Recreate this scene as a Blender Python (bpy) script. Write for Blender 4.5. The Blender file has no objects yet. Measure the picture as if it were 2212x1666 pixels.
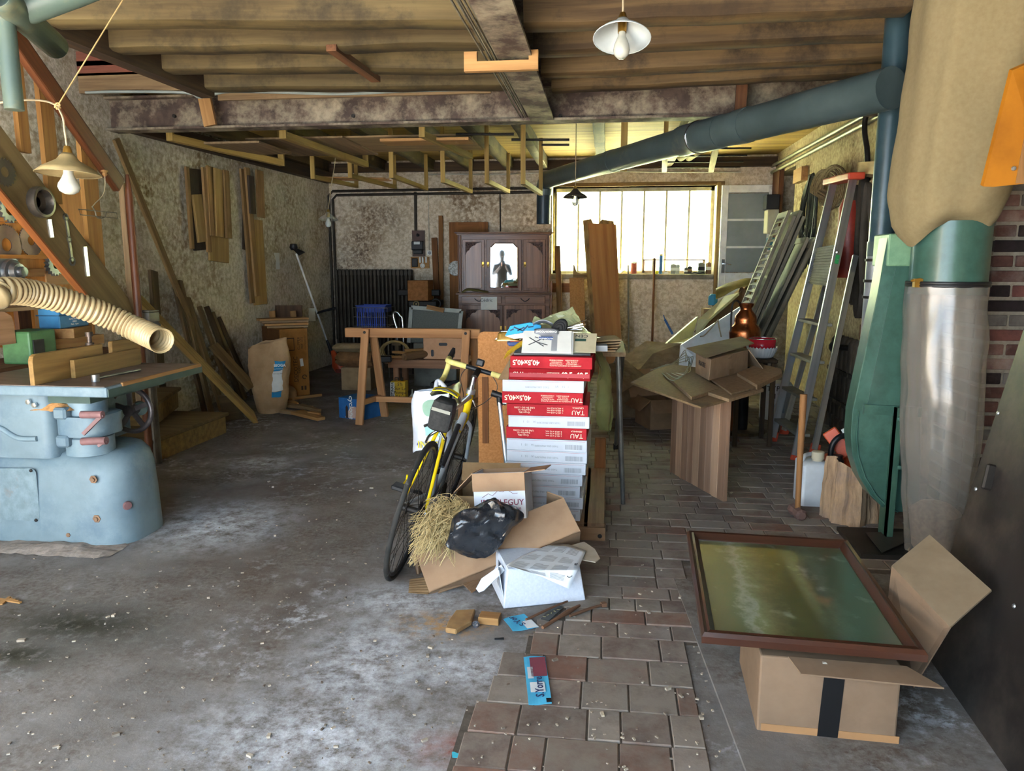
import bpy, bmesh, math, random
from mathutils import Vector, Matrix, noise
random.seed(11)
V = Vector
# ---------------------------------------------------------------- camera
W, H, FP = 2212, 1666, 1620.0
VX, VY = 1310.0, 570.0            # where the room's depth axis vanishes in the photograph
CAM = V((0, 0, 1.45))
_y = V((VX-W/2, -(VY-H/2), FP)).normalized()
_z = V((0, _y.z, -_y.y)).normalized()
_x = _y.cross(_z)
if _x.x < 0: _x = -_x
def ray(px, py):
    c = V((px-W/2, -(py-H/2), FP))
    return V((_x.dot(c), _y.dot(c), _z.dot(c)))
def onz(px, py, z=0.0):
    d = ray(px, py); return CAM+d*((z-CAM.z)/d.z)
def ony(px, py, Y):
    d = ray(px, py); return CAM+d*(Y/d.y)
def onx(px, py, X):
    d = ray(px, py); return CAM+d*(X/d.x)
sc = bpy.context.scene
C = sc.collection
cd = bpy.data.cameras.new('camera'); cam = bpy.data.objects.new('camera', cd); C.objects.link(cam)
cd.sensor_width = 36; cd.lens = FP/W*36; cd.clip_start = .02
cam.matrix_world = Matrix(((_x.x, _x.y, -_x.z, CAM.x), (_y.x, _y.y, -_y.z, CAM.y), (_z.x, _z.y, -_z.z, CAM.z), (0, 0, 0, 1)))
sc.camera = cam
# ---------------------------------------------------------------- light: open sky, sun on the garden, daylight portals
wd = bpy.data.worlds.new('sky'); sc.world = wd; wd.use_nodes = True
bg = wd.node_tree.nodes['Background']; bg.inputs[0].default_value = (.60, .80, 1.0, 1); bg.inputs[1].default_value = 2.3
sl = bpy.data.lights.new('sun', 'SUN'); sl.energy = 190; sl.angle = .02; sl.color = (1, .96, .88)
so = bpy.data.objects.new('sun', sl); C.objects.link(so)
so.rotation_euler = V((-.42, .32, -1)).to_track_quat('-Z', 'Y').to_euler()
YF, YB, XR = -.6, 10.6, 2.2
def XL(y): return -4.15+(y-6.1)*.0444
WIN = (ony(1192, 500, YB).x, ony(1545, 500, YB).x, ony(1300, 592, YB).z, ony(1300, 403, YB).z)   # x0,x1,z0,z1
DOOR = (-4.2, .45, 2.72)
def portal(loc, rx, sx, sy):
    l = bpy.data.lights.new('daylight_portal', 'AREA'); l.shape = 'RECTANGLE'; l.size = sx; l.size_y = sy
    l.cycles.is_portal = True
    o = bpy.data.objects.new('daylight_portal', l); C.objects.link(o); o.location = loc; o.rotation_euler = (rx, 0, 0)
portal(((DOOR[0]+DOOR[1])/2, YF-.13, DOOR[2]/2), math.pi/2, DOOR[1]-DOOR[0], DOOR[2])
portal(((WIN[0]+WIN[1])/2, YB+.4, (WIN[2]+WIN[3])/2), -math.pi/2, WIN[1]-WIN[0], WIN[3]-WIN[2])
sc.view_settings.view_transform = 'Standard'; sc.view_settings.look = 'None'
sc.view_settings.gamma = 1; sc.view_settings.use_curve_mapping = False
sc.view_settings.exposure = 2.6
sc.cycles.max_bounces = 10; sc.cycles.diffuse_bounces = 6; sc.cycles.transparent_max_bounces = 16
# ---------------------------------------------------------------- materials
def lin(c):
    if isinstance(c, str): c = tuple(int(c[i:i+2], 16) for i in (0, 2, 4))
    r = []
    for v in c[:3]:
        v /= 255
        r.append(v/12.92 if v <= .04045 else ((v+.055)/1.055)**2.4)
    return (*r, 1)
MATS = {}
def mat(name, c1, c2=None, scale=6, stretch=(1, 1, 1), rough=.8, metal=0, bump=.15, c3=None, dirt=.45, dscale=1.6, lo=.35, hi=.65,
        spec=.4, vary=.12, alpha=1, trans=0, ior=1.45, detail=6, coat=0, bdist=.004):
    if name in MATS: return MATS[name]
    m = bpy.data.materials.new(name); MATS[name] = m; m.use_nodes = True
    nt = m.node_tree; N = nt.nodes; L = nt.links; b = N['Principled BSDF']
    b.inputs['Roughness'].default_value = rough; b.inputs['Metallic'].default_value = metal
    b.inputs['Specular IOR Level'].default_value = spec; b.inputs['Alpha'].default_value = alpha
    b.inputs['Transmission Weight'].default_value = trans; b.inputs['IOR'].default_value = ior
    if coat: b.inputs['Coat Weight'].default_value = coat; b.inputs['Coat Roughness'].default_value = .15
    if c2 is None: c2 = tuple(x*.82 for x in (tuple(int(c1[i:i+2], 16) for i in (0, 2, 4)) if isinstance(c1, str) else c1))
    at = N.new('ShaderNodeAttribute'); at.attribute_name = 'lc'
    mp = N.new('ShaderNodeMapping'); mp.inputs['Scale'].default_value = [s*scale for s in stretch]
    L.new(at.outputs['Vector'], mp.inputs[0])
    n = N.new('ShaderNodeTexNoise'); n.inputs['Scale'].default_value = 1; n.inputs['Detail'].default_value = detail; n.inputs['Roughness'].default_value = .62
    L.new(mp.outputs[0], n.inputs['Vector'])
    r = N.new('ShaderNodeValToRGB'); r.color_ramp.elements[0].position = lo; r.color_ramp.elements[1].position = hi
    r.color_ramp.elements[0].color = lin(c2); r.color_ramp.elements[1].color = lin(c1)
    L.new(n.outputs['Fac'], r.inputs[0]); col = r.outputs[0]
    if c3 is not None:
        n2 = N.new('ShaderNodeTexNoise'); n2.inputs['Scale'].default_value = dscale; n2.inputs['Detail'].default_value = 9; n2.inputs['Roughness'].default_value = .7
        L.new(at.outputs['Vector'], n2.inputs['Vector'])
        r2 = N.new('ShaderNodeValToRGB'); r2.color_ramp.elements[0].position = 1-dirt-.06; r2.color_ramp.elements[1].position = 1-dirt+.12
        L.new(n2.outputs['Fac'], r2.inputs[0])
        mx = N.new('ShaderNodeMix'); mx.data_type = 'RGBA'; L.new(r2.outputs[0], mx.inputs[0]); L.new(col, mx.inputs[6]); mx.inputs[7].default_value = lin(c3); col = mx.outputs[2]
    if vary:
        oi = N.new('ShaderNodeObjectInfo'); mr = N.new('ShaderNodeMapRange'); mr.inputs[3].default_value = 1-vary; mr.inputs[4].default_value = 1+vary
        L.new(oi.outputs['Random'], mr.inputs[0])
        hv = N.new('ShaderNodeHueSaturation'); L.new(mr.outputs[0], hv.inputs['Value']); L.new(col, hv.inputs['Color']); col = hv.outputs[0]
    L.new(col, b.inputs['Base Color'])
    if bump:
        bp = N.new('ShaderNodeBump'); bp.inputs['Strength'].default_value = bump; bp.inputs['Distance'].default_value = bdist
        L.new(n.outputs['Fac'], bp.inputs['Height']); L.new(bp.outputs[0], b.inputs['Normal'])
    return m
def wood(name, c1, c2, c3=None, dirt=.4, scale=5, rough=.75, bump=.25, coat=0, vary=.14, **k):
    return mat(name, c1, c2, scale=scale, stretch=(.22, 4.5, 4.5), rough=rough, bump=bump, c3=c3, dirt=dirt, dscale=2.2, coat=coat, vary=vary, **k)
def flat(name, c, rough=.6, metal=0, **k): return mat(name, c, tuple(x*.9 for x in lin_s(c)), rough=rough, metal=metal, bump=0, vary=k.pop('vary', .03), **k)
def lin_s(c): return tuple(int(c[i:i+2], 16) for i in (0, 2, 4)) if isinstance(c, str) else c
def card(name, c1, c2=None, c3=None, **k): return mat(name, c1, c2, scale=7, stretch=(1, 1, 1), rough=.9, bump=.05, c3=c3, spec=.15, vary=.05, **k)
# ---------------------------------------------------------------- mesh builder
Z = V((0, 0, 1))
def frame(d, up=Z):
    d = V(d).normalized(); up = V(up)
    s = up.cross(d)
    if s.length < 1e-4: s = V((1, 0, 0)).cross(d) if abs(d.x) < .9 else V((0, 1, 0)).cross(d)
    s.normalize(); u = d.cross(s).normalized()
    return d, s, u
class MB:
    def __init__(s): s.v = []; s.f = []; s.lc = []
    def add(s, vs, fs, lcs=None, off=None):
        o = len(s.v); s.v += [V(v) for v in vs]; s.f += [tuple(i+o for i in f) for f in fs]
        if off is None: off = V((random.uniform(0, 40), random.uniform(0, 40), random.uniform(0, 40)))
        s.lc += [V(l)+off for l in (lcs if lcs is not None else vs)]
        return s
    def hexa(s, c8, lcs=None):
        return s.add(c8, [(0, 3, 2, 1), (4, 5, 6, 7), (0, 1, 5, 4), (1, 2, 6, 5), (2, 3, 7, 6), (3, 0, 4, 7)], lcs)
    def box(s, c, size, R=None):
        c = V(c); h = [x/2 for x in size]; R = R or Matrix.Identity(3)
        l = [V((sx*h[0], sy*h[1], sz*h[2])) for sz in (-1, 1) for sx, sy in ((-1, -1), (1, -1), (1, 1), (-1, 1))]
        k = max(range(3), key=lambda i: size[i]); p = [k, (k+1) % 3, (k+2) % 3]
        return s.hexa([c+R @ v for v in l], [V((v[p[0]], v[p[1]], v[p[2]])) for v in l])
    def bb(s, a, b):
        a, b = V(a), V(b); return s.box((a+b)/2, [abs(x) for x in (b-a)])
    def bar(s, p0, p1, w, h, up=Z, w1=None, h1=None):
        # board from p0 to p1: w sideways, h along "up"
        p0, p1 = V(p0), V(p1); d, sd, u = frame(p1-p0, up); L = (p1-p0).length
        w1 = w if w1 is None else w1; h1 = h if h1 is None else h1
        vs, ls = [], []
        for q, x, ww, hh in ((p0, 0, w, h), (p1, L, w1, h1)):
            for a, b in ((-1, -1), (1, -1), (1, 1), (-1, 1)):
                vs.append(q+sd*(a*ww/2)+u*(b*hh/2)); ls.append(V((x, a*ww/2, b*hh/2)))
        return s.hexa(vs, ls)
    def tube(s, pts, r, n=8, cap=True, closed=False):
        pts = [V(p) for p in pts]; m = len(pts); rs = r if isinstance(r, (list, tuple)) else [r]*m
        vs, ls, fs = [], [], []; up = None; x = 0
        for i, p in enumerate(pts):
            a = pts[i-1] if (i or closed) else p; b = pts[(i+1) % m] if (i < m-1 or closed) else p
            d = (b-a)
            if d.length < 1e-9: d = V((0, 0, 1))
            d.normalize()
            if up is None: up = Z if abs(d.z) < .9 else V((0, 1, 0))
            sd = up.cross(d)
            if sd.length < 1e-4: sd = V((1, 0, 0)).cross(d)
            sd.normalize(); up = d.cross(sd).normalized()
            if i: x += (p-pts[i-1]).length
            for k in range(n):
                t = 2*math.pi*k/n; q = sd*(math.cos(t)*rs[i])+up*(math.sin(t)*rs[i])
                vs.append(p+q); ls.append(V((x, math.cos(t)*rs[i], math.sin(t)*rs[i])))
        for i in range(m if closed else m-1):
            j = (i+1) % m
            for k in range(n): fs.append((i*n+k, i*n+(k+1) % n, j*n+(k+1) % n, j*n+k))
        if cap and not closed: fs += [tuple(range(n))[::-1], tuple((m-1)*n+k for k in range(n))]
        return s.add(vs, fs, ls)
    def cyl(s, p0, p1, r, r1=None, n=14, cap=True): return s.tube([p0, p1], [r, r if r1 is None else r1], n, cap)
    def lathe(s, prof, o=(0, 0, 0), ax=Z, n=24, up=None):
        o = V(o); d, sd, u = frame(ax, up or (Z if abs(V(ax).normalized().z) < .9 else V((0, 1, 0)))); vs, fs = [], []; m = len(prof); ls = []
        for r, z in prof:
            for k in range(n):
                t = 2*math.pi*k/n; vs.append(o+d*z+sd*(r*math.cos(t))+u*(r*math.sin(t))); ls.append(V((z, r*math.cos(t), r*math.sin(t))))
        for i in range(m-1):
            for k in range(n): fs.append((i*n+k, i*n+(k+1) % n, (i+1)*n+(k+1) % n, (i+1)*n+k))
        if prof[0][0] > 1e-5: fs.append(tuple(range(n))[::-1])
        if prof[-1][0] > 1e-5: fs.append(tuple((m-1)*n+k for k in range(n)))
        return s.add(vs, fs, ls)
    def open_lathe(s, prof, o=(0, 0, 0), ax=Z, n=24):
        k = len(s.f); s.lathe(prof, o, ax, n); s.f = [f for f in s.f[:k]]+[f for f in s.f[k:] if len(f) == 4]; return s
    def prism(s, poly, o, ux, uy, t):
        # polygon in the plane (o, ux, uy), thickness t along ux x uy
        o, ux, uy = V(o), V(ux).normalized(), V(uy).normalized(); n = ux.cross(uy).normalized(); m = len(poly)
        vs = [o+ux*a+uy*b for a, b in poly]+[o+ux*a+uy*b+n*t for a, b in poly]
        ls = [V((a, b, 0)) for a, b in poly]+[V((a, b, t)) for a, b in poly]
        return s.add(vs, [tuple(range(m))[::-1], tuple(range(m, 2*m))]+[(i, (i+1) % m, m+(i+1) % m, m+i) for i in range(m)], ls)
    def plate(s, pts, t, toward=None):
        # flat polygon given by world points, thickened by t (away from "toward")
        pts = [V(p) for p in pts]; n = (pts[1]-pts[0]).cross(pts[2]-pts[0]).normalized()
        if toward is not None and n.dot(V(toward)-pts[0]) > 0: n = -n
        m = len(pts); ux = max((pts[(i+1) % m]-pts[i] for i in range(m)), key=lambda e: e.length).normalized(); uy = n.cross(ux)
        b = [p+n*t for p in pts]; L = lambda p: V(((p-pts[0]).dot(ux), (p-pts[0]).dot(uy), (p-pts[0]).dot(n)))
        return s.add(pts+b, [tuple(range(m))[::-1], tuple(range(m, 2*m))]+[(i, (i+1) % m, m+(i+1) % m, m+i) for i in range(m)], [L(p) for p in pts+b])
    def grid(s, fn, nu, nv, wrapu=False):
        vs = [fn(i/(nu if wrapu else nu-1), j/(nv-1)) for j in range(nv) for i in range(nu)]
        fs = []
        for j in range(nv-1):
            for i in range(nu if wrapu else nu-1):
                k = (i+1) % nu; fs.append((j*nu+i, j*nu+k, (j+1)*nu+k, (j+1)*nu+i))
        return s.add(vs, fs)
    def jit(s, amp, freq=3, i0=0):
        for i in range(i0, len(s.v)):
            s.v[i] = s.v[i]+noise.noise_vector(s.v[i]*freq+V((5.2, 1.3, 9.1)))*amp
        return s
ORG = {}
def mk(name, mb, m, parent=None, label=None, cat=None, group=None, kind=None, smooth=None, bevel=0, solid=0, org=None, sub=0, bseg=1):
    if parent is not None: o0 = ORG[parent.name]
    elif org is not None: o0 = V(org)
    else:
        xs = [v.x for v in mb.v]; ys = [v.y for v in mb.v]; zs = [v.z for v in mb.v]
        o0 = V(((min(xs)+max(xs))/2, (min(ys)+max(ys))/2, min(zs)))
    me = bpy.data.meshes.new(name); me.from_pydata([v-o0 for v in mb.v], [], mb.f)
    a = me.attributes.new('lc', 'FLOAT_VECTOR', 'POINT'); a.data.foreach_set('vector', [c for l in mb.lc for c in l])
    bm = bmesh.new(); bm.from_mesh(me); bmesh.ops.recalc_face_normals(bm, faces=bm.faces); bm.to_mesh(me); bm.free()
    if smooth is not None:
        me.polygons.foreach_set('use_smooth', [True]*len(me.polygons)); me.set_sharp_from_angle(angle=math.radians(smooth))
    me.materials.append(m)
    o = bpy.data.objects.new(name, me); C.objects.link(o)
    if parent is not None: o.parent = parent
    else: o.location = o0
    ORG[o.name] = o0
    tag(o, label, cat, group, kind)
    if solid: q = o.modifiers.new('solid', 'SOLIDIFY'); q.thickness = solid; q.offset = 0
    if bevel: q = o.modifiers.new('bevel', 'BEVEL'); q.width = bevel; q.segments = bseg; q.limit_method = 'ANGLE'
    if sub: q = o.modifiers.new('sub', 'SUBSURF'); q.levels = sub; q.render_levels = sub
    return o
def tag(o, label=None, cat=None, group=None, kind=None):
    for k, v in (('label', label), ('category', cat), ('group', group), ('kind', kind)):
        if v: o[k] = v
    return o
def thing(name, loc, label=None, cat=None, group=None, kind=None):
    o = bpy.data.objects.new(name, None); C.objects.link(o); o.location = loc; o.empty_display_size = .1
    ORG[o.name] = V(loc); return tag(o, label, cat, group, kind)
def copy_tree(o, parent=None):
    c = o.copy(); C.objects.link(c); c.parent = parent; ORG[c.name] = ORG[o.name]
    for ch in list(o.children): copy_tree(ch, c)
    return c
def place(o, loc, R=None):
    # move a thing built around the world origin
    M = (R or Matrix.Identity(3)).to_4x4(); M.translation = V(loc); o.matrix_world = M; return o
def text(s, o, ux, uy, size, m, parent, name='lettering', ax='CENTER', ay='CENTER', ext=.0004, bold=0):
    cu = bpy.data.curves.new(name, 'FONT'); cu.body = s; cu.size = size; cu.align_x = ax; cu.align_y = ay; cu.extrude = ext; cu.offset = bold; cu.resolution_u = 2
    t = bpy.data.objects.new('tmp', cu); me = bpy.data.meshes.new_from_object(t); bpy.data.objects.remove(t); bpy.data.curves.remove(cu)
    ux, uy = V(ux).normalized(), V(uy).normalized(); n = ux.cross(uy)
    M = Matrix(((ux.x, uy.x, n.x, 0), (ux.y, uy.y, n.y, 0), (ux.z, uy.z, n.z, 0), (0, 0, 0, 1))); M.translation = V(o)-ORG[parent.name]
    me.transform(M); me.materials.clear(); me.materials.append(m); me.name = name
    ob = bpy.data.objects.new(name, me); C.objects.link(ob); ob.parent = parent; ORG[ob.name] = ORG[parent.name]
    return ob
def rotz(a): return Matrix.Rotation(a, 3, 'Z')
def basis(ux, uy): ux, uy = V(ux).normalized(), V(uy).normalized(); n = ux.cross(uy).normalized(); uy = n.cross(ux); return Matrix((ux, uy, n)).transposed()
def catmull(pts, k=6):
    pts = [V(p) for p in pts]; P = [pts[0]*2-pts[1]]+pts+[pts[-1]*2-pts[-2]]; out = []
    for i in range(1, len(P)-2):
        for j in range(k):
            t = j/k; a, b, c, d = P[i-1:i+3]
            out.append(.5*((2*b)+(c-a)*t+(2*a-5*b+4*c-d)*t*t+(3*b-a-3*c+d)*t**3))
    return out+[pts[-1]]
# ---------------------------------------------------------------- shared materials
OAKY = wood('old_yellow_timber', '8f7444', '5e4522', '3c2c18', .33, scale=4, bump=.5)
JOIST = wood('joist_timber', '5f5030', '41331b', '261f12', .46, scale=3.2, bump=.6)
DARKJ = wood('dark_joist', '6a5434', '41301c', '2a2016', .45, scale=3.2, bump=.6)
PINE = wood('pine', 'a67c4a', '865e34', '6e5132', .25)
PINEG = wood('grey_pine', '8f7654', '6b543a', '53422e', .35)
BROWN = wood('brown_wood', '6e4628', '472a17', '33200f', .3)
DKWOOD = wood('dark_wood', '46341f', '2c2016', '221a12', .35)
ORANGEW = wood('orange_pine', 'd08a3e', 'b06c28', '9a5c26', .2, rough=.5)
PLY = wood('plywood', 'c49a68', 'a67c4c', '8d683f', .25, scale=3)
STEEL = mat('rusty_steel', '5d4c42', '43362f', scale=9, rough=.75, metal=.25, c3='a2947c', dirt=.49, dscale=3.2, bump=.3)
DKMET = mat('dark_metal', '2e2a27', '1e1b19', rough=.55, metal=.5, c3='4a3a2e', dirt=.35, bump=.1)
BLACK = flat('black_plastic', '18181a', rough=.45)
RUBBER = mat('black_rubber', '1d1d1e', '101011', rough=.75, bump=.1)
ALU = mat('aluminium', 'c4c8cc', 'a8acb0', scale=4, stretch=(.1, 8, 8), rough=.36, metal=.9, bump=.04)
CHROME = flat('chrome', 'd8dade', rough=.18, metal=1)
BRASS = mat('brass', 'c69c4a', '9a7432', rough=.35, metal=.9, bump=.05)
KRAFT = card('kraft_card', '876a50', '785d45', '6c523c', dirt=.3)
KRAFTL = card('light_card', '967a60', '8a6e56', '7c624b', dirt=.3)
KRAFTD = card('dusty_card', '8d7456', '7a6246', '5e4a34', dirt=.4)
WHITEC = card('white_card', 'c2c7cf', 'b8bdc5', 'a5a29a', dirt=.25)
REDC = card('red_card', 'a92a31', '962229', 'b0504e', dirt=.3)
PAPER = card('paper', 'd6d6d0', 'cbcbc6')
INK = flat('ink', '26262a', rough=.8)
GREYINK = flat('grey_ink', '8f9296', rough=.8)
CREAMINK = flat('cream_ink', 'efdcc2', rough=.8)
BLUEINK = flat('blue_print', '1f7fb0', rough=.6)
CORDM = mat('dusty_cord', 'a89878', '86755a', rough=.9, bump=.1)
# ================================================================ the room
def wallmat(name, c1, c2, c3, c4, d3=.45, d4=.42):
    m = bpy.data.materials.new(name); m.use_nodes = True; nt = m.node_tree; N = nt.nodes; L = nt.links; b = N['Principled BSDF']
    b.inputs['Roughness'].default_value = .95; b.inputs['Specular IOR Level'].default_value = .1
    tc = N.new('ShaderNodeNewGeometry')
    def nz(scale, det=8, ro=.65):
        n = N.new('ShaderNodeTexNoise'); n.inputs['Scale'].default_value = scale; n.inputs['Detail'].default_value = det; n.inputs['Roughness'].default_value = ro
        L.new(tc.outputs['Position'], n.inputs['Vector']); return n.outputs['Fac']
    def ramp(f, a, z):
        r = N.new('ShaderNodeMapRange'); r.inputs[1].default_value = a; r.inputs[2].default_value = z; L.new(f, r.inputs[0]); return r.outputs[0]
    def mix(f, a, c):
        x = N.new('ShaderNodeMix'); x.data_type = 'RGBA'; L.new(f, x.inputs[0])
        (L.new(a, x.inputs[6]) if not isinstance(a, str) else setattr(x.inputs[6], 'default_value', lin(a)))
        x.inputs[7].default_value = lin(c); return x.outputs[2]
    fine = nz(26, 5, .6)
    col = mix(ramp(fine, .42, .6), c1, c2)
    mul = N.new('ShaderNodeMath'); mul.operation = 'MULTIPLY'; L.new(ramp(nz(1.1), 1-d3-.08, 1-d3+.14), mul.inputs[0]); L.new(ramp(nz(17, 5), .40, .58), mul.inputs[1])
    col = mix(mul.outputs[0], col, c3)
    mul2 = N.new('ShaderNodeMath'); mul2.operation = 'MULTIPLY'; L.new(ramp(nz(.9, 7), 1-d4-.04, 1-d4+.12), mul2.inputs[0]); L.new(ramp(nz(34, 4), .35, .6), mul2.inputs[1])
    col = mix(mul2.outputs[0], col, c4)
    L.new(col, b.inputs['Base Color'])
    bp = N.new('ShaderNodeBump'); bp.inputs['Strength'].default_value = .7; bp.inputs['Distance'].default_value = .012; L.new(fine, bp.inputs['Height']); L.new(bp.outputs[0], b.inputs['Normal'])
    return m
PLASTER = wallmat('mouldy_roughcast', 'd0c6b2', 'b3a890', '7a6444', '54453a', .50, .42)
PLASTERB = wallmat('stained_plaster', 'd2c4ae', 'b5a48c', '806a52', '5e4c40', .46, .42)
PLASTERR = wallmat('right_plaster', 'b8a886', '9a896c', '66523a', '483a2c', .48, .44)
CEILZ, ZR = 2.86, 2.93
def wall_y(name, y0, y1, x0, x1, z1, holes, m):
    mb = MB(); xs = sorted({x0, x1, *[h[0] for h in holes], *[h[1] for h in holes]}); zs = sorted({0, z1, *[h[2] for h in holes], *[h[3] for h in holes]})
    for a, b in zip(xs, xs[1:]):
        for c, d in zip(zs, zs[1:]):
            cx, cz = (a+b)/2, (c+d)/2
            if not any(h[0] < cx < h[1] and h[2] < cz < h[3] for h in holes): mb.bb((a, y0, c), (b, y1, d))
    return mk(name, mb, m, kind='structure')
TOPZ = 3.9
wall_y('wall_back', YB, YB+.35, -4.4, XR+1.8, TOPZ, [(WIN[0], WIN[1], WIN[2], WIN[3])], PLASTERB)
wall_y('wall_front', YF-.25, YF, -4.9, XR+.3, TOPZ, [(DOOR[0], DOOR[1], 0, DOOR[2])], PLASTER)
mb = MB(); mb.hexa([(XL(YF), YF-.25, 0), (XL(YB)-.0, YB, 0), (XL(YB)-.3, YB+.3, 0), (XL(YF)-.3, YF-.25, 0), (XL(YF), YF-.25, TOPZ), (XL(YB), YB, TOPZ), (XL(YB)-.3, YB+.3, TOPZ), (XL(YF)-.3, YF-.25, TOPZ)])
mk('wall_left', mb, PLASTER, kind='structure')
mb = MB(); mb.bb((XR, YF-.25, 0), (XR+.3, YB-1.1, TOPZ)); mb.bb((XR, YB-1.1, 2.6), (XR+.3, YB, TOPZ)); mk('wall_right', mb, PLASTERR, kind='structure')
mb = MB(); mb.bb((-5.2, YF-.25, TOPZ), (XR+1.9, YB+.35, TOPZ+.1)); mk('sun_block_slab', mb, PLASTERR, kind='structure')  # unseen slab added overhead to stop sun leaking past the ceiling boards
# small side passage past the open white door in the right corner
PALEW = mat('pale_limewash', 'c9c6ba', 'b6b2a4', scale=3, rough=.95, bump=.1)
mb = MB(); mb.bb((XR+1.7, YB-1.6, 0), (XR+1.8, YB, TOPZ)); mb.bb((XR+.3, YB-1.7, 0), (XR+1.8, YB-1.6, TOPZ)); mk('wall_passage', mb, PALEW, kind='structure')
# floor -------------------------------------------------------------
def floormat():
    m = bpy.data.materials.new('worn_concrete'); m.use_nodes = True; nt = m.node_tree; N = nt.nodes; L = nt.links; b = N['Principled BSDF']
    tc = N.new('ShaderNodeNewGeometry'); b.inputs['Specular IOR Level'].default_value = .25
    def nz(scale, det=8, ro=.65):
        n = N.new('ShaderNodeTexNoise'); n.inputs['Scale'].default_value = scale; n.inputs['Detail'].default_value = det; n.inputs['Roughness'].default_value = ro
        L.new(tc.outputs['Position'], n.inputs['Vector']); return n.outputs['Fac']
    def rmp(f, a, z):
        r = N.new('ShaderNodeMapRange'); r.inputs[1].default_value = a; r.inputs[2].default_value = z; L.new(f, r.inputs[0]); return r.outputs[0]
    def op(o, a, c):
        x = N.new('ShaderNodeMath'); x.operation = o; x.use_clamp = True
        for i, q in enumerate((a, c)): (L.new(q, x.inputs[i]) if not isinstance(q, float) else setattr(x.inputs[i], 'default_value', q))
        return x.outputs[0]
    def mix(f, a, c):
        x = N.new('ShaderNodeMix'); x.data_type = 'RGBA'; L.new(f, x.inputs[0])
        (L.new(a, x.inputs[6]) if not isinstance(a, str) else setattr(x.inputs[6], 'default_value', lin(a)))
        x.inputs[7].default_value = lin(c); return x.outputs[2]
    def spot(px, py, rx, ry):
        # a stain of its own shape round a floor point
        c = onz(px, py); v = N.new('ShaderNodeVectorMath'); v.operation = 'SUBTRACT'; L.new(tc.outputs['Position'], v.inputs[0]); v.inputs[1].default_value = c
        w = N.new('ShaderNodeVectorMath'); w.operation = 'MULTIPLY'; L.new(v.outputs[0], w.inputs[0]); w.inputs[1].default_value = (1/rx, 1/ry, 0)
        l = N.new('ShaderNodeVectorMath'); l.operation = 'LENGTH'; L.new(w.outputs[0], l.inputs[0]); return rmp(l.outputs['Value'], 1.3, .1)
    fine = nz(42, 5)
    col = mix(rmp(nz(3.5), .35, .65), '6a6663', '7e7a77')
    col = mix(rmp(nz(.8, 6), .5, .66), col, '5c5048')
    col = mix(op('MULTIPLY', rmp(fine, .35, .62), rmp(nz(1.7), .42, .6)), col, '54493f')
    white = op('MULTIPLY', rmp(nz(14, 8, .75), .5, .62), rmp(nz(1.3, 6), .5, .68))
    sp = None
    for a in ((470, 1135, .42, .42), (700, 1600, .5, .3), (800, 1430, .3, .5), (1000, 1440, .32, .2), (880, 1300, .35, .2), (560, 1000, .3, .2)):
        s_ = spot(*a); sp = s_ if sp is None else op('MAXIMUM', sp, s_)
    white = op('MAXIMUM', op('MULTIPLY', white, .75), op('MULTIPLY', sp, rmp(nz(11, 9, .8), .40, .62)))
    col = mix(white, col, 'c6cad2')
    dk = spot(170, 1350, .5, .2); s2 = spot(40, 1415, .26, .14); dk = op('MULTIPLY', op('MAXIMUM', dk, s2), rmp(nz(18, 8, .8), .3, .5))
    col = mix(dk, col, '2f2d22')
    col = mix(op('MULTIPLY', spot(990, 1620, .16, .1), rmp(nz(12), .35, .6)), col, '7c4534')
    sand = spot(960, 1350, .2, .12); s2 = spot(1210, 1370, .12, .1); col = mix(op('MULTIPLY', op('MAXIMUM', sand, s2), rmp(nz(24), .45, .6)), col, 'a98353')
    L.new(col, b.inputs['Base Color'])
    ro = N.new('ShaderNodeMapRange'); L.new(nz(2.2), ro.inputs[0]); ro.inputs[1].default_value = .35; ro.inputs[2].default_value = .65; ro.inputs[3].default_value = .62; ro.inputs[4].default_value = .95; L.new(ro.outputs[0], b.inputs['Roughness'])
    bp = N.new('ShaderNodeBump'); bp.inputs['Strength'].default_value = .6; bp.inputs['Distance'].default_value = .006; L.new(nz(16, 10, .75), bp.inputs['Height']); L.new(bp.outputs[0], b.inputs['Normal'])
    return m
CONC = floormat()
mb = MB(); mb.bb((-4.9, YF-.3, -.15), (XR+1.8, YB+.4, 0)); FLOOR = mk('floor', mb, CONC, kind='structure', org=(0, 0, 0))
BRK = [mat('paving_%d' % i, a, c, scale=9, rough=.9, bump=.5, c3=d, dirt=.55, dscale=3, vary=.12, bdist=.006) for i, (a, c, d) in enumerate((
    ('6a5a52', '584a43', '7d746c'), ('6e574d', '5c483f', '746a61'), ('645850', '514740', '7c736a'), ('735649', '624a40', '766b62')))]
BEDM = mat('brick_joint_dirt', '564e46', '443c34', scale=30, rough=1, bump=.4)
def bx0(y): return -.42 if y < 2.25 else (-.42+(y-2.25)*.31 if y < 3.1 else -.18)      # left edge of the paving
def bx1(y): return .33 if y < 2.75 else (.40 if y < 3.55 else XR-.02)
mb = MB(); 
for y0, y1 in ((1.75, 2.25), (2.25, 2.5), (2.5, 2.75), (2.75, 3.1), (3.1, 3.55), (3.55, YB)): mb.bb((bx0(y1-.001)-.01, y0, -.02), (bx1(y0), y1, .0015))
mk('paving_bed', mb, BEDM, FLOOR)
brick_me = {}
def brick_mesh(w, d, i):
    k = (round(w, 3), round(d, 3), i)
    if k not in brick_me:
        t = MB(); t.box((0, 0, 0), (w, d, .03)); o = mk('brick', t, BRK[i], org=(0, 0, 0), bevel=.004); brick_me[k] = o.data
        bpy.data.objects.remove(o)
    return brick_me[k]
rest = MB(); nb = 0; y = 1.78; row = 0
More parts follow.
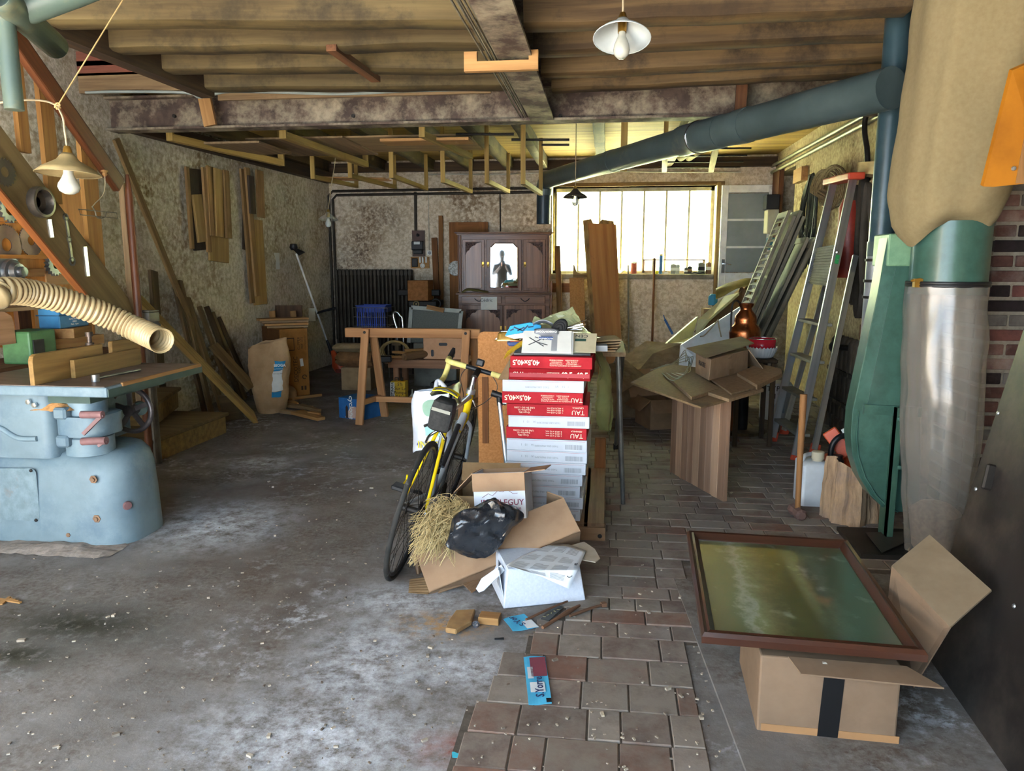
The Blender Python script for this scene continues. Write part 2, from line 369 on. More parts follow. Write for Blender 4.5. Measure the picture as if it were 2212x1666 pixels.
while y < YB-.1:
    d = .165 if y < 2.7 else .118; x = bx0(y)+random.uniform(0, .08)*(1 if row % 2 else .3); xe = bx1(y)
    while x < xe-.05:
        w = random.choice((.155, .165, .16, .105, .22)) if y < 2.7 else random.choice((.215, .22, .21, .11))
        w = min(w, xe-x)
        if w > .05:
            c = V((x+w/2, y+d/2, -.0075+random.uniform(-.002, .002)))
            hid = (y > 3.75 and x+w < .0 and y < 5.3) or (y > 3.1 and y < 3.8 and -.9 < x < -.1)
            if nb < 292 and not hid and y < 6.6 and (x < 1.55):
                o = bpy.data.objects.new('brick', brick_mesh(w-.005, d-.005, random.choice((0, 0, 1, 2, 3)))); C.objects.link(o); o.parent = FLOOR; o.location = c
                o.rotation_euler = (random.uniform(-.008, .008), random.uniform(-.008, .008), random.uniform(-.012, .012))
                q = o.modifiers.new('bevel', 'BEVEL'); q.width = .003; q.segments = 1; nb += 1
            else: rest.box(c, (w-.005, d-.005, .03), rotz(random.uniform(-.01, .01)))
        x += w
    y += d; row += 1
if rest.v: mk('brick_paving', rest, BRK[0], FLOOR, kind='stuff')
# raised concrete edge in the foreground right
mb = MB(); a, b_, c_ = onz(1500, 1395), onz(1618, 1690), onz(1455, 1255)
mb.add([c_+V((0, 0, .012)), b_+V((0, 0, .012)), (b_.x+1.6, b_.y, .012), (c_.x+1.4, c_.y, .012), c_, b_, (b_.x+1.6, b_.y, 0), (c_.x+1.4, c_.y, 0)], [(0, 1, 2, 3), (0, 4, 5, 1), (1, 5, 6, 2), (2, 6, 7, 3), (3, 7, 4, 0)])
mk('concrete_edge', mb, CONC, FLOOR)
# ceiling -----------------------------------------------------------
CEIL = thing('ceiling', (0, 0, 2.6), kind='structure')
YBEAM = 6.1
zb = ony(700, 275, YBEAM).z                      # underside of the cross girder
zj = 1.45+(onz(1500, 183, 2.75)-CAM).z*.9375      # underside of the near joists
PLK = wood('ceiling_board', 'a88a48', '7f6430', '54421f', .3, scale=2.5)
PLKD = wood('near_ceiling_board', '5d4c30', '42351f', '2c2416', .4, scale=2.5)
y = YBEAM+.1
zrp = ony(1230, 341, YB).z
while y < YB:
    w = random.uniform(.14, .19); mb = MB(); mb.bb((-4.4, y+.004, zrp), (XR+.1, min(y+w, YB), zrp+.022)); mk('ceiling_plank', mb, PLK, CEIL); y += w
x = -4.4
zfp = zj+.205
while x < XR+.1:
    w = .34; mb = MB()
    y0 = YF-.2 if x > -3.2 else 3.9
    y0 = YF-.2
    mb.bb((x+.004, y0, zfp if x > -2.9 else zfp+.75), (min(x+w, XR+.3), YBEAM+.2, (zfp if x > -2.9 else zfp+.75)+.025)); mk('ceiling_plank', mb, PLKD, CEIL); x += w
def joist(p0, p1, w, h, m, hang=0):
    p0, p1 = V(p0), V(p1); mb = MB(); n = 14; prof = [(-.5, 0), (-.32, -.06), (.32, -.06), (.5, .02), (.5, 1), (-.5, 1)]
    d, s, u = frame(p1-p0); vs, fs, ls = [], [], []
    for i in range(n+1):
        p = p0.lerp(p1, i/n)
        for a, b in prof:
            q = p+s*(a*w)+u*(b*h); q = q+noise.noise_vector(q*2.3)*.012; vs.append(q); ls.append(V(((p-p0).length, a*w, b*h)))
    k = len(prof)
    for i in range(n):
        for j in range(k): fs.append((i*k+j, i*k+(j+1) % k, (i+1)*k+(j+1) % k, (i+1)*k+j))
    fs += [tuple(range(k)), tuple(range(n*k, n*k+k))[::-1]]
    mb.add(vs, fs, ls); return mk('joist', mb, m, CEIL, smooth=50)
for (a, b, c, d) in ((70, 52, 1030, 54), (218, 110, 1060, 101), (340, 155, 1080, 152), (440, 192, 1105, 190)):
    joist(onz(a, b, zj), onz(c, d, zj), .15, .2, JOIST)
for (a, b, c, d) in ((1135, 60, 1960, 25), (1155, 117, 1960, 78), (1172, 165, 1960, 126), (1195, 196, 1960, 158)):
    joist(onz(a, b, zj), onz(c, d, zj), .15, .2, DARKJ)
# trimmer of the stair opening and its upper boarding
t0, t1 = onz(15, 42, zj-.05), onz(450, 212, zj-.05)
mb = MB(); mb.bar(t0+V((0, 0, .13)), t1+V((0, 0, .13)), .1, .26); mk('stair_trimmer', mb, DKWOOD, CEIL)
REDW = wood('reddish_boarding', '7d4a38', '5f3428', '4a3128', .3)
for i, (x0, y0, x1, y1) in enumerate(((140, 112, 280, 137), (150, 133, 300, 158), (140, 160, 400, 193))):
    mb = MB(); yy = 5.75; a = ony(x0, y0, yy); b = ony(x1+60, y1, yy); mb.bb((a.x, yy, b.z), (b.x, yy+.05, a.z)); mk('upper_board', mb, REDW if i < 2 else PINEG, CEIL)
mb = MB(); a, b = ony(131, 92, 5.7), ony(150, 165, 5.7); mb.bb((a.x, 5.7, b.z), (b.x, 5.76, a.z)); mk('upper_post', mb, REDW, CEIL)
# rear joists run towards the back wall
zjr = ony(1000, 367, YB).z
for a in ((819, 321, 924, 367, .1), (915, 320, 1008, 367, .1), (1023, 326, 1093, 372, .1), (1112, 310, 1168, 366, .1), (1232, 300, 1290, 366, .1), (1440, 300, 1432, 366, .1), (700, 330, 820, 367, .1), (560, 330, 700, 367, .1)):
    e = ony(a[2], zjr and a[3], YB); d = joist((e.x+.05, YBEAM+.12, zjr), (e.x+.05, YB, zjr), .11, zrp-zjr, JOIST)
# plate on the left wall under the joists
mb = MB(); p, q = V((XL(6.2)+.06, 6.25, zjr-.10)), V((XL(10.5)+.06, 10.5, zjr-.10)); mb.bar(p, q, .1, .14); mk('wall_plate', mb, DKWOOD, CEIL)
mb = MB(); mb.bb((XL(YB)+.02, YB-.09, zjr-.02), (XR, YB, zjr+.1)); mk('wall_plate', mb, DKWOOD, CEIL)
# steel girders -----------------------------------------------------
def ibeam(p0, p1, w, h, t):
    d, s, u = frame(V(p1)-V(p0)); mb = MB(); p0, p1 = V(p0), V(p1)
    mb.bar(p0+u*(t/2), p1+u*(t/2), w, t); mb.bar(p0+u*(h-t/2), p1+u*(h-t/2), w, t); mb.bar(p0+u*(h/2), p1+u*(h/2), t*.8, h-2*t); return mb
zt = ony(700, 200, YBEAM).z
a, b = ony(190, 277, YBEAM-.05), ony(1960, 262, YBEAM+.05)
g = thing('steel_girder', ((a.x+b.x)/2, YBEAM, zb), 'rusty steel girder with flaking pale paint crossing the whole ceiling', 'beam')
mb = ibeam((XL(6.1)+.005, YBEAM, zb), (XR-.005, YBEAM, zb), .16, zt-zb, .018); mk('girder_profile', mb, STEEL, g)
for px in (375, 762, 1210, 1600): mb = MB(); p = ony(px, 250, YBEAM-.03); mb.cyl(p+V((0, .03, 0)), p+V((0, .0, 0)), .014); mk('bolt', mb, DKMET, g)
c0, c1 = onz(1052, -60, zb), onz(1168, 266, zb); xc = .5*(c0.x+c1.x)
c0 = V((onz(1062, 0, zb).x, 1.2, zb)); c1 = V((onz(1172, 262, zb).x, YBEAM-.08, zb))
g2 = thing('steel_joist', ((c0.x+c1.x)/2, 3.6, zb), 'dark rusted steel joist running back to meet the long cross girder', 'beam')
w = onz(1193, 257, zb).x-onz(1146, 268, zb).x
mb = ibeam(c0, c1, w*.98, min(zt, zfp)-zb-.002, .018); mk('joist_profile', mb, STEEL, g2)
mb = MB()
for i in range(5): x = c0.x-w*.5-.02-i*.016; mb.tube([(x+random.uniform(-.004, .004), y, zb+.02+.006*(i % 2)) for y in (1.3, 2.5, 3.6, 4.7, YBEAM-.1)], .006, 6)
mk('cable', mb, mat('grey_cable', '7d7662', '5f5848', rough=.7), g2, smooth=60)
mb = MB()
for (px, py) in ((1320, 210), (1240, 130)): pass
p = onz(1085, 137, zb-.02); mb.prism([(-.2, 0), (.2, 0), (.2, .1), (.15, .1), (.15, .05), (-.13, .05), (-.13, .1), (-.2, .1)], p+V((0, -.02, -.05)), (1, 0, 0), (0, 0, 1), .04)
mk('notched_hanger', mb, PINE, label='notched pine board clamped under the dark steel joist', cat='board')
# little wooden props nailed along the girder
for nm, (x0, y0, x1, y1, w, Y), lab in (('wooden_prop', (442, 210, 455, 272, .1, 5.9), 'short slanting pine prop nailed across the girder near the stair trimmer'),
                                  ('wooden_prop', (1604, 165, 1597, 260, .08, 5.95), 'short brown prop standing before the girder above the blue duct')):
    mb = MB(); mb.bar(ony(x0, y0, Y), ony(x1, y1, Y), w, .03, up=(0, 1, 0)); mk(nm, mb, PINE if x0 < 900 else BROWN, label=lab, cat='prop')
mb = MB(); p, q = onz(715, 95, zj), onz(812, 165, zj); mb.bar(p+V((0, 0, -.02)), q+V((0, 0, -.02)), .06, .035); mk('loose_batten', mb, BROWN, label='loose dark batten lying slantwise under the near left joists', cat='batten')
mb = MB(); a, b = ony(470, 200, 5.85), ony(1060, 200, 5.85); mb.bb((a.x, 5.85, ony(470, 217, 5.85).z), (b.x, 5.88, a.z)); mk('nailed_batten', mb, PINEG, label='pale batten fixed along the top of the girder below the grey cable', cat='batten')
pts = [ony(x, y, 5.72) for x, y in ((185, 200), (260, 198), (400, 200), (430, 210), (465, 203), (500, 198), (620, 200), (740, 203), (870, 197), (1000, 194), (1090, 193))]
mb = MB(); mb.tube(catmull(pts, 4), .011, 8); mk('conduit', mb, flat('grey_conduit', '8f9690', rough=.6), label='grey flexible conduit clipped along the last near joist above the girder', cat='conduit', smooth=60)
# window --------------------------------------------------------------
wx0, wx1, wz0, wz1 = WIN
WIN1 = thing('window_1', ((wx0+wx1)/2, YB+.2, wz0), kind='structure')
CREAM = mat('cream_frame_paint', 'cfc6a2', 'b5a67e', scale=12, rough=.7, c3='8d7c50', dirt=.35)
mb = MB(); yw = YB+.22
for (a, b) in (((wx0, yw, wz1-.05), (wx1, yw+.05, wz1)), ((wx0, yw, wz0), (wx1, yw+.05, wz0+.04)), ((wx0, yw, wz0), (wx0+.045, yw+.05, wz1)), ((wx1-.045, yw, wz0), (wx1, yw+.05, wz1))): mb.bb(a, b)
mk('window_frame', mb, CREAM, WIN1)
mull = [ony(px, 500, yw).x for px in (1201, 1249, 1295, 1342, 1390, 1438, 1487)]
for x in mull:
    mb = MB(); mb.bb((x-.013, yw, wz0+.04), (x+.013, yw+.03, wz1-.05)); mk('mullion', mb, CREAM, WIN1)
pm = bpy.data.materials.new('dusty_glass'); pm.use_nodes = True; nt = pm.node_tree; N = nt.nodes; N.remove(N['Principled BSDF'])
tr = N.new('ShaderNodeBsdfTransparent'); tl = N.new('ShaderNodeBsdfTranslucent'); gl = N.new('ShaderNodeBsdfGlossy'); gl.inputs['Roughness'].default_value = .1; m1 = N.new('ShaderNodeMixShader'); m2 = N.new('ShaderNodeMixShader')
tl.inputs[0].default_value = (.9, .95, .85, 1); m1.inputs[0].default_value = .5; m2.inputs[0].default_value = .05
nt.links.new(tr.outputs[0], m1.inputs[1]); nt.links.new(tl.outputs[0], m1.inputs[2]); nt.links.new(m1.outputs[0], m2.inputs[1]); nt.links.new(gl.outputs[0], m2.inputs[2]); nt.links.new(m2.outputs[0], N['Material Output'].inputs[0])
xs = [wx0+.045]+mull+[wx1-.045]
for a, b in zip(xs, xs[1:]):
    mb = MB(); mb.bb((a+.012, yw+.012, wz0+.04), (b-.012, yw+.016, wz1-.05)); mk('pane', mb, pm, WIN1)
mb = MB(); a, b = ony(1388, 560, yw-.03), ony(1522, 592, yw-.03)
for p, q in (((a.x, a.z-.02), (b.x, a.z)), ((a.x, wz0+.02), (a.x+.03, a.z)), ((b.x-.03, wz0+.02), (b.x, a.z)), ((a.x, wz0+.02), (b.x, wz0+.045))): mb.bb((p[0], yw-.04, p[1]), (q[0], yw-.01, q[1]))
mk('vent_sash', mb, wood('flaking_sash', 'b89a80', '9c7a60'), WIN1)
STONE = mat('sill_stone', '9a917e', '7d745f', scale=14, rough=.95, c3='5e523e', dirt=.4, bump=.4)
mb = MB(); mb.bb((wx0, YB-.02, wz0-.07), (wx1, YB+.3, wz0)); mk('window_sill', mb, STONE, WIN1, bevel=.006)
mb = MB(); mb.bb((wx0-.05, YB-.012, wz1), (wx1+.1, YB+.3, wz1+.05)); mk('lintel', mb, OAKY, WIN1)
# garden behind, seen blown out through the glass
GRASS = mat('garden_grass', 'a9a886', '949470', scale=3, rough=.9)
mb = MB(); mb.bb((-14, YB+.36, -.2), (14, YB+14, -.12)); mk('garden_ground', mb, GRASS, kind='structure')
LEAF = mat('hedge_leaves', '93a06a', '6c7c48', scale=8, rough=.8, bump=.4)
for i, (x, y, r) in enumerate(((-3.2, 17, 1.9), (1.6, 18, 1.9), (6.4, 17.5, 1.7))):
    mb = MB(); mb.grid(lambda u, v: V((x, y, 1.2))+V((math.cos(u*6.283)*math.sin(v*3.14)*r, math.sin(u*6.283)*math.sin(v*3.14)*r, -math.cos(v*3.14)*r*.75)), 28, 16, True); mb.jit(.5, 1.4)
    mb.jit(.15, 6); mk('garden_bush', mb, LEAF, label='sunlit green bush in the garden beyond the back window', cat='bush', group='garden bushes', smooth=30)
mb = MB(); mb.bb((-9, YF-14, -.12), (9, YF-.3, -.03)); mk('yard_ground', mb, mat('yard_gravel', '37393c', '2e3033', scale=9, rough=.95), kind='structure')
# white glazed door standing open across the corner
WPAINT = mat('flaking_white_paint', 'dadad6', 'c6c6c2', scale=10, rough=.8, c3='77695a', dirt=.36, dscale=3)
dz1 = ony(1600, 400, YB-.1).z
D = thing('door_1', (ony(1600, 600, YB-.1).x, YB-.1, 0), kind='structure')
dx0, dx1 = ony(1556, 500, YB-.1).x, XR-.01; yd = YB-.12
zr = [ony(1600, y, yd).z for y in (416, 475, 534, 590)]
mb = MB(); mb.bb((dx0, yd, 0), (dx0+.085, yd+.045, dz1)); mb.bb((dx1-.085, yd, 0), (dx1, yd+.045, dz1)); [mb.bb((dx0+.085, yd, z0), (dx1-.085, yd+.045, z1)) for z0, z1 in ((zr[0], dz1), (0, .2), (zr[3]-.18, zr[3]))]; mk('door_frame', mb, WPAINT, D, bevel=.004)
mb = MB()
for z in zr[1:3]: mb.bb((dx0+.08, yd+.005, z-.014), (dx1-.08, yd+.04, z+.014))
mk('glazing_bar', mb, WPAINT, D)
GLASSD = mat('dusty_door_glass', '858d8a', '757c78', scale=2, rough=.35, bump=0, spec=.6)
for z0, z1 in ((zr[1], zr[0]), (zr[2], zr[1]), (zr[3], zr[2])):
    mb = MB(); mb.bb((dx0+.085, yd+.018, z0+.012), (dx1-.085, yd+.024, z1-.012)); mk('pane', mb, GLASSD, D)
mb = MB(); mb.bb((dx0+.085, yd+.012, .2), (dx1-.085, yd+.03, zr[3]-.17)); mk('lower_panel', mb, WPAINT, D)
p = ony(1557, 570, yd); mb = MB(); mb.bb(p+V((.01, -.008, -.12)), p+V((.05, 0, .06))); mb.tube([p+V((.03, 0, 0)), p+V((.03, -.05, 0)), p+V((.06, -.055, -.002)), p+V((.13, -.05, -.012))], .008, 8); mk('door_handle', mb, CHROME, D, smooth=40)
mb = MB(); mb.bb((dx0-.05, YB-.03, 0), (dx0-.005, YB+.02, dz1+.05)); mk('trim_1', mb, OAKY, kind='structure')
# ================================================================ left side: machine, stairs, timber
def onl(px, py, off=0.0):
    # pixel on the (slightly slanting) left wall, "off" metres in front of it
    n = V((1, -.0444, 0)); d = ray(px, py); p0 = V((XL(6.1)+off, 6.1, 0)); return CAM+d*((p0-CAM).dot(n)/d.dot(n))
# --- spindle moulder
MG = mat('blue_grey_machine_paint', '6f8087', '5f7078', scale=5, rough=.5, c3='4a6070', dirt=.46, dscale=2.2, bump=.05)
MGD = mat('dark_green_machine_paint', '3e5048', '2f3f39', scale=6, rough=.55, c3='6a6a58', dirt=.35)
MAUVE = mat('mauve_bakelite', '7d5a58', '5f4343', rough=.5)
TT = .86
tx1, ty0, ty1 = onz(229, 838, TT).x, onz(229, 838, TT).y, onz(452, 787, TT).y
MA = thing('spindle_moulder', (tx1-.35, 3.8, 0), 'blue-grey cast iron woodworking machine with a flat table', 'machine')
def rrect(x0, x1, y0, y1, r, n=5):
    pts = []
    for cx, cy, a0 in ((x1-r, y0+r, -90), (x1-r, y1-r, 0), (x0+r, y1-r, 90), (x0+r, y0+r, 180)):
        for i in range(n+1): a = math.radians(a0+90*i/n); pts.append((cx+r*math.cos(a), cy+r*math.sin(a)))
    return pts
def loft(mb, rings):
    n = len(rings[0]); vs = [p for r in rings for p in r]; fs = []
    for i in range(len(rings)-1):
        for k in range(n): fs.append((i*n+k, i*n+(k+1) % n, (i+1)*n+(k+1) % n, (i+1)*n+k))
    fs += [tuple(range(n))[::-1], tuple((len(rings)-1)*n+k for k in range(n))]
    return mb.add(vs, fs)
fy = 3.42; px1 = ony(268, 1165, fy).x
mb = MB(); loft(mb, [[(x, y, z) for x, y in rrect(-3.28, px1+g, fy-g, 3.86, .16)] for z, g in ((0, .012), (.04, .01), (.25, .0), (.38, -.01), (.44, -.03), (.475, -.07), (.48, -.1))])
ped = mk('pedestal', mb, MG, MA, smooth=40)
xb = ony(108, 930, fy).x
mb = MB(); loft(mb, [[(x, y, z) for x, y in rrect(-3.28, xb, fy+.0, 4.1, .05)] for z in (.46, .6, TT-.05)]); mk('upper_body', mb, MG, MA, smooth=40)
mb = MB(); q = ony(35, 990, fy-.004)
pts = [ony(x, y, fy-.004) for x, y in ((-40, 830+90), (0, 925), (25, 940), (45, 948), (80, 948))]
mb.tube(catmull(pts, 4), .014, 8); mk('cast_rib', mb, MG, MA, smooth=60)
cx, cy = ony(190, 920, fy+.12).x, fy+.13
mb = MB(); mb.lathe([(.115, .47), (.115, .56), (.095, .57), (.095, .83)], (cx, cy, 0), n=28); mk('column', mb, MG, MA, smooth=40)
mb = MB(); loft(mb, [[(x, y, z) for x, y in rrect(cx-.125, cx+.14, cy-.13, cy+.13, .09)] for z in (.575, .585, .66, .68)]); mk('clamp_collar', mb, MG, MA, smooth=40)
for z in (.67, .525): mb = MB(); mb.bb((cx-.09, cy-.145, z), (cx-.02, cy-.09, z+.06)); mk('clamp_lug', mb, MG, MA, bevel=.01)
mb = MB(); mb.bb((-3.26, fy+.02, .75), (cx+.1, 4.1, TT-.05)); mk('table_bracket', mb, MGD, MA)
p, q = ony(176, 896, fy-.03), ony(222, 896, fy-.03); mb = MB(); mb.cyl(p, q, .019, n=14); r = ony(180, 938, fy-.05); mb.bar(q, r, .018, .014, up=(0, 1, 0)); mk('clamp_lever', mb, MAUVE, MA, smooth=40)
p, q = ony(178, 954, fy-.03), ony(230, 952, fy-.03); mb = MB(); mb.cyl(p, q, .02, n=14); mb.bar(q, ony(212, 964, fy-.04), .014, .012, up=(0, 1, 0)); mk('clamp_lever', mb, MAUVE, MA, smooth=40)
mb = MB(); mb.bb((-3.28, ty0, TT-.05), (tx1, ty1, TT)); mk('table_casting', mb, MG, MA, bevel=.008, bseg=2)
mb = MB(); mb.bb((-3.27, ty0+.006, TT+.0005), (tx1-.012, ty1-.006, TT+.003)); mk('table_surface', mb, mat('worn_table_iron', '7e6c60', '63544a', scale=5, stretch=(.3, 3, 3), rough=.5, metal=.3, c3='94857a', dirt=.4, bump=.1), MA)
mb = MB(); mb.bb((tx1-.0005, ty0+.01, TT-.048), (tx1+.004, ty1-.005, TT-.012)); mk('edge_band', mb, MGD, MA)
mb = MB(); mb.bb((tx1-.006, ty0+.12, TT-.012), (tx1+.007, ty1-.02, TT+.006)); mk('edge_strip', mb, PINE, MA)
# handwheel
hc = ony(283, 886, 3.95); WH = MB(); WH.tube([hc+V((.125*math.cos(t), 0, .125*math.sin(t))) for t in [i*math.pi/16 for i in range(32)]], .015, 10, closed=True)
for i in range(5): t = i*2*math.pi/5+.35; WH.bar(hc, hc+V((.12*math.cos(t), 0, .12*math.sin(t))), .028, .012, up=(0, 1, 0))
WH.cyl(hc+V((0, -.03, 0)), hc+V((0, .1, 0)), .033); mk('handwheel', WH, mat('worn_handwheel', '6b6462', '4b4545', rough=.4, metal=.6), MA, smooth=50)
mb = MB(); mb.cyl(hc+V((0, .08, 0)), (cx, 3.99, hc.z), .04); mk('wheel_shaft', mb, MGD, MA, smooth=50)
# access plate, bolts, knob
mb = MB(); a = [ony(x, y, fy-.006) for x, y in ((-30, 1012), (66, 1012), (74, 1016), (77, 1022), (86, 1118), (84, 1126), (78, 1130), (-30, 1132))]; mb.plate(a, .006, toward=CAM); ap = mk('access_plate', mb, mat('rust_speckled_plate', '6c7c82', '5a6a70', scale=22, rough=.55, c3='6a5a52', dirt=.36, dscale=9), MA, bevel=.003)
for x, y in ((67, 1017), (78, 1124)): mb = MB(); p = ony(x, y, fy-.008); mb.lathe([(.009, 0), (.008, .004), (.0, .006)], p, (0, -1, 0), 10); mk('screw', mb, DKMET, ap, smooth=50)
for x, y in ((202, 1036), (209, 1121), (150, 1155)): mb = MB(); p = ony(x, y, fy-.002); mb.lathe([(.022, 0), (.022, .003), (.012, .004), (.012, .012), (.0, .013)], p, (0, -1, 0), 6); mk('bolt', mb, mat('rusty_bolt', '8a6a50', '5d4434', rough=.8), MA)
p = ony(262, 1087, fy+.1); mb = MB(); mb.cyl(p, p+V((.05, -.03, 0)), .006); mb.lathe([(.02, 0), (.024, .008), (.02, .018), (0, .02)], p+V((.05, -.03, 0)), (1, -.6, 0), 14); mk('knob', mb, MAUVE, MA, smooth=40)
for i, (x, y) in enumerate(((63, 868), (76, 875))): mb = MB(); p = ony(x, y, fy-.01); mb.lathe([(.014, 0), (.014, .012), (0, .013)], p, (0, -1, 0), 6); mk('bolt', mb, CHROME, MA)
# sawdust ledge
SAW = mat('sawdust', 'b98450', '9a6a3c', scale=60, rough=1, bump=.8)
mb = MB(); c = ony(120, 884, fy+.04); mb.grid(lambda u, v: c+V(((u-.5)*.22, (v-.5)*.09, .035*max(0, 1-((u-.5)*2)**2)*max(0, 1-((v-.5)*2)**2))), 14, 8); mb.jit(.008, 30); mk('sawdust_pile', mb, SAW, kind='stuff', label='orange sawdust heaped on the ledge of the machine', cat='sawdust')
mb = MB(); c = onz(120, 1180); mb.grid(lambda u, v: V((c.x+(u-.5)*.75, c.y-.03+(v-.5)*.2, .004+.02*max(0, 1-((u-.5)*2)**2)*max(0, 1-((v-.5)*2)**2))), 30, 8); mb.jit(.01, 18); mk('dust_heap', mb, mat('grey_dust', '8b8077', '766b62', scale=40, rough=1, bump=.6), kind='stuff', label='low ridge of grey dust along the foot of the machine', cat='dust')
# fences
FB = wood('fence_board', '94723f', '74562c', '5e4626', .3, rough=.55)
def fence(b0, b1, h, lab, t=.025, cut=0):
    b0, b1 = V(b0), V(b1); d = (b1-b0).normalized(); L = (b1-b0).length; mb = MB()
    poly = [(0, 0), (L, 0), (L, h), (cut, h), (cut*.3, h-cut*.3), (0, h-cut)] if cut else [(0, 0), (L, 0), (L, h), (0, h)]
    mb.prism(poly, b0, d, Z, t); return mk('fence_board', mb, FB, label=lab, cat='fence board', bevel=.002)
fx = -2.78; zt_ = TT+.0035
fence((fx, ty0+.0, zt_), (fx, ty0+.52, zt_), .15, 'rounded wooden fence board standing at the front of the machine table', cut=.03)
fence((fx+.035, ty0+.24, zt_), (fx+.035, ty0+.80, zt_), .095, 'low dark fence board lying against the two taller ones on the table')
fence((fx, ty0+.6, zt_), (fx, ty1-.01, zt_), .155, 'plain wooden fence board at the far end of the machine table', cut=.012)
mb = MB(); p, q = onz(206, 818, TT+.02), onz(302, 799, TT+.012); mb.cyl(p+V((0, 0, -.0155)), p+V((0, 0, .02)), .02); mb.cyl(p, q, .008); mk('spindle_key', mb, mat('tool_steel', '8c8a88', '605e5c', rough=.35, metal=.8), label='steel bar with a round head lying on the machine table', cat='tool', smooth=40)
p = onz(175, 800, TT); p = V((-2.86, ty0+.56, TT+.0035)); mb = MB(); mb.lathe([(.04, 0), (.04, .11), (.055, .115), (.055, .13), (.022, .135), (.022, .15), (.012, .152), (.012, .185), (.02, .186), (.02, .21), (0, .211)], p, Z, 16); mk('cutter_spindle', mb, mat('spindle_steel', '7b6a5e', '4e433c', rough=.45, metal=.7), label='vertical steel cutter spindle with a nut between the fence boards', cat='spindle', smooth=35)
# --- flexible hose
HOSE = mat('beige_hose', '9f8d69', '8f7c58', rough=.35, bump=0, spec=.5); 
hp = [ony(x, y, Y) for x, y, Y in ((-90, 640, 2.75), (0, 629, 2.85), (60, 632, 2.98), (125, 646, 3.1), (192, 668, 3.2), (240, 686, 3.27), (285, 707, 3.3), (322, 724, 3.28), (350, 737, 3.22))]
hp = [V((XL(2.4)+.09, 2.4, 1.75)), V((-3.6, 2.5, 1.5))]+hp; cp = catmull(hp, 14); fine_, rs = [], []
for i in range(len(cp)-1):
    for k in range(3): fine_.append(cp[i].lerp(cp[i+1], k/3))
L_ = 0; rr = []
for i, p in enumerate(fine_):
    if i: L_ += (p-fine_[i-1]).length
    rr.append(.055+.0042*math.sin(L_*2*math.pi/.0235))
HO = thing('flexible_hose', fine_[len(fine_)//2], 'ribbed beige extraction hose ending above the machine table', 'hose')
mb = MB(); mb.tube(fine_, rr, 20, cap=False); mk('hose_wall', mb, HOSE, HO, smooth=80, solid=.003)
L_ = 0; k_ = 0; mb = MB()
for i in range(1, len(fine_)):
    L_ += (fine_[i]-fine_[i-1]).length
    if L_ > k_*.0235+.0176:
        k_ += 1; d, s, u = frame(fine_[i]-fine_[i-1]); mb.tube([fine_[i]+s*(.0526*math.cos(t))+u*(.0526*math.sin(t)) for t in [j*math.pi/10 for j in range(20)]], .0022, 5, closed=True)
mk('hose_coil', mb, mat('hose_groove', '7a5c3a', '644a2e', rough=.6), HO, kind='stuff')
# --- stairs
ST = wood('stair_board', '6f5a36', '52401f', '8a6a3a', .25, scale=3)
RAIL = wood('rail_wood', '6e3f22', '4a2814', '351c0e', .3, rough=.5)
XS = -3.25
S = thing('staircase', (XS-.4, 5.0, 0), 'steep wooden staircase with plank balusters climbing along the left wall', 'staircase')
a, b, c, d = onx(-60, 190, XS), onx(278, 645, XS), onx(291, 690, XS), onx(-60, 335, XS); d2 = onx(192, 641, XS)
mb = MB(); mb.plate([a, d, d2+V((0, .02, -.02)), c, b], .045, toward=CAM); mk('stringer', mb, ST, S)
mb = MB(); e0, e1 = d, d2+V((0, .02, -.02)); mb.bar(e0+V((-.022, 0, -.004)), e1+V((-.022, 0, -.004)), .05, .012); mk('stringer_edging', mb, wood('orange_edge', 'a8652f', '83491f'), S)
mb = MB(); mb.bar(onx(-40, -20, XS+.02), onx(258, 402, XS+.02), .05, .115); mk('handrail', mb, RAIL, S, bevel=.012, bseg=2)
n0, n1 = onx(262, 376, XS), onx(290, 690, XS); mb = MB(); mb.tube([V((XS+.02, n1.y+.02, .0)), V((XS+.02, n1.y+.02, 1.9)), V((XS+.02, n1.y+.02, n0.z))], [.026, .026, .012], 14); mk('newel_post', mb, RAIL, S, smooth=50)
for x0, x1, y0, y1 in ((80, 108, 165, 440), (172, 203, 305, 585), (18, 40, 60, 330)):
    p = onx((x0+x1)/2, y0, XS-.02); q = onx((x0+x1)/2+(y1-y0)*.1, y1, XS-.02); w = abs(onx(x1, y0, XS-.02).y-onx(x0, y0, XS-.02).y); mb = MB(); mb.bb((XS-.045, p.y-w/2, q.z), (XS-.015, p.y+w/2, p.z)); mk('baluster', mb, wood('baluster_pine', '9a7038', '7a5226', '5f4020', .25), S)
mb = MB(); mb.bb((XS-.1, n1.y+.09, .3), (XS-.06, n1.y+.15, 2.0)); mk('back_batten', mb, PINEG, S)
STEPM = wood('step_board', '7c6232', '5c4622', '3f3018', .35)
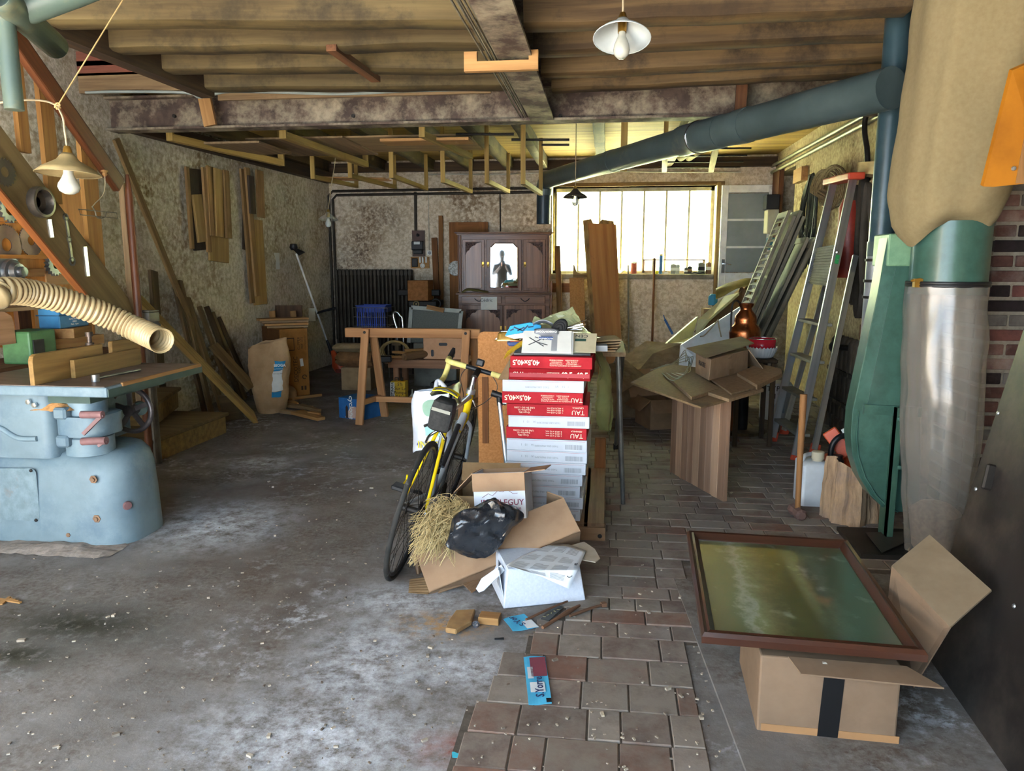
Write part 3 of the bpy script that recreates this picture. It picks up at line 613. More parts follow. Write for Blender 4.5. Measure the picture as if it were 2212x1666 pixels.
for z0, z1, p0, p1 in ((0, .18, onz(322, 1005), onz(489, 935)), (.18, .36, onz(333, 922, .18), onz(384, 880, .18))):
    x_ = (p0.x+p1.x)/2; y0, y1 = p0.y, max(p1.y, p0.y+.8)
    mb = MB(); mb.hexa([(XL(5)+.02, y0, z0), (p0.x, y0, z0), (p1.x, y1, z0), (XL(6)+.02, y1, z0), (XL(5)+.02, y0, z1-.03), (p0.x, y0, z1-.03), (p1.x, y1, z1-.03), (XL(6)+.02, y1, z1-.03)]); mk('riser', mb, STEPM, S)
    mb = MB(); mb.hexa([(XL(5)+.02, y0-.02, z1-.03), (p0.x+.025, y0-.02, z1-.03), (p1.x+.025, y1+.02, z1-.03), (XL(6)+.02, y1+.02, z1-.03), (XL(5)+.02, y0-.02, z1), (p0.x+.025, y0-.02, z1), (p1.x+.025, y1+.02, z1), (XL(6)+.02, y1+.02, z1)]); mk('tread', mb, ST, S, bevel=.006)
# things hung on the stringer
def gear(c, n, r0, r1, hole, t, teeth=0, ax=(1, 0, 0), m=None, lab='', name='saw_blade', cat='saw blade', depth=.92):
    c = V(c); d, s, u = frame(ax); N_ = max(teeth*2, 32); vs, fs = [], []
    for side in (0, t):
        for k in range(N_):
            a_ = 2*math.pi*k/N_; r = r1 if (not teeth or k % 2) else r1*depth; vs.append(c+d*side+s*(r*math.cos(a_))+u*(r*math.sin(a_)))
        for k in range(N_):
            a_ = 2*math.pi*k/N_; vs.append(c+d*side+s*(hole*math.cos(a_))+u*(hole*math.sin(a_)))
    for k in range(N_):
        j = (k+1) % N_; fs += [(k, j, N_+j, N_+k), (2*N_+k, 3*N_+k, 3*N_+j, 2*N_+j), (k, 2*N_+k, 2*N_+j, j), (N_+k, N_+j, 3*N_+j, 3*N_+k)]
    mb = MB(); mb.add(vs, fs); return mk(name, mb, m, label=lab, cat=cat)
BLADE = mat('purple_brown_blade', '6d5450', '54403e', rough=.35, metal=.6, bump=.05); GREYM = mat('milling_steel', '8f9294', '6a6c6e', rough=.3, metal=.85, bump=.05)
p = onx(10, 372, XS+.004); g_ = gear(p, 0, 0, .078, .028, .004, 20, m=mat('dark_blade', '4f4238', '3a302a', rough=.45, metal=.5), lab='dark coarse-toothed saw blade hung high on the stair stringer', depth=.84)
p = onx(80, 437, XS+.002); mb = MB(); mb.lathe([(.085, 0), (.088, .015), (.085, .05), (.07, .052), (.062, .03), (.06, .008), (.03, .006), (.028, .0)], p, (1, 0, 0), 32); mk('belt_pulley', mb, mat('oily_iron_ring', '6e655a', '49423a', rough=.35, metal=.7), label='thick iron ring pulley hung on the stair stringer', cat='pulley', smooth=40)
for (x0, y0, x1, y1, l) in ((106, 474, 112, 513, 'short bright planer knife on the stair stringer beside the spanner'), (183, 533, 190, 597, 'long bright planer knife below the spanner on the stair stringer')):
    p, q = onx(x0, y0, XS+.004), onx(x1, y1, XS+.004); mb = MB(); mb.bar(p, q, .008, .03, up=(0, 1, 0)); mk('planer_knife', mb, mat('bright_steel', 'e6e6ee', 'cfcfd8', rough=.22, metal=.9, bump=0), label=l, cat='knife')
p, q = onx(142, 469, XS+.006), onx(156, 565, XS+.006); m_ = p.lerp(q, .5); mb = MB(); mb.bar(p, q, .008, .02, up=(0, 1, 0))
for e, r in ((p, .017), (q, .022), (m_, .014)): mb.tube([e+V((0, r*math.cos(t), r*math.sin(t))) for t in [i*math.pi/8 for i in range(16)]], .006, 6, closed=True)
mk('ring_spanner', mb, mat('spanner_steel', '7d786c', '56524a', rough=.35, metal=.8), label='old ring spanner hanging on the stair stringer', cat='spanner', smooth=40)
# tool board below the stairs
XT = -3.68; T = thing('tool_board', onx(60, 640, XT), 'orange varnished pine board under the stairs carrying saw blades', 'board')
a, b = onx(-40, 380, XT), onx(175, 650, XT)
mb = MB(); mb.bb((XT-.03, a.y-.1, b.z-.25), (XT, b.y+.12, a.z)); mk('backing', mb, ORANGEW, T)
zs_ = onx(60, 555, XT).z; mb = MB(); mb.bb((XT, a.y, zs_-.012), (XT+.03, b.y, zs_+.012)); mk('ledge', mb, ORANGEW, T)
z2 = onx(20, 476, XT).z; mb = MB(); mb.bb((XT, a.y, z2-.012), (XT+.03, onx(45, 476, XT).y, z2+.012)); mk('ledge', mb, ORANGEW, T)
for x, y, r, hole, te, m_, l, nm in ((13, 529, .125, .04, 44, BLADE, 'large purplish saw blade on the orange tool board', 'saw_blade'), (66, 520, .1, .03, 40, BLADE, 'smaller purplish saw blade next to the large one on the tool board', 'saw_blade'),
                                (13, 452, .085, .038, 9, GREYM, 'thick grey toothed milling ring at the top of the tool board', 'milling_cutter'), (112, 572, .075, .028, 4, GREYM, 'four-winged grey milling cutter beside the pale plywood offcut', 'milling_cutter')):
    gear(onx(x, y, XT+.012), 0, 0, r, hole, .006 if te > 20 else .03, te, m=m_, lab=l, name=nm, cat='saw blade' if te > 20 else 'cutter', depth=.93 if te > 20 else .78)
p = onx(15, 587, XT+.006); mb = MB(); mb.lathe([(.1, 0), (.1, .02), (.075, .022), (.075, .05), (.055, .055), (.05, .09), (.03, .092), (.03, .12), (0, .121)], p, (1, 0, 0), 24); mk('cutter_block', mb, GREYM, label='polished stepped cutter block with a wooden plug on the tool board', cat='cutter', smooth=35)
p = onx(67, 589, XT+.006); mb = MB(); mb.bb(p+V((-.002, -.06, -.025)), p+V((.05, .06, .025))); mk('knife_gauge', mb, PINE, label='small wooden setting block fixed low on the tool board', cat='block', bevel=.004)
a, b = onx(97, 578, XT+.008), onx(152, 614, XT+.008); mb = MB(); mb.bb((XT+.001, a.y, b.z), (XT+.012, b.y, a.z)); mk('plywood_offcut', mb, PLY, label='pale plywood offcut standing on the tool board under a cutter', cat='offcut')
# bench and shelf under the stairs
SH = thing('under_stair_shelf', (-3.4, 4.35, 0), 'shelf of reused boards under the stairs behind the machine', 'shelf')
zs = onx(30, 664, -3.4).z
mb = MB(); mb.bb((XT+.01, 3.7, zs-.02), (-3.35, 4.75, zs)); mk('shelf_board', mb, PINEG, SH)
mb = MB(); q0, q1 = onx(-5, 668, -3.3), onx(42, 742, -3.3); poly = [(0, 0), (.34, 0), (.34, .12), (.325, .16), (.28, .185), (0, .185)]
mb.prism(poly, (-3.34, q1.y-.34, q1.z), (0, 1, 0), Z, .022); mk('rounded_panel', mb, wood('pink_ply', 'b48a66', '96704e'), SH, bevel=.003)
for x, w in ((62, .1), (110, .14)): p = onx(x, 700, -3.45); mb = MB(); mb.bb((-3.5, p.y-w/2, .0), (-3.47, p.y+w/2, zs-.02)); mk('upright', mb, BROWN if x < 100 else PINE, SH)
mb = MB(); mb.bb((XT+.02, 3.7, .84), (-3.3, 4.8, .88)); mk('bench_top', mb, BROWN, SH)
for y in (3.7, 4.7): mb = MB(); mb.bb((XT+.02, y, 0), (-3.6, y+.1, .84)); mk('bench_leg', mb, BROWN, SH)
mb = MB(); p, q = onx(68, 775, -3.24), onx(126, 775, -3.24); mb.bb((-3.42, p.y, .8805), (-3.24, q.y, 1.07)); 
GM = thing('bench_grinder', ((-3.33), (p.y+q.y)/2, .88), 'small green painted machine housing on the bench under the stairs', 'machine'); mk('housing', mb, mat('machine_green', '4f7a4a', '3a5c38', rough=.5), GM, bevel=.012, bseg=2)
mb = MB(); mb.bb((-3.239, p.y+.02, .9), (-3.232, p.y+.1, 1.02)); mk('dark_opening', mb, BLACK, GM)
BB = thing('blue_case', onx(155, 704, -3.3), 'blue machine case with a white printed emblem on the bench', 'case'); BLUEP = mat('case_blue', '2f6f96', '255b7e', rough=.45)
p, q = onx(126, 672, -3.28), onx(193, 703, -3.28); mb = MB(); mb.bb((-3.42, p.y, q.z), (-3.28, q.y, q.z+.17)); mk('case_body', mb, BLUEP, BB, bevel=.006)
mb = MB(); mb.bb((-3.43, p.y-.004, q.z+.075), (-3.276, q.y+.004, q.z+.082)); mk('lid_seam', mb, mat('case_blue_dark', '1d4a68', '183e58'), BB)
mb = MB(); c_ = V((-3.2795, (p.y+q.y)/2, q.z+.10)); mb.tube([c_+V((0, .028*math.cos(t), .028*math.sin(t))) for t in [i*math.pi/10 for i in range(20)]], .0015, 4, closed=True); mb.bar(c_+V((0, -.02, 0)), c_+V((0, .02, 0)), .002, .002); mb.bar(c_+V((0, 0, -.02)), c_+V((0, 0, .02)), .002, .002); mk('emblem', mb, PAPER, BB)
for i, s_ in enumerate(('AUTO-SERVICE', 'USINE', 'Paris - Lyon')): text(s_, c_+V((.0, 0, -.048-.016*i)), (0, 1, 0), Z, .014, PAPER, BB)
z0 = q.z
for i, (dx, L1, r) in enumerate(((0, .5, .1), (.03, .42, -.15), (.05, .3, .3))):
    mb = MB(); h = (z0-.881)/3-.0005; mb.box((-3.36, (p.y+q.y)/2-.03+dx, .8807+h*(i+.5)), (.2, L1, h-.001), rotz(r)); mk('wood_slab', mb, PINE if i else PINEG, label=('grey offcut slab at the bottom of the pile on the bench', 'square wooden slab in the middle of the pile on the bench', 'small slab on top of the pile carrying the blue case')[i], cat='slab')
p = onx(317, 690, -3.25); mb = MB(); mb.bb(p+V((-.05, -.06, -.015)), p+V((.06, .06, .05))); mb.bb(p+V((-.05, -.06, .055)), p+V((.06, .06, .063))); mb.lathe([(.06, 0), (.07, .03), (.05, .06)], p+V((.0, .04, -.075)), Z, 16); mb.bb((p.x-.03, p.y-.03, .88), (p.x+.03, p.y+.08, p.z-.06)); mb.cyl((p.x, p.y, 0), (p.x, p.y, .88), .03); mk('clamp_stand', mb, mat('grey_vice', '77736a', '57534b', rough=.5, metal=.4), label='grey metal vice head on a stand beside the newel post', cat='vice')
# --- pendant lamp with its cord and tie string
def pendant(name, loc, R_, tilt, shade_c, lab, clear=False, drop=.12, up=None, cord=None):
    loc = V(loc); t = thing(name, loc, lab, 'lamp'); ax = V(tilt).normalized()
    prof = [(.02, 0), (.03, -.012), (.35*R_, -.03), (R_*.8, -.062), (R_, -.085)]
    mb = MB(); mb.open_lathe(prof, loc, ax, 32); sh = mk('shade', mb, shade_c, t, smooth=60, solid=.002)
    mb = MB(); mb.tube([loc-ax*.085+frame(ax)[1]*(R_*math.cos(k))+frame(ax)[2]*(R_*math.sin(k)) for k in [j*math.pi/16 for j in range(32)]], .002, 6, closed=True); mk('shade_rim', mb, shade_c, sh, smooth=60)
    mb = MB(); mb.lathe([(.0, .03), (.012, .028), (.018, .01), (.02, -.005), (.018, -.06), (0, -.061)], loc, ax, 16); mk('lamp_holder', mb, BRASS, t, smooth=45)
    g = flat('opal_bulb', 'b4b2a4', rough=.2, coat=.3) if not clear else mat('clear_bulb', 'dfe0d8', 'd0d1c8', rough=.08, spec=.8, bump=0, trans=.6)
    mb = MB(); mb.lathe([(.014, -.05), (.016, -.075), (.022, -.09), (.031, -.115), (.034, -.135), (.03, -.155), (.018, -.168), (0, -.172)] if not up else up, loc, ax, 20); mk('bulb', mb, g, t, smooth=70)
    if cord: mb = MB(); mb.tube(catmull(cord, 5), .0045, 6); mk('cord', mb, CORDM, t, smooth=60)
    return t
ENB = mat('dusty_enamel', '8f7d56', '766442', rough=.6, c3='a09a86', dirt=.3); ENW = mat('white_enamel', 'b0b4b0', 'a0a4a0', rough=.35); ENK = mat('black_enamel', '3a332a', '2a251f', rough=.5)
Yl = 3.0; lp = ony(146, 331, Yl); kn = ony(124, 229, Yl)
t = pendant('pendant_lamp', lp, .124, (.02, .05, 1), ENB, 'dusty beige pendant lamp with opal bulb near the stairs', cord=[lp+V((0, 0, .028)), ony(140, 285, Yl), ony(136, 255, Yl), kn], up=[(.018, -.05), (.02, -.085), (.028, -.105), (.04, -.125), (.043, -.14), (.036, -.157), (.018, -.168), (0, -.17)])
mb = MB(); mb.tube(catmull([kn, ony(100, 219, Yl), ony(60, 216, Yl), ony(0, 222, Yl), ony(-40, 226, Yl)], 4), .0045, 6); mk('cord', mb, CORDM, t, smooth=60)
top = onz(275, -10, zfp-.0) ; mb = MB(); mb.tube([kn, ony(265, 0, Yl+.1), ony(330, -95, Yl+.15)], .003, 5); mk('tie_string', mb, mat('twine', 'b59a68', '94784a', rough=.95), t, smooth=60)
mb = MB()
for i in range(4): mb.tube([kn+V((.008*math.cos(k+i), .008*math.sin(k+i*2), .004*i-.006+.006*math.sin(k*2))) for k in [j*math.pi/6 for j in range(12)]], .003, 5, closed=True)
mk('knot', mb, MATS['twine'], t, kind='stuff')
# wire hook with a wooden toggle
Xh = XS+.06; mb = MB(); k0 = onx(226, 377, Xh); HK = thing('hanging_hook', onx(226, 470, Xh), 'cord with a wooden toggle and a bent wire hanger below the handrail', 'hook')
mb.lathe([(0, .03), (.02, .026), (.022, .018), (.012, .01), (.016, 0), (.008, -.012), (0, -.013)], k0, Z, 14); mk('toggle', mb, PINE, HK, smooth=50)
mb = MB(); mb.tube(catmull([k0, onx(227, 400, Xh), onx(222, 422, Xh), onx(205, 440, Xh), onx(199, 448, Xh)], 5), .003, 6); mk('cord', mb, CORDM, HK, smooth=60)
mb = MB(); w_ = [onx(x, y, Xh) for x, y in ((170, 452), (252, 460), (254, 472), (174, 464))]; mb.tube(w_, .003, 6, closed=True); mb.tube(catmull([onx(199, 446, Xh), onx(205, 456, Xh), onx(210, 470, Xh), onx(225, 470, Xh), onx(230, 458, Xh)], 4), .004, 6); mk('wire_hanger', mb, mat('grey_wire', '8a8474', '6a6456', rough=.4, metal=.6), HK, smooth=60)
# --- extraction duct top left
DUCT = mat('dusty_green_duct', '525e50', '43524c', scale=3, rough=.45, c3='736a4a', dirt=.42, dscale=3)
Yd = 2.75; t = thing('extraction_pipe', ony(11, 240, Yd), 'dusty pale green extraction pipe with a hooded outlet above the stairs', 'pipe')
a, b = ony(10, 30, Yd), ony(13, 238, Yd); mb = MB(); mb.tube([(a.x, Yd, a.z), (a.x, Yd, b.z)], .034, 20); mk('vertical_pipe', mb, DUCT, t, smooth=40)
mb = MB(); c_ = V((a.x, Yd, a.z)); mb.tube([c_+V((-.09, -.02, .0)), c_+V((.06, .05, .04)), c_+V((.22, .1, .11)), c_+V((.5, .2, .25))], .062, 22); mk('branch_pipe', mb, DUCT, t, smooth=40)
mb = MB(); o_ = ony(8, 10, Yd-.07); mb.open_lathe([(.05, 0), (.052, .05), (.05, .5)], o_+V((.02, -.06, .02)), (-.3, 1, -.1), 22); mk('pipe_mouth', mb, DUCT, t, smooth=40, solid=.003)
# --- planks leaning in the corner
def plank(p0, p1, w, t, m, lab, up=(1, 0, 0), group=None, name='plank'):
    mb = MB(); mb.bar(p0, p1, t, w, up=up) if False else mb.bar(p0, p1, w, t, up=up); o = mk(name, mb, m, label=lab, cat='plank', group=group, bevel=.002); return o
OLDP = wood('old_plank', '7a623c', '5a4526', '45341e', .35); OLDD = wood('dark_old_plank', '574428', '3d2e1a', '2a2014', .4)
plank(onz(460, 880, .005)+V((0, 0, .375)), onl(250, 300, .06), .07, .03, OLDP, 'very long narrow plank standing on the steps, leaning on the wall')
plank(onz(551, 905, .02), onx(292, 640, -3.62)+V((-.02, 0, .02)), .21, .035, wood('yellow_board', '94783f', '75592c', '5e4626', .3), 'broad yellowish board leaning down from the stairs to the sack', up=(.75, .2, .65))
for i, (x0, y0, x1, y1, w, o0, o1, m, l) in enumerate((
    (330, 585, 345, 800, .13, .08, .22, OLDD, 'dark square post end standing against the roughcast wall'),
    (372, 593, 440, 850, .06, .06, .3, OLDD, 'dark narrow plank beside the very long one'),
    (388, 606, 455, 860, .07, .05, .34, OLDP, 'weathered plank second from the very long one'),
    (404, 643, 480, 870, .1, .05, .38, OLDP, 'wide weathered plank with a pale edge in the leaning bundle'),
    (430, 662, 505, 868, .06, .05, .32, OLDP, 'short brown plank at the middle of the leaning bundle'),
    (446, 662, 520, 862, .07, .05, .3, OLDD, 'dark short plank near the end of the leaning bundle'),
    (458, 675, 530, 858, .06, .05, .26, OLDP, 'short pale plank near the end of the leaning bundle'),
    (472, 686, 545, 852, .05, .05, .2, OLDD, 'last and shortest plank of the leaning bundle'))):
    p1 = onl(x0, y0, o0); q = onl(x1, y1, o1); p0 = V((q.x, q.y, .015)); plank(p0, p1, w, .03, m, l, up=(1, .1, 0))
plank(onz(545, 838, .25), onl(460, 745, .35), .13, .025, OLDP, 'short notched board lying across the leaning planks', up=(.8, -.2, .6))
plank(onz(440, 800, .5), onl(300, 655, .12), .14, .03, wood('grey_green_board', '6f6240', '50462a', '3b331e', .35), 'grey-green board sloping behind the machine table', up=(.7, .2, .7))
mb = MB(); p = onz(505, 915); mb.prism([(0, 0), (.2, 0), (.12, .22), (0, .26)], p+V((-.12, .05, 0)), (.6, .8, 0), (-.3, .2, .95), .02); mk('board_offcut', mb, OLDD, label='dark triangular offcut propped beside the lowest step', cat='offcut')
# ================================================================ back of the workshop
def yb(px, py, off=0.0): return ony(px, py, YB-off)
# --- cast iron radiator
RADM = mat('dark_iron_radiator', '4a4136', '332c24', rough=.6, metal=.3, c3='5c4e3e', dirt=.35)
ra, rb_ = yb(723, 582, .18), yb(890, 582, .18)
RD = thing('radiator', ((ra.x+rb_.x)/2, YB-.16, 0), 'tall dark cast iron radiator against the back wall', 'radiator')
nr = 20; dx = (rb_.x-ra.x)/nr; ztop = ra.z
proto = None
for i in range(nr):
    if proto is None:
        mb = MB(); x = ra.x+dx/2
        for y in (YB-.2, YB-.1): mb.tube([(x, y, .14), (x, y, .2), (x, y, ztop-.06), (x, y, ztop)], [.012, dx*.36, dx*.36, .012], 8)
        mb.bar((x, YB-.22, ztop-.05), (x, YB-.08, ztop-.05), dx*.7, .07); mb.bar((x, YB-.22, .2), (x, YB-.08, .2), dx*.7, .07); mb.bb((x-dx*.5, YB-.17, ztop-.07), (x+dx*.5, YB-.13, ztop-.03)); mb.bb((x-dx*.5, YB-.17, .18), (x+dx*.5, YB-.13, .22))
        proto = mk('rib', mb, RADM, RD, smooth=50)
    else: o = proto.copy(); C.objects.link(o); o.location = (dx*i, 0, 0)
for i in (0, nr-1): mb = MB(); x = ra.x+dx*(i+.5); mb.bb((x-.015, YB-.2, 0), (x+.015, YB-.1, .15)); mk('foot', mb, RADM, RD)
# --- pipes on the back wall
def pipe(name, pts, r, m, lab, cat='pipe', k=0): mb = MB(); mb.tube(catmull(pts, k) if k else pts, r, 10); return mk(name, mb, m, label=lab, cat=cat, smooth=50)
PIPEM = mat('dark_heating_pipe', '3d342a', '2a241d', rough=.6, metal=.3)
for off, l in ((0, 'upper dark heating pipe bending down beside the radiator'), (.055, 'lower dark heating pipe running under the other to the radiator')):
    zt_p = yb(900, 411, .06).z-off; xl = yb(713, 500, .06).x+off
    pipe('heating_pipe', [(xl, YB-.06, .2+off*3), (xl, YB-.06, zt_p-.06), (xl+.06, YB-.06, zt_p), (yb(1160, 410, .06).x, YB-.06, zt_p+.01)], .018, PIPEM, l)
pipe('riser_conduit', [yb(897, 415, .03), yb(898, 499, .03)], .02, PIPEM, 'dark conduit dropping to the electric meter board')
pipe('wall_cable', [yb(1080, 418, .02), yb(1081, 500, .02)], .009, PIPEM, 'thin dark cable running down the wall above the dresser')
pipe('wall_cable', [yb(925, 412, .02), yb(926, 470, .02), yb(927, 541, .02)], .005, mat('white_cable', 'bcb6a6', 'a39d8c'), 'thin white cable running down to the wall socket')
zc_ = ony(1300, 378, YB-.12).z
pipe('ceiling_cable', [ony(x, y, YB-.14) for x, y in ((920, 378), (960, 376), (1060, 377), (1160, 374), (1300, 370), (1450, 372), (1600, 372))], .009, mat('white_cable', 'bcb6a6'), 'pale cable strung under the plate along the back wall', k=3)
# --- meter board and sockets
BAK = mat('brown_bakelite_board', '4e342a', '3a251d', rough=.5)
t = thing('meter_board', yb(904, 553, .03), 'brown board carrying a black electricity meter', 'meter board'); a, b = yb(890, 498, .03), yb(918, 554, .03)
mb = MB(); mb.bb((a.x, YB-.035, b.z), (b.x, YB, a.z)); mk('board', mb, BAK, t)
a, b = yb(889, 521, .1), yb(915, 541, .1); mb = MB(); mb.bb((a.x, YB-.13, b.z), (b.x, YB-.035, a.z)); mm = mk('meter', mb, BLACK, t, bevel=.015, bseg=2)
a, b = yb(894, 522, .13), yb(907, 528, .13); mb = MB(); mb.bb((a.x, YB-.134, b.z), (b.x, YB-.129, a.z)); mk('dial_window', mb, PAPER, mm)
a, b = yb(892, 540, .1), yb(912, 549, .1); mb = MB(); mb.bb((a.x, YB-.1, b.z), (b.x, YB-.035, a.z)); mk('terminal_cover', mb, BLACK, mm, bevel=.008)
p = yb(903, 508, .036); mb = MB(); mb.lathe([(.022, 0), (.022, .02), (.01, .03), (0, .031)], p, (0, -1, 0), 12); mk('cable_gland', mb, BLACK, t, smooth=50)
t = thing('socket_board', yb(907, 580, .03), 'small varnished board with a black plug, fuses and a round socket', 'socket board'); a, b = yb(887, 555, .03), yb(927, 580, .03)
mb = MB(); mb.bb((a.x, YB-.03, b.z), (b.x, YB, a.z)); mk('board', mb, PINE, t)
a, b = yb(889, 558, .06), yb(902, 577, .06); mb = MB(); mb.bb((a.x, YB-.07, b.z), (b.x, YB-.03, a.z)); mk('plug', mb, BLACK, t, bevel=.01, bseg=2)
for x in (907, 913, 920): a, b = yb(x-2, 555, .05), yb(x+2, 568, .05); mb = MB(); mb.bb((a.x, YB-.05, b.z), (b.x, YB-.03, a.z)); mk('fuse', mb, PAPER, t, bevel=.004)
mb = MB(); mb.lathe([(.034, 0), (.034, .012), (.024, .014), (.02, .006), (0, .006)], yb(913, 574, .03), (0, -1, 0), 20); mk('round_socket', mb, PAPER, t, smooth=40)
t = thing('wall_socket', yb(928, 552, .02), 'square white wall socket beside the meter board', 'socket'); a, b = yb(922, 541, .02), yb(934, 552, .02)
mb = MB(); mb.bb((a.x, YB-.02, b.z), (b.x, YB, a.z)); mk('plate', mb, PAPER, t, bevel=.003); mb = MB(); mb.lathe([(.022, 0), (.02, .004), (.015, .001), (0, .001)], ((a.x+b.x)/2, YB-.0205, (a.z+b.z)/2), (0, -1, 0), 16); mk('socket_ring', mb, GREYINK, t, smooth=40)
# --- planks standing against the back wall
def standing(px0, py0, px1, y0, w, t_, m, lab, yt=.05, name='plank', zb0=.0):
    p1 = yb(px0, py0, yt); q = ony(px1, 700, y0); p0 = V((q.x, y0, zb0+.003)); mb = MB(); mb.bar(p0, p1, w, t_, up=(0, 1, 0)); return mk(name, mb, m, label=lab, cat='plank', bevel=.002)
RUSTP = wood('red_brown_plank', '80542e', '60391c', '472a16', .3)
standing(938, 514, 949, YB-.45, .08, .03, RUSTP, 'shorter red-brown plank beside the sockets')
standing(952, 466, 953, YB-.2, .06, .03, wood('tan_plank', '94693a', '744e28'), 'taller tan plank beside the sockets')
a, b = yb(969, 480, .12), yb(1054, 640, .12); t = thing('old_shutter_door', ((a.x+b.x)/2, YB-.1, 0), 'brown wooden panel door standing behind the dresser', 'door')
mb = MB(); mb.bb((a.x, YB-.1, .0), (a.x+.13, YB-.06, a.z)); mb.bb((b.x-.13, YB-.1, 0), (b.x, YB-.06, a.z)); mb.bb((a.x+.13, YB-.1, a.z-.14), (b.x-.13, YB-.06, a.z)); mb.bb((a.x+.13, YB-.1, 0), (b.x-.13, YB-.06, .2)); DRW = wood('door_brown', '8a5a2c', '6a3f1c', '52300f', .3); mk('door_frame', mb, DRW, t, kind='stuff')
mb = MB(); mb.bb((a.x+.12, YB-.085, .18), (b.x-.12, YB-.07, a.z-.12)); mk('door_panel', mb, DRW, t)
mb = MB(); p = ony(984, 580, YB-.14); mb.lathe([(.105, 0), (.1, .01), (.06, .012), (0, .014)], p, (0, -1, .1), 28); mk('patterned_plate', mb, mat('silvery_plate', 'c6c6bf', '8e8a80', scale=40, rough=.4, lo=.45, hi=.55), label='silvery patterned plate propped against the brown panel door', cat='plate', smooth=40)
# --- carved dresser
OAK = wood('dresser_oak', '84593e', '5e3d28', '482e1e', .3, rough=.45, coat=.15); OAKP = wood('dresser_panel', '8f6042', '6f472e', '593722', .3, rough=.4, coat=.2); CARV = mat('dark_carving', '5a4038', '34231e', scale=45, rough=.5, bump=.8, lo=.4, hi=.6, bdist=.012)
YC = 9.85; dv = ray(1088, 571); ca = math.atan2(dv.x, dv.y); kc = (ony(1188, 600, YC).x-ony(989, 600, YC).x)/199
def zc(py): return ony(1088, py, YC).z
def xc_(px): return (px-1088.5)*kc
cb0 = ony(1088.5, 700, YC)
DR = thing('dresser', (0, 0, 0), 'carved dark oak dresser with a mirrored centre door and two drawers', 'dresser')
def cbox(nm, x0, x1, p0, p1, y0, y1, m, par=DR, bevel=.004, smooth=None): mb = MB(); mb.bb((xc_(x0), y0, zc(p1)), (xc_(x1), y1, zc(p0))); return mk(nm, mb, m, par, bevel=bevel)
Z0 = 0
mb = MB(); mb.bb((xc_(991), .02, 0), (xc_(1187), .48, zc(637))); mk('lower_carcass', mb, OAK, DR)
mb = MB(); mb.bb((xc_(992), .14, zc(633)), (xc_(1186), .44, zc(507))); mk('upper_carcass', mb, OAK, DR)
mb = MB(); mb.bb((xc_(985), -.03, zc(637)), (xc_(1193), .5, zc(633))); mk('counter_top', mb, OAK, DR, bevel=.008, bseg=2)
mb = MB()
for i, (g, p0, p1) in enumerate(((3, 507, 504), (6, 504, 502.5), (8, 502.5, 501))): mb.bb((xc_(990-g), .12-g*.004, zc(p0)), (xc_(1188+g), .46, zc(p1)))
mk('cornice', mb, OAK, DR, bevel=.003)
for x0, x1 in ((989, 992), (994, 997), (1180, 1183), (1185, 1188)): mb = MB(); mb.cyl((xc_((x0+x1)/2), .13, zc(631)), (xc_((x0+x1)/2), .13, zc(508)), .011, n=10); mk('pilaster', mb, OAK, DR, smooth=50)
for x in (1194,):
    mb = MB(); mb.lathe([(.012, 0), (.02, .05), (.012, .1), (.022, .16), (.012, .22), (.02, .3), (.012, .36), (.018, .45), (.01, .5)], (xc_(1191), .05, zc(690)), Z, 12); mk('turned_post', mb, OAK, DR, smooth=60)
def carved_corner(par, x, z, sx, w, h, y):
    # quarter bracket with carved rosettes in the corner of a panel
    mb = MB(); n = 7; poly = [(0, 0), (w, 0)]
    for i in range(n+1): a_ = i/n; poly.append((w*(1-a_)**1.4*.95, -h*(a_**1.4)-.002))
    mb.prism([(sx*px_, pz_) for px_, pz_ in poly], (x, y, z), (1, 0, 0), (0, 0, 1), .010)
    return mk('carved_bracket', mb, CARV, par)
    
def rosette(par, x, z, r, y):
    mb = MB(); mb.lathe([(r, 0), (r*.9, .008), (r*.5, .006), (r*.3, .012), (0, .013)], (x, y, z), (0, -1, 0), 8); mk('carved_rosette', mb, CARV, par, smooth=60)
def udoor(x0, x1, px0, px1, left):
    d = cbox('door', x0, x1, 517, 629, .11, .14, OAK); f = cbox('door_panel', px0, px1, 522, 623, .1, .112, OAKP, d)
    xx, sx = (xc_(px0), 1) if left else (xc_(px1), -1); w = abs(xc_(px1)-xc_(px0)); carved_corner(d, xx, zc(523), sx, w*.95, .17, .1)
    for u, v_ in ((.2, .035), (.55, .025), (.18, .09)): rosette(d, xx+sx*w*u, zc(523)-v_, .018, .089)
    return d
d1 = udoor(1000, 1047, 1006, 1041, True); d3 = udoor(1130, 1178, 1137, 1172, False)
d2 = cbox('mirror_door', 1051, 1127, 517, 629, .11, .14, OAK)
MIR = mat('mirror_glass', 'f2f2ee', 'eaeae6', rough=.02, metal=1, bump=0, vary=0)
x0, x1, z0, z1 = xc_(1059), xc_(1119), zc(622), zc(525); c_ = .05
mb = MB(); mb.prism([(x0, z0), (x1, z0), (x1, z1-c_*1.1), (x1-c_*.3, z1-c_), (x1-c_, z1-c_*.3), (x1-c_*1.3, z1), (x0+c_*1.3, z1), (x0+c_, z1-c_*.3), (x0+c_*.3, z1-c_), (x0, z1-c_*1.1)], (0, .108, 0), (1, 0, 0), Z, .004); mk('mirror', mb, MIR, d2)
mb = MB(); fr = [V((px_, .104, pz_)) for px_, pz_ in [(x0, z0), (x1, z0), (x1, z1-c_*1.1), (x1-c_*.3, z1-c_), (x1-c_, z1-c_*.3), (x1-c_*1.3, z1), (x0+c_*1.3, z1), (x0+c_, z1-c_*.3), (x0+c_*.3, z1-c_), (x0, z1-c_*1.1)]]; mb.tube(fr, .008, 8, closed=True); mk('mirror_moulding', mb, OAK, d2, smooth=60)
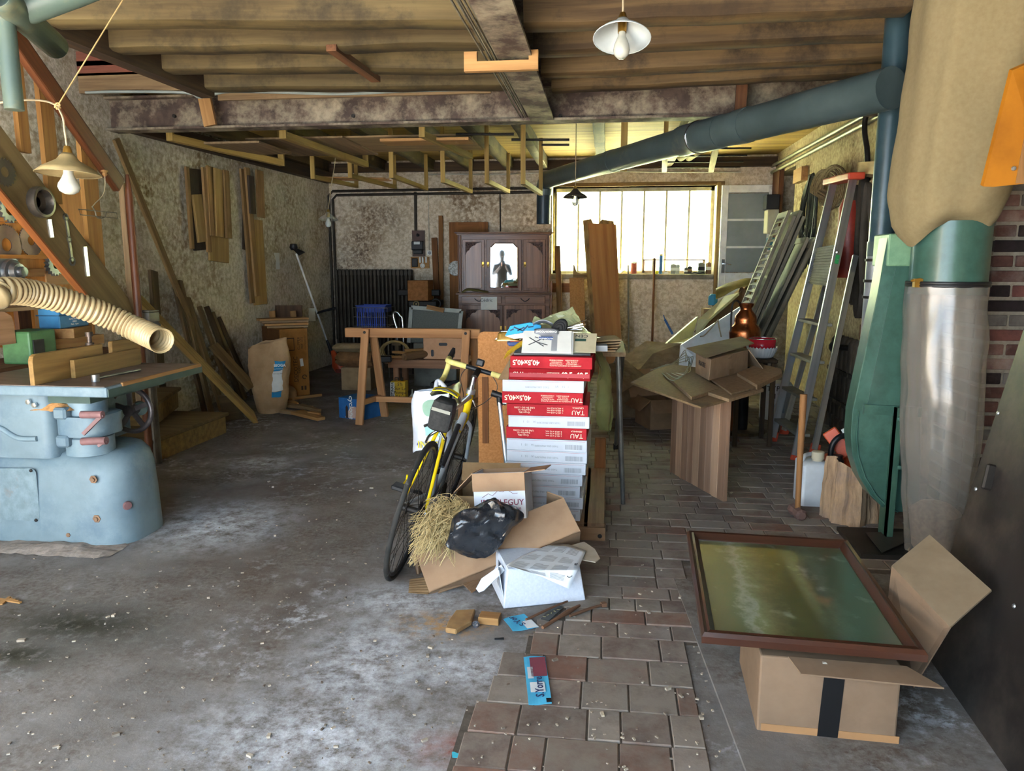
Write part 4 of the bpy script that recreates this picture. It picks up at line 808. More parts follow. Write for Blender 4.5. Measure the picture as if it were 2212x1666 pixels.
for x in (1043.5, 1054.5, 1134): 
    mb = MB(); mb.bb((xc_(x)-.013, .098, zc(575)), (xc_(x)+.013, .11, zc(566))); mb.lathe([(.008, 0), (.012, .01), (0, .02)], (xc_(x), .1, zc(573)), (0, -1, 0), 10); mb.tube([(xc_(x), .09, zc(574)), (xc_(x)+.006, .086, zc(577)), (xc_(x), .09, zc(579)), (xc_(x)-.006, .086, zc(577))], .003, 5, closed=True); mk('lock_plate', mb, BRASS, d2 if x > 1050 and x < 1100 else (d1 if x < 1050 else d3), smooth=40)
for x0, x1, hx in ((998, 1083, 1035), (1091, 1177, 1134)):
    dr = cbox('drawer', x0, x1, 640, 656, -.012, .02, OAKP)
    mb = MB(); mb.tube(catmull([(xc_(hx-9), -.014, zc(645)), (xc_(hx-6), -.03, zc(648)), (xc_(hx), -.035, zc(651)), (xc_(hx+6), -.03, zc(648)), (xc_(hx+9), -.014, zc(645))], 4), .005, 6); mk('drawer_handle', mb, DKMET, dr, smooth=60)
for x0, x1, pans in ((1000, 1086, ((1007, 1041), (1047, 1080))), (1088, 1178, ((1094, 1130), (1137, 1170)))):
    zb_ = .12; mb = MB(); mb.bb((xc_(x0), -.01, zb_), (xc_(x1), .02, zc(659))); d = mk('door', mb, OAK, DR, bevel=.004)
    for k, (a_, b2) in enumerate(pans):
        mb = MB(); mb.bb((xc_(a_), -.016, zb_+.08), (xc_(b2), -.004, zc(668))); mk('door_panel', mb, OAKP, d); w = xc_(b2)-xc_(a_); xx, sx = (xc_(a_), 1) if k == 0 else (xc_(b2), -1)
        carved_corner(d, xx, zc(668.5), sx, w*.95, .15, -.016)
        for u, v_ in ((.2, .035), (.55, .025), (.18, .085)): rosette(d, xx+sx*w*u, zc(668.5)-v_, .02, -.027)
    x = 1082 if x0 < 1050 else 1092; mb = MB(); mb.bb((xc_(x)-.01, -.024, zc(712)), (xc_(x)+.01, -.012, zc(704))); mk('lock_plate', mb, BRASS, d)
RC = rotz(-ca); place(DR, (cb0.x, YC, 0), RC)
def dloc(x, y, z): return V((cb0.x, YC, 0))+RC @ V((x, y, z))
ex, ey = RC @ V((1, 0, 0)), RC @ V((0, 1, 0))
a_ = dloc(xc_(1039), -.046, zc(669)); b_ = dloc(xc_(1074), -.046, zc(669)); c2_ = dloc(xc_(1074), -.034, zc(641)); d2_ = dloc(xc_(1039), -.034, zc(641))
mb = MB(); mb.plate([a_, b_, c2_, d2_], .001, toward=CAM); n_ = mk('paper_note', mb, PAPER, label='white paper note with a handwritten word pinned to the dresser drawers', cat='note')
text('Cédric', dloc(xc_(1051), -.0465, zc(648.5)), ex, Z, .06, INK, n_)
mb = MB(); mb.grid(lambda u, v: dloc(xc_(997+58*u), .02-.03+.13*v, zc(632.6)+.004+.055*math.sin(math.pi*min(1, u*1.15))*math.sin(math.pi*(.15+.7*v))+.02*math.sin(u*9)*v), 18, 7); mb.jit(.012, 14); mk('leather_scrap', mb, mat('olive_leather', '7a7038', '5c5428', rough=.7), label='crumpled olive leather scrap lying on the dresser counter', cat='leather', smooth=60, solid=.004)
# --- planks right of the dresser
standing(1204, 532, 1215, YB-.55, .075, .04, wood('grey_brown_post', '7f6038', '5f4526'), 'narrow square post standing right of the dresser')
CHIP = mat('chipboard', 'a97e4c', '94693a', scale=60, rough=.9, bump=.1, c3='8a6038', dirt=.35)
standing(1246, 600, 1252, YB-.62, .2, .02, CHIP, 'plain chipboard sheet leaning under the window', yt=.3)
BIGP = wood('big_board', '94693c', '7a5028', '4e3420', .32, scale=2.5)
for (tp, bt, yt_, y0, m, l) in ((((1259, 476), (1277, 473), (1282, 484), (1292, 484), (1300, 474), (1326, 478)), ((1346, 742), (1283, 742)), .06, YB-.55, OAKY, 'jagged broken board standing behind the big smooth one'), (((1270, 482), (1331, 485)), ((1347, 748), (1293, 768)), .16, YB-.75, BIGP, 'big smooth broad board leaning before the window')):
    mb = MB(); T_ = [yb(x, y, yt_) for x, y in tp]; B_ = []
    for x, y in bt:
        q = ony(x, 755, y0); B_.append(V((q.x, y0, .004)))
    mb.plate(T_+B_, .045, toward=CAM); mk('broad_board', mb, m, label=l, cat='board')
mb = MB(); p = ony(1246, 600, YB-.31); mb.prism([(-.05, 0), (.14, 0), (.13, .06), (.06, .05), (.0, .07), (-.035, .17), (-.05, .17)], p+V((0, 0, .003)), (1, 0, 0), Z, .03); mk('cut_offcut', mb, OAKY, label='curved wooden offcut sitting on top of the chipboard sheet', cat='offcut')
mb = MB(); a_, b_ = yb(1190, 612, .03), yb(1240, 632, .03); mb.bb((a_.x, YB-.04, b_.z), (b_.x, YB, a_.z)); mk('rail_board', mb, RUSTP, label='short reddish board fixed to the wall under the window', cat='board')
for x0, y0, x1, r, m, l in ((1357, 573, 1360, .013, mat('grey_rod', '8f8a7c', '6d685c', rough=.5, metal=.5), 'grey metal rod leaning on the window sill'), (1414, 558, 1409, .016, BROWN, 'brown broom stick leaning on the window sill')):
    p1 = yb(x0, y0, .03); q = ony(x1, 735, YB-.4); mb = MB(); mb.tube([V((q.x, YB-.4, 0)), p1], r, 10); mk('leaning_rod', mb, m, label=l, cat='rod', smooth=50)
p, q = yb(1436, 690, .02), yb(1453, 722, .02); mb = MB(); mb.bar(p, q, .03, .02, up=(0, 1, 0)); mb.bar(p, p+V((-.02, 0, .06)), .012, .01, up=(0, 1, 0)); mk('blue_file', mb, flat('blue_plastic', '2f5f9a'), label='blue handled tool hanging on the stained wall below the sill', cat='tool')
# --- clutter on the sill
SZ = wz0+.001
def sill(px, w=0): return ony(px, 590, YB+.08).x
def cyl_thing(nm, px, r, h, m, lab, cat, cap=None, y=YB+.08, lid=None):
    t = thing(nm, (sill(px), y, SZ), lab, cat); mb = MB(); mb.lathe([(r*.9, 0), (r, .005), (r, h-.005), (r*.95, h)], (sill(px), y, SZ), Z, 16); mk('body', mb, m, t, smooth=40)
    if lid: mb = MB(); mb.lathe([(r*1.02, h), (r*1.02, h+.02), (0, h+.022)], (sill(px), y, SZ+.0005), Z, 16); mk('lid', mb, lid, t, smooth=40)
    return t
cyl_thing('paint_pot', 1369, .043, .15, mat('red_pot', 'a85a4c', '8e4639'), 'dull red tin with a paper band on the sill', 'tin', lid=PAPER)
cyl_thing('spray_can', 1427, .023, .25, flat('can_blue', '3a6aa0'), 'tall blue spray can on the sill', 'can', lid=flat('can_yellow', 'd8b93a'))
cyl_thing('bottle', 1412, .026, .19, mat('brown_glass', '8a7a68', '6f6050', rough=.3), 'grey-brown bottle beside the blue spray can', 'bottle', lid=PINE)
cyl_thing('jar', 1418, .02, .04, flat('yellow_lid', 'd8d820'), 'small bright yellow jar on the sill', 'jar', y=YB+.02)
def box_thing(nm, px, w, d, h, m, lab, cat, band=None, rz=0, y=YB+.1):
    t = thing(nm, (sill(px), y, SZ), lab, cat); mb = MB(); mb.box((sill(px), y, SZ+h/2), (w, d, h), rotz(rz)); mk('body', mb, m, t, bevel=.003)
    mb = MB(); mb.box((sill(px), y, SZ+h+.004), (w*.5, d*.5, .008), rotz(rz)); mk('cap', mb, band or DKMET, t)
    mb = MB(); mb.box((sill(px), y, SZ+h*.5), (w+.002, d+.002, h*.3), rotz(rz)); mk('label_band', mb, band or PAPER, t); return t
box_thing('oil_tin', 1454, .07, .05, .13, mat('grey_tin', '9a9684', '7c7868', rough=.4, metal=.3), 'pale grey oil tin on the sill', 'tin')
box_thing('oil_tin', 1464, .05, .05, .125, mat('white_tin', 'b0b0a4', '94948a', rough=.4), 'whitish tin close beside the pale grey one', 'tin')
box_thing('small_tin', 1482, .05, .04, .08, mat('dark_tin', '4a4638', '36332a', rough=.5), 'dark small tin in the row on the sill', 'tin')
box_thing('small_tin', 1490, .06, .05, .10, mat('black_tin', '3c3a32', '2a2822', rough=.5), 'black tin with a pale badge on the sill', 'tin', band=KRAFT)
box_thing('metal_case', 1515, .09, .07, .15, mat('green_grey_tin', '77786a', '5c5d52', rough=.5), 'green-grey metal case near the end of the sill', 'case', band=DKMET)
box_thing('carton', 1530, .05, .08, .15, KRAFT, 'brown carton standing at the end of the sill', 'carton', rz=.2)
box_thing('matchbox', 1438, .06, .05, .03, PAPER, 'low white packet among the tins on the sill', 'packet', y=YB+.03)
mb = MB(); p = V((sill(1342), YB+.05, SZ)); mb.grid(lambda u, v: p+V(((u-.5)*.24, (v-.5)*.16, .01+.06*(1-abs(u-.5)*1.6)*(1-abs(v-.5)*1.4)+.02*math.sin(u*11))), 16, 8); mb.jit(.015, 16); mk('crumpled_paper', mb, PAPER, label='crumpled brownish paper lying on the sill beside the big board', cat='paper', smooth=60, solid=.002)
mb = MB(); p = V((sill(1505), YB+.02, SZ)); mb.tube(catmull([p+V((-.08, 0, .012)), p+V((-.03, .01, .02)), p+V((.02, -.005, .012)), p+V((.08, .0, .018)), p+V((.1, .02, .01))], 4), .01, 8); mk('metal_fitting', mb, DKMET, label='dark bent metal fitting lying in front of the green-grey case', cat='fitting', smooth=50)
# --- trestle
TW = wood('trestle_wood', 'a9794e', '8a5e38', '6d4a2c', .25, scale=4)
yt0 = onz(782, 914).y; xl_, xr_ = ony(743, 725, yt0).x, ony(1036, 735, yt0).x; zt0, zt1 = ony(760, 706, yt0).z, ony(760, 727, yt0).z
TR = thing('trestle', ((xl_+xr_)/2, yt0, 0), 'old paint-splashed wooden trestle with splayed legs', 'trestle')
zt0 = (zt0+ony(1020, 715, yt0).z)/2; zt1 = (zt1+ony(1020, 735, yt0).z)/2
mb = MB(); mb.bb((xl_, yt0+.02, zt1), (xr_, yt0+.09, zt0)); mk('top_bar', mb, TW, TR, bevel=.006)
for px in (790, 1008):
    x = ony(px, 720, yt0).x; xo = ony(px-8, 900, yt0).x
    mb = MB(); mb.bar((xo, yt0-.08, 0), (x, yt0+.0, zt0-.005), .07, .04, up=(0, 1, 0)); mk('leg', mb, TW, TR, bevel=.004)
    mb = MB(); mb.bar((xo+.12, yt0+.32, 0), (x+.03, yt0+.11, zt0-.02), .07, .04, up=(0, 1, 0)); mk('leg', mb, TW, TR, bevel=.004)
    mb = MB(); mb.bar((xo+.02, yt0-.04, .2), (xo+.1, yt0+.26, .2), .03, .05); mk('cross_piece', mb, TW, TR)
    mb = MB(); mb.lathe([(.014, 0), (.012, .006), (0, .007)], (x-.005, yt0-.022, zt0-.035), (0, -1, 0), 8); mk('bolt', mb, DKMET, TR, smooth=50)
mb = MB(); mb.bb((ony(800, 870, yt0).x, yt0+.16, .17), (ony(1000, 870, yt0).x, yt0+.2, .22)); mk('stretcher', mb, TW, TR)
# --- low bench with its load behind the trestle
BW = wood('bench_wood', '9c7256', '7c563c', '62452f', .3)
yb0 = 7.9; x0, x1 = ony(838, 785, yb0).x, ony(1010, 790, yb0).x; bz = ony(900, 778, yb0).z
BN = thing('low_bench', ((x0+x1)/2, yb0+.2, 0), 'low wooden bench behind the trestle', 'bench')
mb = MB(); mb.bb((x0, yb0, bz-.09), (x1, yb0+.04, bz-.0)); mk('front_rail', mb, BW, BN)
mb = MB(); mb.bb((x0, yb0+.041, bz-.03), (x1, yb0+.5, bz)); mk('bench_top', mb, BW, BN)
for x in (x0+.04, x1-.08):
    for y in (yb0+.06, yb0+.42): mb = MB(); mb.bb((x, y, 0), (x+.06, y+.06, bz-.031)); mk('leg', mb, BW, BN)
PEACH = card('peach_card', 'c59a78', 'b48866', 'a07858', dirt=.3)
a, b = ony(914, 730, yb0+.1), ony(1000, 781, yb0+.1); CB = thing('slotted_carton', ((a.x+b.x)/2, yb0+.2, bz+.001), 'peach-coloured carton with three hand slots on the low bench', 'carton')
mb = MB(); mb.bb((a.x, yb0+.1, bz+.001), (b.x, yb0+.4, a.z)); mk('carton_body', mb, PEACH, CB, bevel=.004)
for cx_, cy_, w, h in ((957, 744, 19, 7), (934, 763, 6, 15), (979, 765, 6, 15)):
    mb = MB(); c_ = ony(cx_, cy_, yb0+.0985); k_ = abs(ony(cx_+10, cy_, yb0).x-ony(cx_, cy_, yb0).x)/10; w *= k_/2; h *= k_/2; r = min(w, h); pts = []
    for i in range(16): t_ = 2*math.pi*i/16; pts.append(((w-r)*(1 if math.cos(t_) > 0 else -1)+r*math.cos(t_), (h-r)*(1 if math.sin(t_) > 0 else -1)+r*math.sin(t_)))
    mb.prism(pts, c_, (1, 0, 0), Z, .0012); mk('hand_slot', mb, BLACK, CB)
p = V((ony(893, 780, yb0).x, yb0-.06, bz+.045)); mb = MB(); mb.tube([p+V((-.07, -.06, 0)), p+V((.0, .05, .005)), p+V((.12, .2, .01))], [.04, .043, .04], 10); mk('split_log', mb, wood('log_bark', '7a5c3c', '58402a', '46331f', .4, bump=.8), label='short round log lying on the edge of the low bench', cat='log', smooth=40)
for i, (x_, y_, L1, rz, l) in enumerate(((870, .08, .5, .1, 'pine stick lying along the front of the low bench'), (862, .2, .45, -.35, 'pine stick lying askew on the low bench'), (885, .3, .4, .5, 'split pine batten at the back of the low bench'))):
    mb = MB(); mb.box((ony(x_, 770, yb0).x+.05, yb0+y_+.06, bz+.017+i*.028), (L1, .05, .026), rotz(rz)); mk('pine_stick', mb, PINE, label=l, cat='stick')
# trolley with a red wheel under the bench
t = thing('hand_trolley', (ony(985, 815, yb0+.1).x, yb0+.1, 0), 'dark hand trolley with a red spoked wheel under the bench', 'trolley'); wc = ony(985, 813, yb0-.02); r = wc.z if wc.z < .14 else .11
wc.z = .105; mb = MB(); mb.tube([wc+V((.085*math.cos(k), 0, .085*math.sin(k))) for k in [i*math.pi/12 for i in range(24)]], .02, 10, closed=True); mk('tyre', mb, RUBBER, t, smooth=60)
mb = MB(); mb.lathe([(.07, 0), (.07, .02), (.055, .021), (.02, .01), (.02, .03), (0, .031)], wc+V((0, .012, 0)), (0, -1, 0), 24); mk('wheel_disc', mb, mat('red_wheel', '9a4436', '7e3328', rough=.5), t, smooth=40)
mb = MB(); mb.bb((wc.x-.3, yb0+.03, .1), (wc.x+.02, yb0+.25, .16)); mk('chassis', mb, DKMET, t)
# yellow can, bottle, blue carton, crate, textiles
yc = onz(858, 866).y; a, b = ony(843, 824, yc), ony(876, 866, yc)
Y_ = thing('yellow_can', ((a.x+b.x)/2, yc, 0), 'yellow jerrycan with black handwriting beneath the trestle', 'can'); YEL = mat('can_yellow_paint', 'd8b022', 'bf9718', rough=.45, c3='a8862a', dirt=.3)
mb = MB(); mb.bb((a.x, yc, 0), (b.x, yc+.12, a.z)); mk('can_body', mb, YEL, Y_, bevel=.008, bseg=2)
mb = MB(); mb.bb((a.x-.002, yc-.001, .0), (a.x+.045, yc+.05, a.z-.01)); mk('printed_side', mb, PAPER, Y_)
mb = MB(); mb.cyl((b.x-.05, yc+.06, a.z), (b.x-.05, yc+.06, a.z+.035), .016); mb.tube([(a.x+.03, yc+.06, a.z-.002), (a.x+.035, yc+.06, a.z+.03), (b.x-.09, yc+.06, a.z+.03), (b.x-.085, yc+.06, a.z-.002)], .006, 6); mk('spout_and_handle', mb, DKMET, Y_, smooth=50, kind='stuff')
hz_ = a.z; xm = (a.x+.05+b.x)/2
for i, s_ in enumerate(('5%', 'Sur La', 'Pompe', 'EAU')): text(s_, (xm, yc-.002, hz_*(.86-.22*i)), (1, 0, 0), Z, .05, INK, Y_, ext=.0003)
text('DESTINAUE', (a.x+.022, yc-.0025, hz_*.5), Z, (-1, 0, 0), .038, INK, Y_, bold=.001)
mb = MB(); mb.bar((xm-.06, yc-.002, hz_*.1), (xm+.05, yc-.002, hz_*.1), .002, .005); mk('underline', mb, INK, Y_)
p = onz(891, 867); mb = MB(); mb.lathe([(.03, 0), (.034, .01), (.034, .05), (.012, .08), (.008, .085), (.005, .13), (0, .131)], p, Z, 16); mk('squeeze_bottle', mb, mat('cloudy_plastic', 'b3b4ac', '9a9b93', rough=.3), label='small cloudy squeeze bottle with a thin nozzle', cat='bottle', smooth=50)
a = onz(739, 903); b = onz(777, 908); hh = ony(739, 859, a.y).z
CY = thing('blue_carton', (a+b)/2, 'blue printed carton standing on end by the trestle leg', 'carton'); CYB = card('cyclone_blue', '2a5e92', '234f7e', '3a78a8', dirt=.35)
u_ = (b-a).normalized(); n_ = V((-u_.y, u_.x, 0)); mb = MB(); mb.box(((a+b)/2+n_*.14)+V((0, 0, hh/2)), ((b-a).length*1.35, .28, hh), basis(u_, n_)); mk('carton_body', mb, CYB, CY, bevel=.003)
fc = (a+b)/2-n_*.0008
mb = MB(); mb.prism([(-.07, .01), (.1, .01), (.1, .1), (.06, .125), (.0, .12)], fc, u_, Z, .0006); mk('pink_print', mb, card('pinkish_print', 'b89a8e', 'a88878'), CY)
mb = MB(); mb.prism([(-.06, .008), (-.03, .008), (-.03, .11), (-.045, .13), (-.06, .11)], fc, u_, Z, .0007); mk('dark_print', mb, card('dark_print', '4a3a34', '3a2c28'), CY)
text('cyclone', fc+Z*(hh*.55)+u_*.01-n_*.0008, -Z, u_, .075, PAPER, CY, bold=.001)
WIRE = mat('grey_basket_wire', '77726a', '55514a', rough=.4, metal=.6)
yk = 9.3; a, b = ony(762, 665, yk), ony(838, 712, yk); kz = .62; 
mb = MB()
BSK = thing('wire_basket', ((a.x+b.x)/2, yk+.15, 0), 'tall grey wire basket cart holding the blue crate', 'basket')
zb0 = b.z-.08; za = a.z
for i in range(4):
    z = zb0+(za-zb0)*i/3; mb.tube([(a.x, yk, z), (b.x, yk, z), (b.x, yk+.35, z), (a.x, yk+.35, z)], .004, 5, closed=True)
for i in range(12):
    x = a.x+(b.x-a.x)*i/11
    for y in (yk, yk+.35): mb.tube([(x, y, zb0), (x, y, za)], .0025, 4)
mk('basket_wires', mb, WIRE, BSK, kind='stuff')
for x in (a.x, b.x):
    for y in (yk, yk+.35): mb = MB(); mb.tube([(x, y, 0), (x, y, zb0)], .01, 8); mk('leg', mb, WIRE, BSK)
CRB = mat('crate_blue', '1f3f9a', '193480', rough=.4)
CR = thing('blue_crate', ((a.x+b.x)/2, yk+.17, zb0), 'bright blue plastic crate sitting in the wire basket', 'crate'); x0, x1, y0, y1 = a.x+.035, b.x-.035, yk+.03, yk+.31; zt1 = ony(800, 660, yk).z
mb = MB(); mb.bb((x0, y0, zt1-.09), (x1, y0+.012, zt1)); mb.bb((x0, y1-.012, zt1-.09), (x1, y1, zt1)); mb.bb((x0, y0, zt1-.09), (x0+.012, y1, zt1)); mb.bb((x1-.012, y0, zt1-.09), (x1, y1, zt1)); mb.bb((x0-.01, y0-.01, zt1-.012), (x1+.01, y0+.005, zt1)); mb.bb((x0, y0, zb0+.003), (x1, y1, zb0+.013)); mk('rim', mb, CRB, CR)
for i in range(14): x = x0+(x1-x0)*(i+.5)/14; mb = MB(); mb.bb((x-.007, y0+.001, zb0+.012), (x+.007, y0+.01, zt1-.09)); mk('slat', mb, CRB, CR)
for i in range(2): z = zb0+.05+i*.08; mb = MB(); mb.bb((x0, y0+.0015, z), (x1, y0+.0095, z+.01)); mk('cross_slat', mb, CRB, CR)
yk2 = 9.0; mb = MB(); mb.tube(catmull([ony(858, 712, yk2), ony(851, 690, yk2), ony(850, 678, yk2), ony(856, 674, yk2), ony(864, 682, yk2), ony(870, 700, yk2), V((ony(872, 712, yk2).x, yk2, 0))], 5), .014, 10); mb.tube([V((ony(858, 712, yk2).x, yk2, 0)), ony(858, 712, yk2)], .014, 10); mk('bent_tube', mb, CHROME, label='bent chrome tube handle standing beside the blue crate', cat='tube', smooth=60)
# wooden box on the black iron stand
yi = 9.6; a, b = ony(880, 606, yi), ony(925, 650, yi); IR = thing('iron_stand', ((a.x+b.x)/2, yi+.15, 0), 'black iron machine stand with side arms under the wooden box', 'stand')
mb = MB(); mb.bb((ony(862, 628, yi+.3).x, yi+.2, ony(862, 638, yi+.3).z), (ony(953, 628, yi+.3).x, yi+.27, ony(862, 625, yi+.3).z)); mk('cross_arm', mb, DKMET, IR, bevel=.01)
mb = MB(); mb.bb((a.x+.02, yi-.05, b.z-.07), (b.x+.12, yi+.4, b.z-.002)); mk('table_casting', mb, DKMET, IR, bevel=.01)
mb = MB(); mb.tube([((a.x+b.x)/2, yi+.17, 0), ((a.x+b.x)/2, yi+.17, b.z-.07)], [.15, .06], 10); mk('column', mb, DKMET, IR, smooth=30)
c_ = ony(899, 657, yi-.08); mb = MB(); mb.tube([c_+V((.035*math.cos(k), 0, .035*math.sin(k))) for k in [i*math.pi/8 for i in range(16)]], .008, 6, closed=True); mb.cyl(c_+V((0, -.01, 0)), c_+V((0, .06, 0)), .012); mk('hand_wheel', mb, mat('brassy_wheel', '8a7850', '6a5a38', rough=.5, metal=.4), IR, smooth=50)
c_ = ony(942, 656, yi); mb = MB(); mb.tube([c_+V((.06*math.cos(k), 0, .06*math.sin(k))) for k in [i*math.pi/8 for i in range(16)]], .012, 6, closed=True); mb.cyl(c_, c_+V((-.06, .1, .02)), .01); mk('drive_wheel', mb, DKMET, IR, smooth=50)
mb = MB(); mb.bb((a.x, yi, b.z), (b.x, yi+.3, a.z)); mk('plywood_box', mb, wood('orange_box', '9a6432', '80501f', '70451a', .3), label='small closed plywood box on the iron stand', cat='box', bevel=.004)
# grey framed screen
ys = 8.7; a, b, c_, d = [ony(x, y, ys) for x, y in ((889, 664), (997, 672), (990, 740), (884, 740))]; GF = thing('framed_screen', ((a.x+b.x)/2, ys, d.z-.02), 'grey framed mesh screen standing on the boxes behind the trestle', 'screen'); GREYF = mat('grey_frame_paint', '8f928a', '7a7d75', rough=.5)
mb = MB(); mb.plate([a, b, c_, d], .01, toward=CAM); mk('mesh_panel', mb, mat('dark_mesh', '4d5048', '3c3f38', scale=90, rough=.6, spec=.5), GF)
for p, q in ((a, b), (b, c_), (d, a)): mb = MB(); mb.bar(p+V((0, -.012, 0)), q+V((0, -.012, 0)), .045, .02, up=(0, 1, 0)); mk('frame_bar', mb, GREYF, GF)
mb = MB(); q = ony(940, 664, ys-.03); mb.bar(ony(922, 663, ys-.05), ony(959, 671, ys-.05), .02, .05, up=(0, 0, 1)); mk('pine_lath', mb, PINE, label='short pale lath lying on top of the framed screen', cat='lath')
mb = MB(); mb.bb((a.x+.02, ys-.04, 0), (b.x-.06, ys+.32, d.z-.001)); mk('grey_cabinet', mb, mat('dull_grey_metal', '6f6d64', '5b5951', rough=.35, metal=.3), label='dull grey metal box carrying the framed screen', cat='box', bevel=.008)
# rolled textiles and cartons
yx = 8.3; a, b = ony(727, 742, yx), ony(800, 795, yx)
mb = MB(); mb.bb((a.x+.04, yx, 0), (b.x, yx+.4, b.z-.001)); mk('cardboard_carton', mb, KRAFTD, label='dark cardboard carton supporting the folded blankets', cat='carton', bevel=.004)
TEX = mat('brown_blanket', '7a5634', '5c3f24', scale=14, rough=1, bump=.5)
for i, (z0, z1, m, l, dx_) in enumerate(((b.z, b.z+.17, TEX, 'brown folded blanket on the dark carton', 0), (b.z+.175, b.z+.26, mat('beige_sack', 'a08d6c', '847252', scale=10, rough=1, bump=.4), 'beige folded sackcloth lying on the brown blanket', -.03))):
    mb = MB(); h = (z1-z0)/2
    def fold(u, v): return V((a.x+dx_+.0+(b.x-a.x)*(1-v)*1.0, yx+.2, z0+h))+V((0, .19*math.cos(u*6.283), h*math.sin(u*6.283)))+V((-.04*abs(math.sin(u*6.283*3)) if v > .9 else 0, 0, .012*math.sin(u*25)))
    mb.grid(fold, 28, 9, True); n0_ = len(mb.v); mb.f += [tuple(range(28)), tuple(range(n0_-28, n0_))[::-1]]; mb.jit(.008, 9); mk('folded_blanket' if i == 0 else 'folded_sackcloth', mb, m, label=l, cat='textile', smooth=60)
HSM = mat('tan_hose', '8a7444', '6a5832', rough=.6)
yh = 8.2; mb = MB(); c_ = ony(852, 752, yh)
pts = [c_+V((.16*math.cos(k)*(1+.06*math.sin(k*.37)), .03*math.sin(k*.9)+.012*k/6.28, .11*math.sin(k)+.006*math.sin(k*.7)-.04)) for k in [i*math.pi/10 for i in range(110)]]
mb.tube(pts, .011, 7); mk('coiled_hose', mb, HSM, label='coil of tan hose hanging behind the trestle', cat='hose', smooth=60)
mb = MB(); mb.bb((c_.x-.05, yh+.08, c_.z+.02), (c_.x+.05, yh+.12, c_.z+.045)); mb.bb((c_.x-.02, yh+.1, 0), (c_.x+.02, yh+.14, c_.z+.02)); mk('hose_post', mb, OLDD, label='dark wooden post carrying the coiled hose', cat='post')
mb = MB(); p = onz(822, 872); mb.bar((p.x+.02, p.y, 0), (p.x, p.y+.1, .42), .05, .05, up=(0, 1, 0)); mb.box((p.x, p.y+.1, .46), (.2, .07, .07), rotz(.2)); mk('iron_mallet', mb, DKMET, label='dark long-handled mallet standing behind the trestle', cat='mallet', bevel=.01)
# --- strimmer
tp, bt = onl(628, 545, .1), onz(722, 770, .18); SM = thing('strimmer', onz(738, 805), 'orange and black garden strimmer leaning in the corner', 'strimmer')
p0, p1 = onl(640, 548, .14), ony(706, 735, 9.75)
mb = MB(); mb.tube([p0, p1], .013, 10); mk('shaft', mb, flat('white_shaft', 'd4d4d0'), SM, smooth=50)
mb = MB(); h = onl(634, 530, .1); mb.lathe([(0, .02), (.04, .015), (.05, -.03), (.03, -.06)], h, Z, 12); mb.grid(lambda u, v: h+V((-.02+.13*v, .1*(u-.5)*(1+v), -.02-.11*v*(1-.4*u))), 8, 5); mk('cutting_guard', mb, BLACK, SM, smooth=50, solid=.004)
mb = MB(); e = ony(733, 790, 9.75); mb.tube([p1, ony(718, 765, 9.75)], [.016, .03], 10); mk('grip', mb, BLACK, SM, smooth=50)
mb = MB(); e0, e1 = ony(718, 758, 9.75), ony(737, 800, 9.72); mb.tube([e0, e0.lerp(e1, .35), e0.lerp(e1, .7), e1], [.03, .05, .095, .08], 12); mk('engine_cover', mb, mat('orange_plastic', 'c4502a', 'a43e1e', rough=.4), SM, smooth=40)
mb = MB(); mb.box(e1+V((.06, .02, .03)), (.14, .15, .11)); mb.box(e1+V((0, -.08, 0)), (.1, .04, .05)); mk('fuel_tank', mb, mat('dull_red_tank', '8a3a2a', '6a2c20', rough=.5), SM, bevel=.015, bseg=2)
q = p0.lerp(p1, .67); mb = MB(); mb.tube([q, q+V((.1, -.02, .03)), q+V((.27, -.03, .07))], .016, 8); mk('side_handle', mb, BLACK, SM, smooth=50)
mb = MB(); mb.box(q+V((-.06, -.03, -.02)), (.09, .004, .17)); mk('paper_tag', mb, card('cream_tag', 'cfc8b0', 'bfb89e'), SM)
# white strip on the left wall, hung planks
mb = MB(); a = [onl(x, y, .004) for x, y in ((591, 546), (603, 546), (604, 582), (596, 582), (596, 560))]; mb.plate(a, .003, toward=(-9, 8, 1)); mk('paper_strip', mb, PAPER, label='whitish curved strip stuck on the left wall', cat='strip')
mb = MB()
for off, y0, y1 in ((.01, 0, 0),): pass
HW = wood('hung_wood', '94744a', '745632', '543e22', .3); HWD = wood('hung_dark_wood', '453626', '30251a'); HWL = wood('hung_pale_wood', 'aa8a55', '8e6e3e', '76592f', .25)
def hung(x0, y0, x1, y1, w, m, lab, off, t_=.025, grp=None):
    # plank hung flat on the left wall: top (x0,y0) to bottom (x1,y1), w pixels wide
    p, q = onl(x0, y0, off), onl(x1, y1, off); pw = abs(onl(x0+w, y0, off).y-onl(x0, y0, off).y); mb = MB(); mb.bar(p, q, t_, pw, up=(0, 1, 0)) if False else mb.bar(p, q, pw, t_, up=(1, 0, 0)); return mk('hung_plank', mb, m, label=lab, cat='plank', bevel=.002)
pegs = MB()
